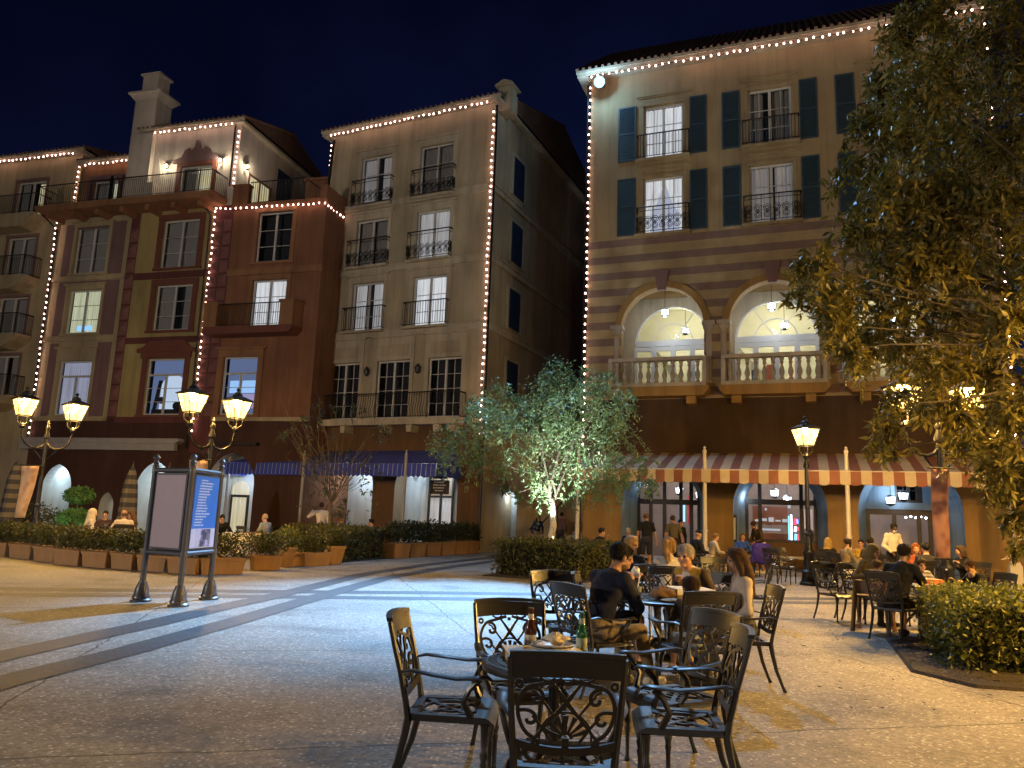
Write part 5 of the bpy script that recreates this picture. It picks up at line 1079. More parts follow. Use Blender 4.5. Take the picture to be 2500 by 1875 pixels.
# clipped hedges
def hedge(label, poly, h, size, m, n, group='clipped hedges', rough=.06, name='hedge'):
    P = [np.array(p, float) for p in poly]; c = sum(P)/len(P); o = empty(name, (c[0], c[1], 0), 0, label, 'hedge', group)
    core = MB(); q = [c+(p-c)*.9 for p in P]; k = len(q)
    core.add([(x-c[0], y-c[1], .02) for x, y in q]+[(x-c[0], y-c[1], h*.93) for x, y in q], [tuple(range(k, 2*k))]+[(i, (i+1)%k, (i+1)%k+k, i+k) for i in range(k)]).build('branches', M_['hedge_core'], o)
    per = [np.linalg.norm(P[(i+1)%k]-P[i]) for i in range(k)]; area = sum(per)*h; top = 0
    for i in range(1, k-1): top += abs(np.cross(P[i]-P[0], P[i+1]-P[0]))/2
    pts = []; ns = int(n*area/(area+top)); nt_ = n-ns
    for i in range(k):
        m_ = int(ns*per[i]/sum(per)); t = RNG.random(m_)[:, None]; z = RNG.random(m_)**.85*h
        xy = P[i]+(P[(i+1)%k]-P[i])*t; xy = xy+(c-xy)*RNG.uniform(-.03, .1, m_)[:, None]; pts.append(np.column_stack([xy, z]))
    tr = []
    for i in range(1, k-1):
        m_ = nt_//(k-2); a, b = RNG.random(m_), RNG.random(m_); f = a+b > 1; a[f] = 1-a[f]; b[f] = 1-b[f]
        xy = P[0]+(P[i]-P[0])*a[:, None]+(P[i+1]-P[0])*b[:, None]; pts.append(np.column_stack([xy, h+RNG.normal(size=m_)*.035-.02+.04*np.sin(xy[:, 0]*5)*np.cos(xy[:, 1]*4)]))
    A = np.concatenate(pts); A += RNG.normal(size=A.shape)*rough*np.array([1, 1, .6]); A[:, 2] = np.clip(A[:, 2], .03, None); A[:, :2] -= c[:2]
    top_ = A[A[:, 2] > h*.9]; sh_ = []
    for p in top_[RNG.integers(0, len(top_), max(40, n//220))]:   # stray shoots
        v = np.array([RNG.normal()*.5, RNG.normal()*.5, 1.0]); L = RNG.uniform(.05, .17); sh_.append(p+v*RNG.random(7)[:, None]*L)
    leaves('foliage', np.concatenate([A]+sh_), size, m, o, -.15, aspect=.5); return o
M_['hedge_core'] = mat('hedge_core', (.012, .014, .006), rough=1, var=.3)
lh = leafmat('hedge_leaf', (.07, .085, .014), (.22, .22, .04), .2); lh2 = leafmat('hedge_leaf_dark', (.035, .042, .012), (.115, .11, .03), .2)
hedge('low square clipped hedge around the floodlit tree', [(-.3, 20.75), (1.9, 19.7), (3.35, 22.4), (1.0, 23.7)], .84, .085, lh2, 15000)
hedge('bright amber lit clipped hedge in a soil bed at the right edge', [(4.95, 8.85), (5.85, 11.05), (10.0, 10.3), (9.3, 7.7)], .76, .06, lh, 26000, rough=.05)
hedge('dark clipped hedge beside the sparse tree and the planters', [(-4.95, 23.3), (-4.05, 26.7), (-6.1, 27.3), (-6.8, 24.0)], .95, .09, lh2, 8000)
# leaf litter on the soil beds and blown across the paving
lit = []
for _ in range(2600):
    q = np.array([5.45, 11.4])*(a_ := random.random()); u_, v_ = random.random(), random.random(); p = np.array([4.5, 8.3])+u_*np.array([4.6, -1.0])+v_*np.array([.9, 2.9]); lit.append((p[0], p[1], .15))
for _ in range(260): lit.append((random.uniform(2.5, 6.5), random.uniform(6.5, 12.5), .03))
tag(leaves('leaf_litter', lit, .05, leafmat('litter', (.03, .02, .01), (.14, .09, .04), .1), None, 0, aspect=.5), kind='stuff')
bpy.data.objects['leaf_litter'].scale = (1, 1, .25)
# planters
def shrub_planter(label, a, b, h, top, group, pm, m, taper=.88, n=900, dep=.5, size=.075):
    A, B = Vector((*a, 0)), Vector((*b, 0)); c = (A+B)/2; yaw = math.atan2(B.y-A.y, B.x-A.x); L = (B-A).length/2
    o = empty('planter', c+Vector((-math.sin(yaw), math.cos(yaw), 0))*dep/2, yaw, label, 'planter', group)
    k = MB(); k.frustum((0, 0), L*taper, dep/2*taper, .0, h-.06, 0, L, dep/2); k.frustum((0, 0), L+.02, dep/2+.02, h-.06, h); k.build('pot', pm, o, bevel=.008)
    P = np.concatenate([blob((x, RNG.uniform(-.08, .08), h+(top-h)*.5), (top-h)*RNG.uniform(.48, .6), n//4, .95, .35) for x in np.linspace(-L*.72, L*.72, 4)])
    P[:, 2] = np.clip(P[:, 2], h-.08, None); leaves('shrub', P, size, m, o, -.1, aspect=.5); return o
PL = [((-13.9, 21.1), (-13.15, 20.75)), ((-12.99, 20.62), (-12.1, 20.1)), ((-11.95, 19.95), (-11.1, 19.4)), ((-10.95, 19.1), (-10.1, 18.7)), ((-9.98, 18.6), (-9.3, 18.4)), ((-9.2, 18.4), (-8.55, 18.1)), ((-8.42, 18.05), (-7.7, 17.9)), ((-7.6, 17.75), (-6.85, 17.5)), ((-6.75, 17.55), (-5.95, 18.1)), ((-6.12, 19.25), (-5.55, 19.6)), ((-5.82, 20.55), (-5.5, 20.75)), ((-5.4, 21.2), (-4.85, 22.0)), ((-4.95, 22.3), (-4.6, 22.6))]
where = ['cut by the left edge of the photo', 'second from the left edge of the photo', 'third from the left edge of the photo', 'in front of the cream hooded diner', 'below the white tablecloth', 'below the man in the cream shirt', 'just left of the kiosk', 'behind the mauve panel of the kiosk', 'behind the right leg of the kiosk', 'under the folding tray stand', 'tall and tapered with bright leaves', 'next to the tall tapered one', 'tall tapered one touching the dark hedge']
for (a, b), w_ in zip(PL, where):
    tall = 'tall' in w_ and 'next' not in w_
    shrub_planter('terracotta planter with shrub, '+w_, a, b, .52 if tall else .36, 1.02 if tall else .92, 'terracotta planters along the terrace edge', M_['terracotta_pot'], lh if 'bright' in w_ else lh2, .7 if tall else .9, 1400)
P2 = [(-3.75, 26.3), (-3.3, 27.2), (-2.85, 28.3), (-2.4, 29.4), (-1.95, 30.6), (-1.5, 31.7), (-1.1, 32.6)]
for i, w_ in enumerate(('nearest the dark bench end', 'second in the dark row', 'in the middle of the dark row', 'just past the middle of the dark row', 'next to last before the drain pipe', 'last by the drain pipe')):
    a, b = P2[i], P2[i+1]; a2 = (a[0]+(b[0]-a[0])*.06, a[1]+(b[1]-a[1])*.06)
    shrub_planter('square planter below the cream building, '+w_, a2, (b[0], b[1]), .5, 1.25, 'planters below the cream building', M_['terracotta_pot'], lm2, .9, 1100, .55, .1)
# topiary lit green, and dark bushes beside it
tp = empty('topiary', (-14.85, 27, 0), 0, 'two tiered topiary shrub lit green from below', 'shrub')
leaves('crown', np.concatenate([blob((0, 0, .95), .6, 2600, .55, .7), blob((0.02, 0, 1.72), .5, 2000, .6, .7)]), .07, leafmat('topiary_leaf', (.04, .10, .03), (.09, .2, .07), .2), tp, 0, aspect=.6)
k = MB(); k.tube([(0,0,0),(0,0,1.5)], .04, 6); k.build('trunk', dbark, tp)
lamp('topiary_light', 'SPOT', (-14.85, 26.1, .1), 55, (.6, 1, .55), None, .05, 70, (-14.85, 27, 1.2), .6); lamp('topiary_light', 'POINT', (-14.75, 26.6, 1.42), .8, (.6, 1, .5), None, .05)
for x, y, r, h, lb in ((-16.4, 27.2, .9, 1.5, 'rounded dark bush behind the banner at the left'), (-15.9, 24.5, .7, .8, 'low clipped bush behind the far left planters'), (-13.9, 24.6, .8, .7, 'low wide bush in front of the green lit topiary')):
    o = empty('bush', (x, y, 0), 0, lb, 'shrub'); leaves('foliage', np.concatenate([blob((0, 0, h*.5), r, 1500, h*.5/r, .5), blob((r*.5, .1, h*.45), r*.7, 900, h*.5/r, .5), blob((-r*.5, .1, h*.45), r*.7, 900, h*.5/r, .5)]), .08, lm2, o, 0, aspect=.5)
# closed striped parasols
um = empty('closed_parasol', (0,0,0), 0, 'x', 'parasol', 'closed striped parasols')
k = MB(); pr = [(.34, 0), (.36, .06), (.30, .3), (.27, .8), (.22, 1.4), (.12, 1.85), (.03, 2.05), (.001, 2.1)]; n = 18; vs = []; f = []; ms = []
for i in range(41):
    t = i/40*2.1; r_ = np.interp(t, [z for _, z in pr], [q for q, _ in pr])
    vs += [(r_*(1+.14*math.cos(4*PI*2*j/n*1.0))*math.cos(2*PI*j/n), r_*(1+.14*math.cos(8*PI*j/n))*math.sin(2*PI*j/n), .75+t) for j in range(n)]
for i in range(40):
    for j in range(n): k.f.append((i*n+j, i*n+(j+1)%n, (i+1)*n+(j+1)%n, (i+1)*n+j)); k.m.append((i//3) % 2)
k.v = vs; k.build('canopy', [mat('parasol_black', (.02, .02, .035), rough=.8), mat('parasol_sand', (.10, .085, .07), rough=.8)], um)
k = MB(); k.tube([(0,0,0),(0,0,2.95)], .025, 6); k.lathe([(.25,0),(.25,.06),(.05,.1)], 12); k.build('pole', M_['iron'], um)
us = {}
for x, y, lb in ((-16.9, 26.6, 'closed black and sand striped parasol half hidden by the tan banner'), (-13.1, 27, 'closed striped parasol between the slit window and the middle arch'), (-11.6, 26.5, 'closed striped parasol half hidden by the kiosk post')): put(um, us, (x, y, 0), 0, lb)
# ================================================================== cast metal chairs and tables
M_['cast'] = mat('cast_metal', (.010, .008, .0075), rough=.36, var=.25, scale=14, metal=0, spec=.7, bump=.03, bscale=70)
def back_fn(x, z, d): return (x, -.222-(z-.5)*.27-.03*(1-(x/.25)**2)+d, z)
def arc(cx, cz, r, a0, a1, n=8): return [(cx+r*math.cos(rad(a0+(a1-a0)*i/n)), cz+r*math.sin(rad(a0+(a1-a0)*i/n))) for i in range(n+1)]
def mir(p): return [(-x, z) for x, z in p]
def smooth2(p, k=2):
    for _ in range(k):
        q = [p[0]]
        for a, b in zip(p[:-1], p[1:]): q += [(a[0]*.75+b[0]*.25, a[1]*.75+b[1]*.25), (a[0]*.25+b[0]*.75, a[1]*.25+b[1]*.75)]
        p = q+[p[-1]]
    return p
def make_chair(name, label, group, style=0):
    o = empty(name, (0,0,0), 0, label, 'chair', group); m = M_['cast']
    k = MB()
    for s in (-1, 1): k.tube([(s*.215,-.21,.40), (s*.222,-.228,.5), (s*.235,-.265,.66), (s*.243,-.305,.8), (s*.248,-.335,.915)], [.02,.017,.016,.015,.014], 6, up=(1,0,0))
    k.stroke([(x/10*.25, .868+.012*(1-(x/10)**2)) for x in range(-10, 11)], .088, .02, back_fn)
    k.stroke([(x/10*.25, .926+.012*(1-(x/10)**2)) for x in range(-10, 11)], .022, .034, back_fn)
    k.stroke([(x/8*.225, .545-.03*(1-(x/8)**2)) for x in range(-8, 9)], .036, .018, back_fn)
    k.build('back_frame', m, o)
    k = MB(); t = .011
    if style == 0:
        S = [(smooth2([(.02,.826),(.10,.805),(.175,.79),(.212,.72),(.205,.65),(.175,.59),(.13,.565)]), .017),
             (arc(.205,.80,.014,0,360), .014), (smooth2([(.165,.79),(.12,.785),(.098,.755),(.108,.722),(.14,.722),(.143,.745)]), .016), (smooth2([(.15,.775),(.125,.765),(.118,.745)]), .01),
             (smooth2([(.205,.685),(.16,.69),(.128,.668),(.135,.635),(.165,.632),(.17,.65)]), .016),
             ([(-.07,.82),(.055,.665),(.14,.56)], .013), ([(.0,.82),(-.0,.8)], .02), ([(.115,.75),(.05,.665),(.0,.72)], .012), ([(.06,.555),(.105,.62),(.145,.665)], .012), ([(.0,.72),(.045,.79)], .012),
             (arc(.13,.548,.012,0,360), .018), (smooth2([(.05,.83),(.08,.812),(.12,.83)]), .012)]
        for a in (90, 66, 42, 18): c = (0, .575); S.append(([(c[0]+r*math.cos(rad(a)), c[1]+r*math.sin(rad(a))) for r in (.02, .06, .098)], [.009, .013, .024]))
        S.append((arc(0, .575, .112, -8, 90, 12), .009)); S.append((arc(0, .572, .026, 0, 180), .014)); S.append(([(0,.51),(0,.575)], .03))
    else:
        S = [([(-.22+i*.073, .55), (min(.232, -.22+i*.073+.27), .55+min(.27, .232+.22-i*.073))], .013) for i in range(7)]+[([(-.22, .55+i*.073), (-.22+(.27-i*.073), .82)], .013) for i in range(1, 4)]
    for p, w_ in S:
        k.stroke(p, w_, t, back_fn)
        if max(abs(x) for x, _ in p) > .004: k.stroke(mir(p), w_, t*.96, back_fn)
    k.build('backrest', m, o)
    def sf(x, y, d): return (x, y, .432+d-.028*max(0, (y-.19)/.06)**2-.006*math.cos(x*6))
    k = MB()
    [k.stroke([(x/8*.24, y_) for x in range(-8, 9)], .034, .0218+.0002*j_, sf) for j_, y_ in enumerate((.165, .192, .218, .24))]; k.stroke([(x/8*.215, -.2) for x in range(-8, 9)], .05, .022, sf)
    for s in (-1, 1): k.stroke([(s*.205, -.18), (s*.222, .15)], .052, .0225, sf)
    k.stroke([(.165*math.cos(i*PI/14), -.01+.15*math.sin(i*PI/14)) for i in range(29)], .016, .014, sf); k.stroke([(.075*math.cos(i*PI/10), -.01+.068*math.sin(i*PI/10)) for i in range(21)], .014, .013, sf)
    for i in range(-4, 5):
        c = i*.052
        for s in (-1, 1):
            h = math.sqrt(max(0, .165**2-(c*.707)**2)); k.stroke([(c*.5*1-h*.707, -.01-s*(h*.6)+c*.5*s), (c*.5+h*.707, -.01+s*(h*.6)+c*.5*s)], .012, .012-.0004*i-.001*s, sf)
    for x, y, x2, y2 in ((-.2,-.17,-.12,-.1), (.2,-.17,.12,-.1), (-.21,.15,-.12,.1), (.21,.15,.12,.1), (-.2,0,-.16,0), (.2,0,.16,0), (0,-.17,0,-.15)): k.stroke([(x, y), (x2, y2)], .03, .0125, sf)
    k.tube([(-.235,.235,.415), (-.21,-.21,.415), (.21,-.21,.415), (.235,.235,.415)], .012, 5)
    k.build('seat', m, o)
    for s in (-1, 1):
        k = MB(); k.tube([(s*.236,-.262,.655), (s*.252,-.2,.668), (s*.272,-.08,.655), (s*.285,.05,.642), (s*.285,.15,.65), (s*.278,.215,.655), (s*.275,.24,.638)], [.016,.024,.026,.026,.03,.03,.018], 8, w=.38)
        k.tube([(s*.281,.17,.642), (s*.283,.12,.59), (s*.262,.09,.52), (s*.235,.13,.44)], [.02,.017,.016,.02], 6, up=(0,1,0)); k.build('arm', m, o, smooth=50)
        k = MB(); k.lathe([(.013,0),(.02,.012),(.013,.03),(.015,.17),(.021,.2),(.016,.215),(.024,.25),(.017,.27),(.021,.36),(.026,.405)], 10, (s*.218, .205, 0)); k.build('leg', m, o, smooth=50)
        k = MB(); k.tube([(s*.213,-.212,.42), (s*.214,-.226,.33), (s*.217,-.258,.19), (s*.222,-.312,.05), (s*.225,-.335,0)], [.022,.02,.017,.014,.018], 6, up=(1,0,0)); k.build('leg', m, o, smooth=50)
    return o
CH = make_chair('cafe_chair', 'x', 'dark cast metal cafe chairs with scrollwork backs'); CH2 = make_chair('lattice_chair', 'x', 'dark cafe chairs with diagonal lattice backs', 1)
us = {}
def chair(x, y, f, label, proto=None, fix=.0):
    """f: direction the seat faces"""
    return put(proto or CH, us, (x, y, 0), math.atan2(f[1], f[0])-PI/2, label)
chair(-.27, 4.6, (1, -.06), 'empty scrollwork chair left of the foreground table, side on with its arms toward the table')
chair(.13, 5.2, (.28, -1), 'empty scrollwork chair behind the foreground table, facing the camera')
chair(.29, 3.79, (.02, 1), 'empty scrollwork chair nearest the camera, its back to the camera')
chair(1.0, 4.5, (-1, .1), 'empty scrollwork chair right of the foreground table, closest of the pair there')
chair(1.1, 5.13, (-.93, -.42), 'empty scrollwork chair right of the foreground table, further of the pair there')
chair(.62, 8.35, (.35, -1), 'empty scrollwork chair behind the man in the navy shirt, below the square hedge')
chair(.84, 7.26, (.84, .54), 'scrollwork chair under the man in the navy shirt')
chair(1.66, 7.08, (-.3, 1), 'scrollwork chair holding the small child, back to the camera')
chair(2.3, 7.7, (-1, .03), 'scrollwork chair under the long haired girl in the pale sweater')
chair(2.33, 9.15, (-.75, -.66), 'scrollwork chair under the grey haired man in the yellow vest')
chair(1.1, 8.5, (.95, -.2), 'scrollwork chair under the woman with both hands at her mouth')
chair(3.83, 12.35, (-.95, .3), 'empty scrollwork chair tilted edge on past the girl in the pale sweater')
chair(3.7, 13.55, (.1, -1), 'empty scrollwork chair between the yellow vest man and the long haired girl')
chair(1.78, 11.05, (-.5, .86), 'lattice chair with the blonde woman in glasses', CH2)
chair(2.2, 10.75, (.15, 1), 'chair under the pony tailed woman in the white tank top')
chair(5.62, 13.35, (.35, -.94), 'empty scrollwork chair left of the mother in the head scarf')
chair(5.56, 11.27, (.82, .57), 'scrollwork chair under the man in the black shirt, back to the camera')
chair(7.3, 12.0, (-1, -.05), 'scrollwork chair under the boy with the bottle beside the amber hedge')
chair(6.85, 13.0, (-.35, -.94), 'scrollwork chair under the toddler in plaid')
chair(6.05, 13.25, (.3, -.95), 'scrollwork chair under the mother in the head scarf')
chair(9.6, 16.3, (-.9, -.3), 'chair of the dark bobbed woman by the amber wall'); chair(8.75, 16.2, (.1, 1), 'chair of the diner with red hair and a white collar')
chair(7.35, 21.2, (.8, .5), 'empty chair left of the single street lamp'); chair(7.75, 21.9, (.2, -1), 'empty chair just behind the single street lamp')
chair(8.25, 20.2, (.5, .86), 'chair of the blond diner in the dark coat'); chair(8.35, 19.4, (.95, .3), 'chair of the diner in the grey hoodie'); chair(9.05, 19.4, (.1, 1), 'chair of the diner in the padded jacket')
chair(2.62, 23.0, (.95, .2), 'chair of the black shirted diner by the square hedge'); chair(5.5, 23.0, (.9, .3), 'chair of the diner in the dark cap'); chair(6.05, 23.3, (.9, .2), 'chair of the woman in the pale robe'); chair(7.65, 24.0, (-.2, .98), 'chair with a violet jacket over its back')
chair(-11.6, 21.6, (.75, .66), 'lattice chair under the diner in the cream hood', CH2); chair(-10.5, 21.5, (-.5, .87), 'lattice chair under the bald diner in the cream shirt', CH2)
chair(-9.2, 24.0, (.3, .95), 'empty chair with a dark bag beside the small white table'); chair(-8.0, 24.5, (.6, .8), 'empty chair left of the man in the grey blue shirt', CH2); chair(-7.65, 25.2, (-.9, .3), 'chair under the man in the grey blue shirt', CH2)
chair(-5.7, 26.2, (.9, .2), 'chair under the diner in the lavender shirt', CH2); chair(-4.4, 26.2, (-.9, .1), 'chair under the dark haired diner by the white porch', CH2)

def make_table(name, label, r, group):
    o = empty(name, (0,0,0), 0, label, 'table', group); m = M_['cast']
    k = MB(); k.lathe([(.001,.70),(r-.03,.70),(r-.005,.692),(r,.705),(r,.72),(r-.02,.728),(.001,.728)], 40)
    def tf(x, y, d): return (x, y, .729+d)
    for q in (.93, .78, .74, .5, .2): k.stroke([(r*q*math.cos(i*PI/20), r*q*math.sin(i*PI/20)) for i in range(41)], .012, .007, tf)
    for i in range(16):
        a = i*PI/8; k.stroke([(r*.52*math.cos(a), r*.52*math.sin(a)), (r*.63*math.cos(a+.14), r*.63*math.sin(a+.14)), (r*.73*math.cos(a), r*.73*math.sin(a))], .014, .0065, tf); k.stroke([(r*.22*math.cos(a), r*.22*math.sin(a)), (r*.48*math.cos(a+.1), r*.48*math.sin(a+.1))], .012, .006, tf)
    k.build('tabletop', m, o, smooth=40)
    k = MB(); k.lathe([(.06,.24),(.035,.3),(.045,.36),(.03,.42),(.03,.6),(.06,.68),(.12,.70)], 14); k.build('pedestal', m, o, smooth=40)
    for i in range(4):
        a = PI/4+i*PI/2; c, s = math.cos(a), math.sin(a); k = MB(); k.tube([(.03*c,.03*s,.3), (.14*c,.14*s,.3), (.25*c,.25*s,.18), (.33*c,.33*s,.05), (.38*c,.38*s,.0)], [.03,.026,.022,.018,.024], 7, up=(-s, c, 0)); k.build('leg', m, o, smooth=True)
    return o
TB = make_table('cafe_table', 'x', .40, 'round dark cast metal tables'); TB2 = make_table('cafe_table', 'x', .56, 'round dark cast metal tables'); TB2.name = 'round_table'
def table(x, y, label, big=False): return put(TB2 if big else TB, us, (x, y, 0), .3, label)
table(.29, 4.40, 'round metal table in the foreground with plates on a flat box and two bottles')
table(1.72, 8.3, 'round metal table shared by the family of six in the middle', True)
table(6.4, 12.05, 'round metal table by the amber hedge with an orange box', True)
table(2.75, 11.7, 'round metal table in front of the pony tailed woman', True); table(9.1, 16.9, 'round metal table behind the boy with the bottle')
table(8.9, 20.1, 'round metal table behind the second awning pole'); table(3.3, 23.3, 'round metal table of the black shirted diner by the hedge'); table(6.7, 23.5, 'round metal table of the woman in the pale robe'); table(7.45, 24.7, 'round metal table in front of the violet jacket')
# white clothed tables of the restaurant on the left
linen = mat('linen', (.60, .55, .46), rough=.9, var=.08)
def cloth_table(x, y, w_, d, label, yaw=0):
    o = empty('clothed_table', (x, y, 0), yaw, label, 'table', 'tables under white cloths'); k = MB()
    n = 48; top = []; bot = []
    for i in range(n):
        a = 2*PI*i/n; c, s = math.cos(a), math.sin(a); q = 1/max(abs(c), abs(s)); q = min(q, 1.25)
        top.append((c*q*w_/2, s*q*d/2, .75)); f = 1.06+.05*math.sin(i*2.1); bot.append((c*q*w_/2*f, s*q*d/2*f, .12+.05*math.cos(i*PI/6)))
    k.add(top+bot, [tuple(range(n))]+[(i, (i+1)%n, (i+1)%n+n, i+n) for i in range(n)]); k.build('tablecloth', linen, o)
    k = MB(); k.lathe([(.2,0),(.2,.03),(.04,.06),(.04,.7),(.001,.7)], 10); k.build('pedestal', M_['iron'], o); return o
cloth_table(-11.35, 22.35, .95, .8, 'white clothed table between the cream hooded diner and the bald man', .2); cloth_table(-9.15, 22.6, .55, .5, 'small white clothed stand right of the kiosk'); cloth_table(-8.0, 23.9, 1.1, .9, 'white clothed table behind the folding tray stand', .15); cloth_table(-5.1, 26.6, 1.0, .8, 'white clothed table between the two diners behind the sparse tree'); cloth_table(-7.0, 26.8, .8, .6, 'service table with white crockery beside the waiter')
ts = empty('tray_stand', (-7.35, 23.05, 0), .1, 'folding wooden tray stand in front of the white clothed table', 'stand')
k = MB()
for y in (-.18, .18):
    for s in (-1, 1): k.bar((-.25*s, y, 0), (.25*s, y, .78), .03)
    
k.box(-.5, .5, -.2, .2, .78, .80); k.build('legs_frame', mat('tray_wood', (.12, .06, .03), rough=.5), ts)
# ------------------------------------------------------------------ things on the tables
card = mat('cardboard', (.42, .30, .17), rough=.8, var=.1); white_card = mat('white_card', (.78, .77, .75), rough=.7, var=.08)
def pizza_box(name, label, loc, yaw, s, h, mt, ms, tilt=0):
    o = empty(name, loc, yaw, label, 'box'); k = MB(); k.box(-s/2, s/2, -s/2, s/2, 0, h, 0); k.build('tray', ms, o); k = MB(); k.box(-s/2-.003, s/2+.003, -s/2-.003, s/2+.003, h+.001, h+.006); k.box(-s/2-.003, s/2+.003, -s/2-.006, -s/2-.003, h*.45, h+.006); k.build('lid', mt, o); return o
pizza_box('pizza_box', 'flat white pizza box under the plates on the foreground table', (.24, 4.40, .733), .16, .42, .045, white_card, card)
def plate(label, loc, r):
    k = MB(); k.lathe([(.001, .004), (r*.55, .0), (r*.95, .018), (r, .022), (r*.97, .026), (r*.6, .01), (r*.55, .008), (.001, .008)], 32, (0,0,0)); o = k.build('plate', mat('china', (.55, .50, .43), rough=.25, var=.05), None, smooth=60); o.location = loc; return tag(o, label, 'plate', 'plates stacked on the pizza box')
plate('lower white plate of the stack on the pizza box', (.27, 4.43, .786), .125); plate('upper white plate of the stack, holding a crumpled napkin', (.275, 4.432, .80), .12)
def lump(name, label, cat, loc, r, m, sc=(1,1,1), seed=1, rough=.35):
    rg = np.random.default_rng(seed); V = []; F = []; n, k_ = 22, 12
    ph = rg.uniform(0, 6, 8)
    for i in range(k_+1):
        t = PI*i/k_
        for j in range(n):
            a = 2*PI*j/n; q = 1+rough*(math.sin(3*a+ph[0]+2*t)*math.sin(2*t+ph[1])+.6*math.sin(7*a+ph[2])*math.sin(5*t+ph[3])*.8)
            V.append((r*q*math.sin(t)*math.cos(a)*sc[0], r*q*math.sin(t)*math.sin(a)*sc[1], r*sc[2]*(1-math.cos(t)*q)*.6))
    for i in range(k_):
        for j in range(n): F.append((i*n+j, i*n+(j+1)%n, (i+1)*n+(j+1)%n, (i+1)*n+j))
    o = mesh_obj(name, V, F, m); o.location = loc; return tag(o, label, cat)
lump('napkin', 'crumpled cream napkin on the upper plate', 'napkin', (.295, 4.435, .822), .055, mat('napkin', (.66, .56, .40), rough=.9), (1.1, .8, .8), 3, .4)
cu = empty('cutlery', (.21, 4.42, .826), .6, 'shiny knife and fork resting on the upper plate', 'cutlery'); M_['silver'] = mat('silver', (.6, .62, .66), rough=.15, metal=1, var=.05)
k = MB(); k.tube([(-.08,.01,0), (.0,.012,.014), (.07,.01,.02)], [.005,.004,.008], 6, w=.5); k.build('fork', M_['silver'], cu); k = MB(); k.tube([(-.07,-.02,0), (.0,-.015,.014), (.09,-.03,.018)], [.006,.005,.008], 6, w=.35); k.build('knife', M_['silver'], cu)
def bottle(label, loc, col, lab, s=1.0):
    o = empty('bottle', loc, 0, label, 'bottle'); m, nt, N, L, b = _new('bottle_glass'); b.inputs['Base Color'].default_value = (*col, 1); b.inputs['Roughness'].default_value = .08; b.inputs['Transmission Weight'].default_value = .45
    k = MB(); k.lathe([(.001,0),(.03,.0),(.032,.01),(.032,.12),(.026,.15),(.016,.185),(.0135,.225),(.015,.23),(.015,.24),(.001,.24)], 18); k.v = [(x*s, y*s, z*s) for x, y, z in k.v]; k.build('glass', m, o, smooth=50)
    for pr_ in ([(.0326,.035),(.0326,.10)], [(.0185,.18),(.0150,.208)]): k = MB(); k.lathe(pr_, 18); k.v = [(x*s, y*s, z*s) for x, y, z in k.v]; k.build('label', lab, o, smooth=50)
bottle('brown glass bottle with a pale neck label on the foreground table', (.16, 4.64, .733), (.10, .03, .008), mat('label_cream', (.6, .52, .36), rough=.7), 1.06)
bottle('green glass bottle on the foreground table', (.455, 4.62, .733), (.03, .16, .06), mat('label_green', (.35, .4, .32), rough=.6), 1.0)
# family table
pizza_box('pizza_box', 'white pizza box lying open edge up in the middle of the family table', (1.95, 8.35, .733), .12, .40, .10, white_card, card)
lump('bread', 'brown paper bag of bread on the family table', 'food', (1.6, 8.1, .735), .10, mat('paper_bag', (.28, .16, .08), rough=.85, var=.3, scale=20), (1.2, .9, 1), 5, .25)
lump('napkin', 'white napkin lying on the near side of the family table', 'napkin', (1.68, 7.9, .735), .07, white_card, (1.4, .9, .35), 9, .3)
def cup(label, loc):
    o = empty('cup', loc, 0, label, 'cup'); k = MB(); k.lathe([(.001,0),(.03,0),(.042,.11),(.044,.115),(.001,.112)], 16); k.build('tumbler', mat('cup_clear', (.5, .5, .5), rough=.15, spec=.6), o, smooth=50); k = MB(); k.tube([(0,0,.11), (.02,.0,.22)], .006, 6); k.build('straw', white_card, o)
cup('clear cup with a white straw beside the man in the navy shirt', (1.38, 8.2, .733)); 
pizza_box('pizza_box', 'orange pizza box on the table by the amber hedge', (6.35, 12.0, .75), .1, .42, .06, mat('orange_card', (.55, .13, .03), rough=.6), mat('orange_card2', (.5, .12, .03), rough=.6))
tr = MB().box(-.28, .28, -.2, .2, 0, .014); tr_ = tr.build('tray', white_card); tr_.location = (6.35, 11.95, .733); tag(tr_, 'white tray under the orange pizza box', 'tray')
bt = empty('bottle', (6.78, 12.1, .733), 0, 'clear water bottle held near the boy at the amber hedge table', 'bottle'); k = MB(); k.lathe([(.001,0),(.032,0),(.033,.02),(.03,.08),(.033,.12),(.03,.17),(.013,.2),(.013,.215),(.001,.215)], 14); k.build('glass', glass('clear_plastic', tint=(.75, .72, .8), refl=.3), bt, smooth=50); k = MB(); k.lathe([(.0145,.212),(.0145,.232),(.001,.232)], 10); k.build('cap', white_card, bt)
# bench and high chair
hc = empty('high_chair', (5.62, 12.1, 0), rad(-35), 'brown wooden high chair holding the baby', 'high chair', None); wd = mat('high_chair_wood', (.13, .065, .03), rough=.45, var=.25, scale=8)
for sx in (-1, 1):
    for sy in (-1, 1): k = MB(); k.bar((sx*.25, sy*.24, 0), (sx*.2, sy*.16, .74), .045); k.build('leg', wd, hc)
k = MB(); k.box(-.22, .22, -.18, .18, .50, .53); k.build('seat', wd, hc); k = MB(); k.box(-.21, .21, -.2, -.17, .56, .75)
k.build('backrest', wd, hc)
for sx in (-1, 1): MB().box(sx*.21-.012, sx*.21+.012, -.17, .17, .71, .745).build('arm', wd, hc); MB().box(sx*.235-.015, sx*.235+.015, -.22, .22, .05, .09).build('rail', wd, hc)
be = empty('bench', Wd(D, 2.2, -.3, 0), rad(-21), 'low stone ledge bench below the middle shop window', 'bench'); k = MB(); k.box(-1.5, 1.5, -.25, .2, .42, .5); k.build('seat', M_['stone'], be)
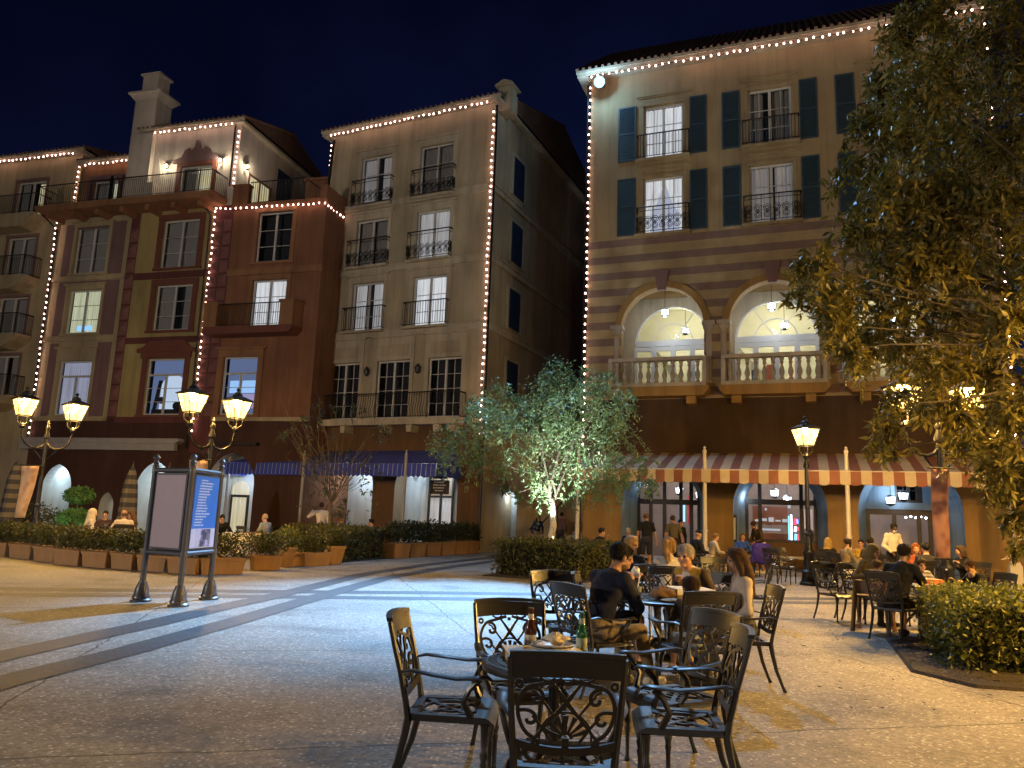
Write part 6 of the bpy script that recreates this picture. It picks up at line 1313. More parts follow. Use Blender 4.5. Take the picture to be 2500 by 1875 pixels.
for s in (-1.2, 0, 1.2): k = MB(); k.box(s-.12, s+.12, -.2, .15, 0, .418); k.build('leg', M_['stone'], be)
# ================================================================== people: one smooth blended surface per body
def surf_nets(F, org, h):
    s = F < 0; nx, ny, nz = F.shape; c = np.zeros((nx-1, ny-1, nz-1), np.int8); P = np.zeros((nx-1, ny-1, nz-1, 3), np.float32); W = np.zeros((nx-1, ny-1, nz-1), np.float32)
    sl = lambda d, n: slice(d, n-1+d)
    cor = {(i, j, k): (s[sl(i,nx), sl(j,ny), sl(k,nz)]) for i in (0,1) for j in (0,1) for k in (0,1)}
    for v in cor.values(): c += v
    act = (c > 0) & (c < 8); I = np.argwhere(act); 
    if len(I) == 0: return np.zeros((0,3)), np.zeros((0,4), int)
    idx = -np.ones(act.shape, np.int64); idx[act] = np.arange(len(I))
    acc = np.zeros((len(I), 3)); w_ = np.zeros(len(I))
    def g(o): return F[I[:,0]+o[0], I[:,1]+o[1], I[:,2]+o[2]]
    for ax in range(3):
        for a in (0,1):
            for b in (0,1):
                o0 = [a, b]; o0.insert(ax, 0); o1 = list(o0); o1[ax] = 1
                f0, f1 = g(o0), g(o1); m_ = (f0 < 0) != (f1 < 0); t = np.where(m_, f0/np.where(m_, f0-f1, 1), 0)
                p = np.tile(np.array(o0, float), (len(I), 1)); p[:, ax] = t; acc += p*m_[:, None]; w_ += m_
    V = (I+acc/np.maximum(w_, 1)[:, None])*h+org
    Q = []
    for ax in range(3):
        n = [nx, ny, nz]; lo = [slice(1, n[i]-1) for i in range(3)]; hi = list(lo); lo[ax] = slice(0, n[ax]-1); hi[ax] = slice(1, n[ax])
        ch = s[tuple(lo)] != s[tuple(hi)]; E = np.argwhere(ch)
        if len(E) == 0: continue
        base = E.copy(); u, v = (ax+1) % 3, (ax+2) % 3
        base[:, u] += 1; base[:, v] += 1       # grid edge start
        fl = s[base[:,0], base[:,1], base[:,2]]
        def cell(du, dv): q = base.copy(); q[:, u] -= du; q[:, v] -= dv; return idx[q[:,0], q[:,1], q[:,2]]
        q = np.column_stack([cell(1,1), cell(0,1), cell(0,0), cell(1,0)]); q[~fl] = q[~fl][:, ::-1]; Q.append(q)
    return V, np.concatenate(Q)
class Body:
    def __init__(s): s.p = []
    def cone(s, a, b, ra, rb, tag, k=.03): s.p.append(('c', np.array(a, float), np.array(b, float), ra, rb, tag, k))
    def ell(s, c, r, tag, k=.03, R=None): s.p.append(('e', np.array(c, float), np.array(r, float), R if R is not None else np.eye(3), 0, tag, k))
    def dist(s, p, X):
        if p[0] == 'c':
            a, b, ra, rb = p[1:5]; d = b-a; l = max(d@d, 1e-9); t = np.clip(((X-a)@d)/l, 0, 1); return np.linalg.norm(X-a-t[..., None]*d, axis=-1)-(ra+(rb-ra)*t)
        c, r, R = p[1:4]; q = (X-c)@R; k0 = np.linalg.norm(q/r, axis=-1); k1 = np.linalg.norm(q/r**2, axis=-1)+1e-9; return k0*(k0-1)/k1
    def bounds(s, p):
        if p[0] == 'c': m = max(p[3], p[4]); return np.minimum(p[1], p[2])-m, np.maximum(p[1], p[2])+m
        m = max(p[2]); return p[1]-m, p[1]+m
    def mesh(s, h, wrinkle=0, cut=None, strand=0, centre=None):
        bb = [s.bounds(p) for p in s.p]; lo = np.min([b[0] for b in bb], 0)-3*h; hi = np.max([b[1] for b in bb], 0)+3*h
        n = np.ceil((hi-lo)/h).astype(int)+1; F = np.ones(n, np.float32)
        for p, (a, b) in zip(s.p, bb):
            k = p[6]; i0 = np.maximum(np.floor((a-lo-k-h)/h).astype(int), 0); i1 = np.minimum(np.ceil((b-lo+k+h)/h).astype(int)+1, n)
            G_ = np.stack(np.meshgrid(*[lo[d]+h*np.arange(i0[d], i1[d]) for d in range(3)], indexing='ij'), -1); d_ = s.dist(p, G_)
            sl = tuple(slice(i0[d], i1[d]) for d in range(3)); f = F[sl]
            hh = np.clip(.5+.5*(f-d_)/k, 0, 1); F[sl] = f+(d_-f)*hh-k*hh*(1-hh)
        if wrinkle or cut or strand:
            G_ = np.stack(np.meshgrid(*[lo[d]+h*np.arange(n[d]) for d in range(3)], indexing='ij'), -1)
            if wrinkle:
                x, y, z = G_[..., 0], G_[..., 1], G_[..., 2]; m_ = wrinkle(G_)
                F += m_*(np.sin(23*x+31*z+4*np.sin(17*y))*.6+np.sin(41*z-19*x+3*np.sin(23*x+11*y))*.4+.5*np.sin(67*z+29*y+5*np.sin(13*x)))
            if strand: 
                q = G_-centre; F += strand*(np.sin(46*np.arctan2(q[..., 0], q[..., 1]+.02)+30*q[..., 2]+3*np.sin(60*q[..., 0]+45*q[..., 2]))+.7*np.sin(95*q[..., 0]+80*q[..., 1]+4*np.sin(70*q[..., 2])))
            if cut:
                for c in cut: F = np.maximum(F, -s.dist(c, G_))
        return surf_nets(F, lo, h)
    def tags(s, X, T):
        D = np.stack([s.dist(p, X) for p in s.p]); return np.array([T[p[5]] for p in s.p])[np.argmin(D, 0)]
HEADS = []
def rotm(yaw=0, pitch=0, roll=0):
    """yaw to the person's left, pitch forward"""
    cy, sy, cp, sp, cr, sr = math.cos(yaw), math.sin(yaw), math.cos(pitch), math.sin(pitch), math.cos(roll), math.sin(roll)
    return np.array([[cy,-sy,0],[sy,cy,0],[0,0,1]])@np.array([[1,0,0],[0,cp,sp],[0,-sp,cp]])@np.array([[cr,0,sr],[0,1,0],[-sr,0,cr]])
def ik(S_, T_, a, b, hint):
    S_, T_ = np.array(S_, float), np.array(T_, float); d = T_-S_; L = np.linalg.norm(d); L2 = min(L, (a+b)*.995); u = d/L; T_ = S_+u*L2
    x = (a*a-b*b+L2*L2)/(2*L2); y = math.sqrt(max(0, a*a-x*x)); h = np.array(hint, float); h = h-u*(h@u); h /= np.linalg.norm(h)+1e-9
    return S_+u*x+h*y, T_
_mc = {}
def cmat(kind, c):
    key = (kind, c)
    if key not in _mc:
        if kind == 'skin': _mc[key] = mat('skin', c, rough=.5, var=.08, scale=8, spec=.35)
        elif kind == 'hair': _mc[key] = mat('hair', c, rough=.75, var=.35, scale=30, spec=.2)
        elif kind == 'stripe': _mc[key] = stripes_mat('striped_cloth', c, tuple(q*.35 for q in c), 2, .05, .5)
        else: _mc[key] = mat('cloth', c, rough=.85, var=.16, scale=12, bump=.3, bscale=160, spec=.2)
    return _mc[key]
SK = (.44, .25, .165); SKT = (.34, .18, .11); SKD = (.12, .06, .035)
def person(loc, face, label, pose='sit', H=1.72, sex='m', shirt=(.1,.1,.1), pants=(.05,.05,.06), shoes=(.03,.03,.03), skin=SK, hair='short', hcol=(.04,.025,.015), lean=9, turn=0, head=(0, 5), hands=None, feet=None, sleeve='long', legs='long', seat=.445, h=.02, vest=None, beard=False, mask=False, glasses=False, collar=None, legsep=.1, group=None, scarf=None, fingers=False, eyes=True, skirt=False, wr=.0022, elbow=None):
    s = H/1.75; f = .9 if sex == 'f' else 1.0; B = Body(); cl = .012
    st_ = pose == 'stand'; hz = (.93*s if st_ else seat+.08*s); Pv = np.array([0, 0, hz]); Rt = rotm(rad(turn), rad(lean))
    def up(x, y, z): return Pv+Rt@np.array([x*s, y*s, z*s])
    B.ell(Pv+np.array([0, -.005, .0]), np.array([.175*(1.02 if sex == 'f' else .97), .125, .125])*s, 'pants', .04)
    B.ell(up(0, .0, .17), np.array([.15*f, .115*f, .17])*s, 'shirt', .05, Rt); B.ell(up(0, .005, .37), np.array([.178*f, .122*f, .19])*s, 'shirt', .05, Rt)
    if sex == 'f':
        for q in (-1, 1): B.ell(up(q*.075, .095, .345), np.array([.065, .06, .065])*s, 'shirt', .03, Rt)
    sh = .172*f; shl = [up(q*sh, 0, .475) for q in (-1, 1)]
    B.cone(shl[0], shl[1], .06*s*f, .06*s*f, 'shirt', .05); nb = up(0, .01, .52)
    bare = sleeve == 'tank'
    B.cone(up(0, -.01, .47), nb, .085*s*f, .06*s*f, 'skin' if bare else 'shirt', .03)
    Rh = rotm(rad(head[0]), rad(head[1])); hc_ = nb+(Rt@np.array([0, .005, .07])+Rh@np.array([0, .02, .105]))*s
    B.cone(nb, hc_-Rh@np.array([0, .0, .06])*s, .054*s*f, .052*s*f, 'skin', .02)
    q_ = .94 if sex == 'f' else 1.0
    if H < 1.3: q_ = 1.22*min(1.12, 1.1/s*.62)
    hs = s*q_
    def hd(x, y, z): return hc_+Rh@np.array([x, y, z])*hs
    def he(c, r, t, k=.02): B.ell(hd(*c), np.array(r)*hs, t, k, Rh)
    he((0, -.012, .038), (.076, .094, .086), 'skin'); he((0, .02, -.03), (.060, .074, .092), 'skin', .025); he((0, .068, -.096), (.028, .026, .024), 'beard' if beard else 'skin', .02)
    if beard: he((0, .035, -.075), (.062, .066, .05), 'beard', .01)
    B.cone(hd(0, .088, .012), hd(0, .108, -.024), .009*hs, .0135*hs, 'skin', .014); B.cone(hd(-.034, .078, .022), hd(.034, .078, .022), .013*hs, .013*hs, 'skin', .015)
    for q in (-1, 1):
        he((q*.077, -.01, -.012), (.011, .022, .032), 'skin', .008)
        if eyes: he((q*.031, .0835, .0), (.0125, .0075, .0075), 'eye', .002)
        if eyes: B.cone(hd(q*.018, .0905, .02), hd(q*.046, .082, .022), .0045*hs, .004*hs, 'brow', .003)
        he((q*.04, .06, -.035), (.026, .022, .026), 'skin', .02)
    if eyes: B.cone(hd(-.02, .090, -.060), hd(.02, .090, -.060), .008*hs, .008*hs, 'lip', .006)
    if mask: he((0, .066, -.055), (.052, .044, .05), 'mask', .004)
    # arms
    ua, fa = .285*s, .255*s; wr_ = []
    hp = hands or ([(-.235, .06, .86), (.235, .03, .86)] if st_ else [(-.17, .36, .70), (.17, .36, .70)])
    for i, q in enumerate((-1, 1)):
        T_ = np.array(hp[i], float); hint = np.array((elbow[i] if elbow else (q*.6, -.55, -.6)), float); el, w_ = ik(shl[i], T_, ua, fa, hint)
        up_t = {'long': 'sleeve', 'short': 'sleeve', 'tank': 'skin'}[sleeve]; fo = 'sleeve' if sleeve == 'long' else 'skin'; c1 = cl if up_t == 'sleeve' else 0; c2 = cl if fo == 'sleeve' else 0
        B.ell(shl[i], np.array([.058, .058, .06])*s*f, up_t if not bare else 'skin', .03)
        if sleeve == 'short':
            md = shl[i]+(el-shl[i])*.68; B.cone(shl[i], md, (.05+cl)*s*f, (.046+cl*1.3)*s*f, 'sleeve', .02); B.cone(md, el, .043*s*f, .04*s*f, 'skin', .008)
        else: B.cone(shl[i], el, (.05+c1)*s*f, (.041+c1)*s*f, up_t, .03)
        B.cone(el, w_-(w_-el)*.04, (.041+c2)*s*f, (.028+c2*.8)*s*f, fo, .02)
        d = (w_-el)/np.linalg.norm(w_-el); side = np.cross(d, [0, 0, 1.0]); 
        if np.linalg.norm(side) < .2: side = np.array([1.0, 0, 0])
        side /= np.linalg.norm(side); nn = np.cross(side, d); RR = np.column_stack([side, d, nn])
        pc = w_+d*.045*s; B.cone(w_-d*.01, w_+d*.02*s, .025*s*f, .024*s*f, 'skin', .012); B.ell(pc, np.array([.038, .05, .019])*s*f, 'skin', .012, RR)
        down = -nn*(1 if nn[2] > 0 else -1); r_ = .0092*s*f if fingers else .012*s*f
        for j, ln in enumerate((.066, .076, .071, .055)):
            a = w_+d*.083*s+side*(j-1.5)*.0205*s; m_ = a+(d*.82+down*.45)*ln*.5*s; e = m_+(d*.35+down*.85)*ln*.5*s; B.cone(a-d*.012*s, m_, r_, r_*.95, 'skin', .005 if fingers else .008); B.cone(m_, e, r_*.95, r_*.8, 'skin', .004)
        th = w_+d*.03*s-side*q*.032*s*(1 if i == 0 else 1); B.cone(th, th+(d*.5-side*q*.55+down*.3)*.05*s, r_*1.15, r_*.95, 'skin', .006); 
    # legs
    tl, sl_ = .44*s, .43*s; ft = feet or ([(-legsep, .0, .085*s), (legsep, .03, .085*s)] if st_ else [(-.12*s, .40*s, .085*s), (.12*s, .44*s, .085*s)])
    for i, q in enumerate((-1, 1)):
        hip = Pv+np.array([q*.09*s, .02*s, -.03*s]); kn, an = ik(hip, np.array(ft[i], float), tl, sl_, (q*.1, 1, .45)); shin = 'pants' if legs == 'long' else 'skin'
        if legs == 'short':
            mk = hip+(kn-hip)*.86; B.cone(hip, mk, .092*s, .085*s, 'pants', .03); B.cone(mk, kn, .06*s, .055*s, 'skin', .006)
        else: B.cone(hip, kn, .09*s, .064*s, 'pants', .035)
        B.cone(kn, kn+(an-kn)*.35, .056*s, .057*s, shin, .02); B.cone(kn+(an-kn)*.3, an, (.056)*s, (.036 if shin == 'skin' else .05)*s, shin, .02)
        fd = np.array([math.sin(q*.18), math.cos(q*.18), 0.0]); 
        if not st_: fd = (kn-hip)*np.array([1, 1, 0]); fd /= np.linalg.norm(fd)+1e-9
        hl = an+np.array([0, 0, -.045*s])-fd*.035*s; toe = hl+fd*.185*s; toe[2] = hl[2] = max(.036*s, min(hl[2], an[2]-.03)); B.cone(an, hl, .04*s, .042*s, 'shoes', .02); B.cone(hl, toe, .042*s, .034*s, 'shoes', .02)
    if vest:
        for q in (-1, 1): B.ell(up(q*.095, .035, .30), np.array([.10, .115, .24])*s, 'vest', .01, Rt)
        B.cone(up(-.13, .02, .5), up(.13, .02, .5), .055*s, .055*s, 'vest', .02)
    if collar: B.cone(up(-.03, .045, .505), up(.03, .045, .505), .058*s*f, .058*s*f, 'collar', .005)
    if scarf: B.ell(up(0, .01, .53), np.array([.105, .10, .06])*s, 'scarf', .01)
    T = {}; mats = []
    def reg(t, m): 
        if m not in mats: mats.append(m)
        T[t] = mats.index(m)
    sm_ = cmat('skin', skin); reg('skin', sm_); shm = shirt if not isinstance(shirt, tuple) else cmat('cloth', shirt); reg('shirt', shm); reg('sleeve', cmat('cloth', vest[1]) if vest and len(vest) > 1 else shm); reg('pants', cmat('cloth', pants)); reg('shoes', cmat('cloth', shoes)); reg('eye', cmat('hair', (.02, .015, .012))); reg('brow', cmat('hair', hcol)); reg('lip', cmat('skin', (skin[0]*.8, skin[1]*.55, skin[2]*.55))); reg('beard', cmat('hair', tuple(q*.28 for q in skin))); reg('mask', cmat('cloth', (.62, .62, .64))); reg('vest', cmat('cloth', vest[0]) if vest else shm); reg('collar', cmat('cloth', collar or (.6, .58, .55))); reg('scarf', cmat('cloth', scarf or (.3, .2, .1)))
    fz = hc_[2]-.14*s
    V, Q = B.mesh(h, wrinkle=(lambda G: wr*(G[..., 2] < fz)*1.0) if wr else 0)
    C = V[Q].mean(1); o = mesh_obj('person', V, Q, mats, None, B.tags(C, T), True); yaw = math.atan2(face[1], face[0])-PI/2
    HEADS.append((label, tuple(loc), yaw, tuple(hc_)))
    o.location = (*loc, 0) if len(loc) == 2 else loc; o.rotation_euler = (0, 0, yaw); tag(o, label, 'person', group)
    if hair:
        Hh = Body(); hm = cmat('hair', hcol); nm = 'hair'
        def hh(c, r, k=.02): Hh.ell(hd(*c), np.array(r)*hs, 'hair', k, Rh)
        def hcn(a, b, ra, rb, k=.02, world=None): Hh.cone(hd(*a), hd(*b) if world is None else world, ra*hs, rb*hs, 'hair', k)
        face_cut = [('e', hd(0, .105, -.035), np.array([.070, .062, .092])*hs, Rh, 0, '', 0)]
        if hair in ('short', 'grey'):
            hh((0, -.02, .042), (.0845, .103, .0945)); hh((0, .05, .10), (.055, .04, .028)); face_cut += [('e', hd(0, .03, -.125), np.array([.14, .14, .10])*hs, Rh, 0, '', 0), ('e', hd(0, .12, .0), np.array([.066, .06, .075])*hs, Rh, 0, '', 0)]
        elif hair == 'crop': hh((0, -.02, .04), (.084, .103, .092)); face_cut += [('e', hd(0, .03, -.12), np.array([.13, .14, .10])*hs, Rh, 0, '', 0), ('e', hd(0, .12, .03), np.array([.07, .07, .08])*hs, Rh, 0, '', 0)]
        elif hair == 'bald': hh((0, -.03, .0), (.0815, .09, .05)); face_cut += [('e', hd(0, .03, .10), np.array([.12, .14, .085])*hs, Rh, 0, '', 0), ('e', hd(0, .1, .0), np.array([.1, .11, .1])*hs, Rh, 0, '', 0)]
        elif hair == 'hood': nm = 'hood'; hm = cmat('cloth', hcol); hh((0, -.03, .03), (.10, .115, .12)); hh((0, -.07, -.09), (.10, .08, .09), .05); hcn((0, -.04, -.1), (0, -.03, -.2), .1, .13, .05)
        elif hair == 'cap': nm = 'cap'; hm = cmat('cloth', hcol); hh((0, -.01, .075), (.088, .10, .065)); hcn((-.03, .09, .06), (.03, .09, .06), .03, .03, .01); face_cut = [('e', hd(0, .03, -.06), np.array([.13, .14, .105])*hs, Rh, 0, '', 0)]
        else:
            hh((0, -.018, .048), (.086, .104, .092)); hh((0, .04, .105), (.06, .045, .03))
            for q in (-1, 1): hcn((q*.074, .02, .06), (q*.08, .0, -.06), .026, .03)
            if hair == 'bob':
                for q in (-1, 1): hcn((q*.07, -.02, .0), (q*.085, .0, -.12), .045, .038)
                hcn((-.04, -.07, 0), (-.045, -.075, -.13), .05, .045); hcn((.04, -.07, 0), (.045, -.075, -.13), .05, .045)
            elif hair in ('long', 'pony', 'bun'):
                if hair == 'long':
                    for q in (-1, 0, 1): hcn((q*.05, -.07, .0), (q*.07, -.10, -.16), .055, .052); hcn((q*.07, -.10, -.16), (q*.06, -.12, -.38), .052, .026)
                    for q in (-1, 1): hcn((q*.078, -.01, -.04), (q*.085, -.03, -.22), .035, .03)
                elif hair == 'pony': hcn((0, -.09, .06), (0, -.145, .05), .032, .035); hcn((0, -.145, .05), (0.01, -.16, -.10), .04, .042); hcn((.01, -.16, -.10), (.03, -.15, -.25), .042, .016)
                else: hh((0, -.11, .07), (.045, .04, .045))
                face_cut += [('e', hd(0, .0, -.13), np.array([.07, .10, .09])*hs, Rh, 0, '', 0)] if hair != 'long' else []
        V, Q = Hh.mesh((.006 if h < .0115 else .010), cut=face_cut, strand=.0016 if nm == 'hair' else 0, centre=hc_)
        if nm == 'hair' and h < .0135:      # loose locks lying over the hair
            m_ = 1500 if h < .0115 else 500; p = V[RNG.integers(0, len(V), m_)]; n_ = p-hc_; n_ /= np.linalg.norm(n_, axis=1)[:, None]+1e-6
            d_ = np.array([0, -.35, -1.0])@Rh.T+RNG.normal(size=(m_, 3))*.28; d_ = d_-n_*(d_*n_).sum(1)[:, None]; d_ /= np.linalg.norm(d_, axis=1)[:, None]+1e-6; s_ = np.cross(d_, n_)
            L_ = RNG.uniform(.02, .05, m_)[:, None]*(1.6 if hair in ('long', 'pony', 'bob') else .8); w2 = RNG.uniform(.0012, .0032, m_)[:, None]; o_ = n_*RNG.uniform(.001, .005, m_)[:, None]
            E_ = np.stack([p-s_*w2+n_*.001, p+s_*w2+n_*.001, p+d_*L_+s_*w2*.3+o_, p+d_*L_-s_*w2*.3+o_], 1).reshape(-1, 3); Q = np.concatenate([Q, len(V)+np.arange(4*m_).reshape(m_, 4)]); V = np.concatenate([V, E_])
        ho = mesh_obj(nm, V, Q, hm, o, None, True)
    if glasses:
        k = MB()
        for q in (-1, 1): k.tube([tuple(hd(q*.031+.02*math.cos(a*PI/5), .098, .0+.017*math.sin(a*PI/5))) for a in range(11)], .0022, 4); k.tube([tuple(hd(q*.051, .096, .003)), tuple(hd(q*.079, .0, .005))], .002, 4)
        k.tube([tuple(hd(-.011, .1, .003)), tuple(hd(.011, .1, .003))], .002, 4); k.build('glasses', M_['frame_dark'], o)
    return o
N_ = .0085
# --- the family table
person((.83, 7.26), (.78, .62), 'man in a navy shirt eating with both hands at the family table', H=1.80, shirt=(.016, .018, .035), pants=(.20, .155, .10), shoes=(.62, .56, .44), skin=SKT, hcol=(.012, .009, .008), lean=24, head=(-4, 22), hands=[(-.06, .40, .93), (.08, .40, .94)], feet=[(-.06, .40, .085), (.13, .62, .085)], h=N_, beard=True, fingers=True)
lump('food', 'folded white paper wrapped food in the hands of the man in the navy shirt', 'food', (1.27, 7.68, .985), .05, white_card, (.8, .8, 1.4), 12, .25)
person((1.0, 8.47), (.98, -.15), 'dark haired woman in black, hands at her mouth, behind the man in navy', H=1.66, sex='f', shirt=(.015, .015, .018), pants=(.008, .008, .01), legs='short', skin=SK, hair='short', hcol=(.02, .013, .01), lean=23, head=(-10, 14), hands=[(-.06, .40, .89), (.08, .40, .90)], h=.0095, fingers=True)
person((2.3, 9.12), (-.78, -.62), 'grey haired man in a yellow vest eating a slice across the family table', H=1.78, shirt=(.62, .58, .52), vest=((.42, .25, .03), (.075, .055, .045)), pants=(.06, .055, .05), skin=(.42, .22, .13), hair='grey', hcol=(.34, .30, .26), lean=30, head=(10, 4), hands=[(-.19, .44, .76), (.03, .44, .86)], h=N_, fingers=True)
person((2.33, 7.72), (-1, .02), 'girl in a pale sweater with long brown hair, in profile at the family table', H=1.64, sex='f', shirt=(.46, .39, .33), pants=(.1, .09, .06), hair='long', hcol=(.075, .038, .018), skin=SK, lean=2, head=(0, 6), hands=[(-.12, .22, .62), (.12, .24, .62)], h=N_, fingers=True)
person((1.69, 7.12, .0), (-.1, 1), 'small child sitting low in a scrollwork chair at the family table', H=1.08, shirt=(.07, .06, .06), pants=(.35, .36, .34), legs='short', hair='short', hcol=(.05, .025, .015), seat=.45, h=.011, lean=4, head=(0, 8), hands=[(-.12, .2, .62), (.12, .2, .62)], feet=[(-.08, .3, .2), (.08, .3, .2)], eyes=False)
person((1.74, 11.08), (-.35, .94), 'blonde woman in glasses and a black top, turned in her lattice chair to look back', H=1.68, sex='f', shirt=(.012, .012, .014), hair='bob', hcol=(.36, .22, .09), lean=4, turn=-40, head=(-150, 4), hands=[(-.12, .3, .72), (.2, .2, .68)], h=.011, glasses=True)
person((2.23, 10.75), (.12, 1), 'pony tailed blonde woman in a white tank top, back to the camera', H=1.7, sex='f', shirt=(.60, .54, .47), sleeve='tank', hair='pony', hcol=(.32, .19, .08), lean=6, head=(-22, 4), hands=[(-.2, .34, .72), (.26, .30, .77)], h=.010, elbow=[(-.6, -.5, -.6), (1, -.1, -.3)])
# --- the table by the amber hedge
person((5.6, 11.3), (.78, .62), 'broad man in a black shirt, back to the camera, at the amber hedge table', H=1.82, shirt=(.010, .010, .011), sleeve='short', legs='short', pants=(.02, .018, .016), hcol=(.025, .015, .01), lean=22, head=(0, 16), hands=[(-.2, .44, .76), (.2, .42, .76)], h=.010, skin=SKT, fingers=True)
person((6.06, 13.2), (.25, -.97), 'smiling mother with an olive head scarf over her hair, at the amber hedge table', H=1.66, sex='f', shirt=(.16, .12, .055), hair='hood', hcol=(.18, .13, .05), lean=12, head=(25, 10), hands=[(-.2, .25, .74), (.2, .3, .78)], h=.011)
person((5.7, 12.1, .06), (.8, .6), 'baby with thin light hair sitting in the wooden high chair', H=.86, shirt=(.3, .25, .15), pants=(.2, .18, .15), seat=.54, hair='crop', hcol=(.16, .09, .04), lean=0, head=(-10, 6), hands=[(-.12, .16, .74), (.12, .16, .74)], feet=[(-.08, .2, .4), (.08, .2, .4)], h=.011)
person((6.83, 12.95), (-.45, -.89), 'dark haired toddler in a plaid shirt smiling across the orange box', H=1.08, shirt=stripes_mat('plaid', (.5, .45, .42), (.2, .18, .18), 2, .06, .5), hair='short', hcol=(.05, .03, .015), skin=SK, seat=.5, lean=4, head=(25, 4), hands=[(-.16, .22, .74), (.16, .22, .74)], feet=[(-.08, .3, .2), (.08, .3, .2)], h=.010)
person((7.26, 12.02), (-.98, -.05), 'boy in a dark jacket with short brown hair holding a bottle by the amber hedge', H=1.36, shirt=(.022, .02, .022), pants=(.025, .025, .03), hair='crop', hcol=(.07, .035, .015), lean=14, head=(8, 22), hands=[(-.12, .36, .78), (.14, .36, .80)], h=.010, fingers=True, collar=(.4, .34, .28))
F_ = .016
person((9.55, 16.3), (-.9, -.35), 'woman with a dark bob in black, sitting beside the amber wall', H=1.62, sex='f', shirt=(.015, .013, .013), hair='bob', hcol=(.05, .03, .02), h=F_, hands=[(-.1, .3, .9), (.14, .34, .74)], head=(-30, 8))
person((8.75, 16.25), (.1, 1), 'seated diner with dark hair and a white collar, behind the toddler', H=1.68, shirt=(.03, .03, .035), collar=(.6, .56, .5), hair='short', hcol=(.01, .01, .012), h=F_)
person((9.05, 17.4), (-.2, -1), 'red haired diner facing the camera behind the white collared diner', H=1.62, sex='f', shirt=(.25, .06, .03), hair='bob', hcol=(.2, .06, .02), h=F_)
person((10.15, 20.6), (.25, -.97), 'waiter in a white shirt and face mask standing before the glass doors, looking down', pose='stand', H=1.74, shirt=(.62, .57, .50), pants=(.012, .012, .014), hair='crop', hcol=(.012, .01, .01), skin=SKD, mask=True, head=(-15, 28), lean=3, hands=[(-.2, .22, 1.0), (.2, .2, .98)], h=.013)
person((8.27, 20.2), (.5, .86), 'blond diner in a long dark coat with an amber scarf', H=1.66, sex='f', shirt=(.018, .018, .02), pants=(.018, .018, .02), scarf=(.4, .24, .06), hair='bob', hcol=(.36, .24, .09), h=F_)
person((8.37, 19.42), (.95, .25), 'diner with tied dark hair in a grey hoodie, in profile by the awning pole', H=1.66, sex='f', shirt=(.17, .135, .10), pants=(.6, .56, .52), hair='bun', hcol=(.02, .013, .01), hands=[(-.05, .3, .96), (.1, .36, .8)], h=F_)
person((9.07, 19.42), (.1, 1), 'diner in a dark padded jacket, back to the camera by the awning pole', H=1.76, shirt=cmat('stripe', (.06, .045, .035)), hair='short', hcol=(.012, .01, .01), h=F_)
person((9.55, 21.0), (-.6, -.8), 'diner in a yellow top leaning behind the awning pole', H=1.66, sex='f', shirt=(.42, .28, .05), hair='short', hcol=(.03, .02, .012), lean=14, h=F_)
# --- under the striped awning
def px(x, y, Y, z=0): p = at(x, y, Y); return (p.x, p.y)
person(px(1578, 1340, 25.0), (.1, 1), 'bald man in a black shirt and shorts standing with his back to the camera', pose='stand', H=1.82, shirt=(.012, .012, .014), sleeve='short', legs='short', pants=(.03, .03, .04), skin=SKT, hair='crop', hcol=(.15, .09, .05), shoes=(.05, .05, .05), h=F_, hands=[(-.3, -.02, .92), (.32, .05, .88)])
person(px(1645, 1340, 25.6), (-.1, 1), 'man in an olive grey shirt standing outside the glass doors, back to the camera', pose='stand', H=1.78, shirt=(.10, .08, .05), sleeve='short', pants=(.012, .012, .014), skin=SKT, hair='crop', hcol=(.06, .035, .02), h=F_, hands=[(-.29, .0, .9), (.3, .0, .88)])
person(px(1657, 1340, 26.6), (.3, -.9), 'person with black hair half hidden behind the olive grey shirt', pose='stand', H=1.66, shirt=(.014, .014, .016), pants=(.02, .02, .02), hair='short', hcol=(.008, .007, .007), h=.02)
person(px(1860, 1340, 25.7), (-.85, -.3), 'man in a dark brown jacket and white shorts bending beside the violet jacket', pose='stand', H=1.74, shirt=(.045, .03, .018), pants=(.6, .52, .42), legs='short', shoes=(.6, .57, .52), skin=SKT, hair='crop', hcol=(.03, .018, .012), lean=22, head=(0, 35), beard=True, mask=False, hands=[(-.2, .42, 1.0), (.2, .4, 1.0)], h=.013)
person((2.65, 23.0), (.95, .25), 'diner in a black shirt with one hand raised, behind the square hedge', H=1.7, shirt=(.012, .012, .014), sleeve='short', hair='short', hcol=(.02, .014, .01), hands=[(-.08, .34, 1.02), (.12, .36, .76)], lean=12, h=F_)
person(px(1537, 1300, 26.6), (-.5, -.85), 'grey haired diner sitting beyond the bald man in shorts', H=1.68, shirt=(.02, .02, .022), hair='grey', hcol=(.38, .33, .28), h=.018)
person((5.52, 23.02), (.92, .3), 'diner in a dark jacket and knitted cap, in profile left of the awning pole', H=1.74, shirt=(.014, .014, .02), hair='cap', hcol=(.015, .015, .02), head=(0, 8), h=F_)
person((6.08, 23.3), (.92, .2), 'woman in a pale robe sitting just right of the awning pole', H=1.64, sex='f', shirt=(.55, .46, .34), pants=(.55, .46, .34), hair='short', hcol=(.2, .12, .05), lean=12, head=(0, 10), h=F_)
person(px(1812, 1310, 25.2), (-.15, -1), 'woman with chestnut hair in a blue top facing the camera under the awning', H=1.66, sex='f', shirt=(.03, .08, .35), hair='bob', hcol=(.14, .065, .025), head=(0, 4), h=.014)
jk = Body(); jk.cone((-.2, -.33, .86), (.2, -.33, .86), .09, .09, 'a', .05); jk.ell((0, -.36, .62), (.29, .12, .3), 'a', .06); jk.cone((-.22, -.32, .8), (-.3, -.28, .42), .075, .06, 'a'); jk.cone((.22, -.32, .8), (.3, -.28, .42), .075, .06, 'a')
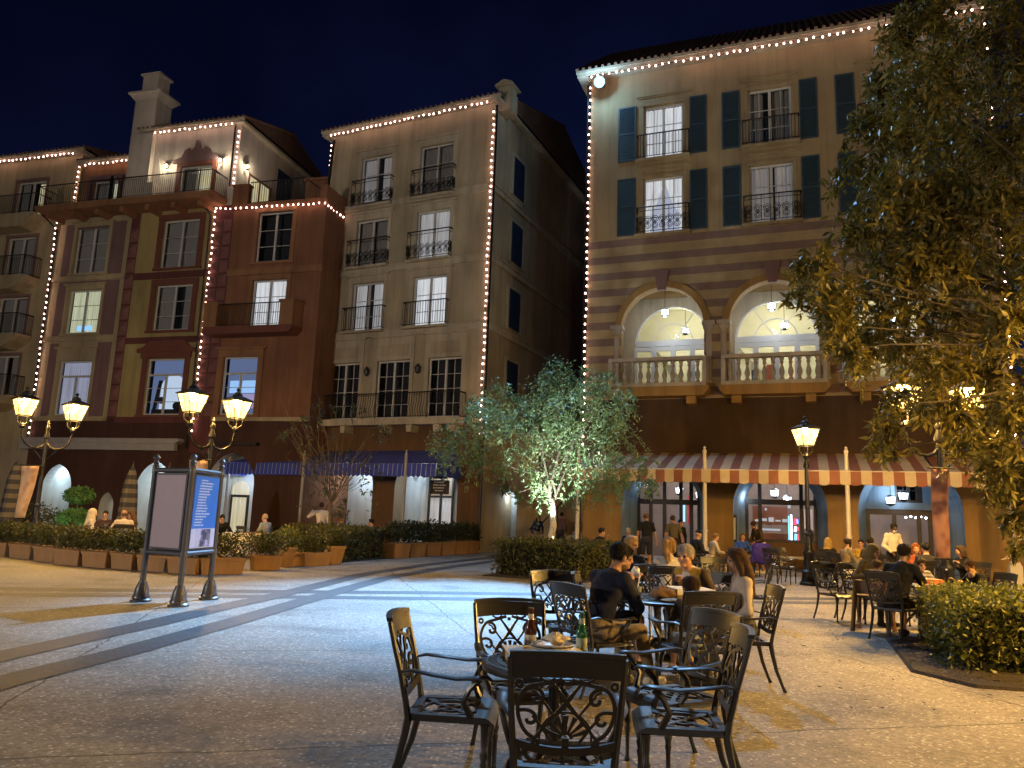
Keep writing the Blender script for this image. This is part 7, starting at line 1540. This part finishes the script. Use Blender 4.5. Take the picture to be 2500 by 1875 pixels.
V, Q = jk.mesh(.018, wrinkle=lambda G: .004); jo = mesh_obj('jacket', V, Q, cmat('cloth', (.045, .03, .26)), None, None, True); jo.location = (7.65, 24.0, .06); jo.rotation_euler = (0, 0, .2); tag(jo, 'violet padded jacket hung over a chair back under the awning', 'jacket')
# --- on the passage stairs
person(px(1312, 1280, 33.9)+(.0,), (.3, -.95), 'woman in a navy top and pale skirt standing by the passage handrail', pose='stand', H=1.68, sex='f', shirt=(.012, .02, .12), pants=(.22, .19, .18), hair='long', hcol=(.03, .02, .015), h=.02)
person(px(1368, 1280, 33.8)+(.0,), (.5, .85), 'man in a mauve shirt on the passage stairs behind the floodlit tree', pose='stand', H=1.82, shirt=(.16, .10, .10), pants=(.05, .05, .06), hair='short', hcol=(.03, .02, .015), h=.02)
# --- restaurant on the left
person((-11.6, 21.65), (.8, .6), 'diner in a cream hooded top with the hood up, back to the camera', H=1.72, shirt=(.56, .48, .36), hair='hood', hcol=(.56, .48, .36), lean=10, h=F_, pants=(.5, .45, .36))
person((-11.75, 22.95), (.3, -.95), 'dark haired diner half hidden beyond the cream hood', H=1.64, sex='f', shirt=(.05, .03, .03), hair='short', hcol=(.02, .014, .01), h=F_)
person((-10.5, 21.55), (-.55, .83), 'bald man in a cream shirt leaning over the white clothed table', H=1.78, shirt=(.48, .41, .33), hair='bald', hcol=(.12, .08, .05), skin=SKT, lean=18, head=(5, 16), hands=[(-.22, .42, .78), (.16, .4, .78)], h=F_)
person((-10.6, 22.4), (-.8, -.45), 'woman with long wavy brown hair and a dark patterned top at the white clothed table', H=1.66, sex='f', shirt=(.05, .022, .016), hair='long', hcol=(.09, .045, .02), h=F_)
person((-7.7, 25.2), (-.85, .35), 'grey haired man in a grey blue shirt seated in profile by the tall white arch', H=1.76, shirt=(.28, .30, .36), hair='bald', hcol=(.3, .28, .26), skin=SK, h=F_, lean=8)
person((-9.3, 25.6), (.3, -.9), 'diner in black bent over beside the kiosk, in front of the lit arch', H=1.72, shirt=(.012, .012, .014), hair='short', hcol=(.015, .012, .01), lean=24, head=(0, 25), h=.018)
person((-6.5, 27.4), (-.45, .9), 'waiter in a white shirt and black apron carrying a tray on his shoulder', pose='stand', H=1.80, shirt=(.52, .46, .42), pants=(.012, .012, .014), hair='crop', hcol=(.015, .012, .01), skin=SKD, hands=[(-.28, .1, 1.50), (.26, .02, .9)], h=.014, elbow=[(-1, .3, -.6), (.6, -.5, -.4)])
tw = MB().lathe([(.001, 0), (.36, 0), (.38, .025), (.36, .012), (.001, .012)], 20).build('tray', mat('waiter_tray', (.10, .07, .05), rough=.5)); tw.location = (-6.95, 27.1, 1.60); tag(tw, 'round brown serving tray carried by the waiter near the sparse tree', 'tray')
person((-5.72, 26.25), (.9, .15), 'man in a lavender shirt seated behind the sparse tree', H=1.74, shirt=(.30, .25, .38), hair='crop', hcol=(.12, .05, .03), skin=(.42, .2, .14), h=F_)
person((-4.42, 26.25), (-.9, .1), 'dark haired diner in a striped dark top before the white porch', H=1.66, shirt=(.05, .05, .06), hair='short', hcol=(.02, .015, .012), hands=[(-.06, .3, 1.0), (.1, .3, .9)], h=F_)
# crockery seen on the restaurant tables
def glass_(x, y, z, lb): o = MB().lathe([(.001, 0), (.03, .004), (.005, .01), (.005, .07), (.03, .1), (.034, .15), (.03, .17)], 10).build('wine_glass', glass('wine_glass', refl=.4, em=(.6, .6, .6), es=.03)); o.location = (x, y, z); return tag(o, lb, 'glass')
glass_(-11.3, 22.1, .755, 'wine glass on the white table of the cream hooded diner'); glass_(-7.8, 23.7, .755, 'wine glass on the white table behind the tray stand')
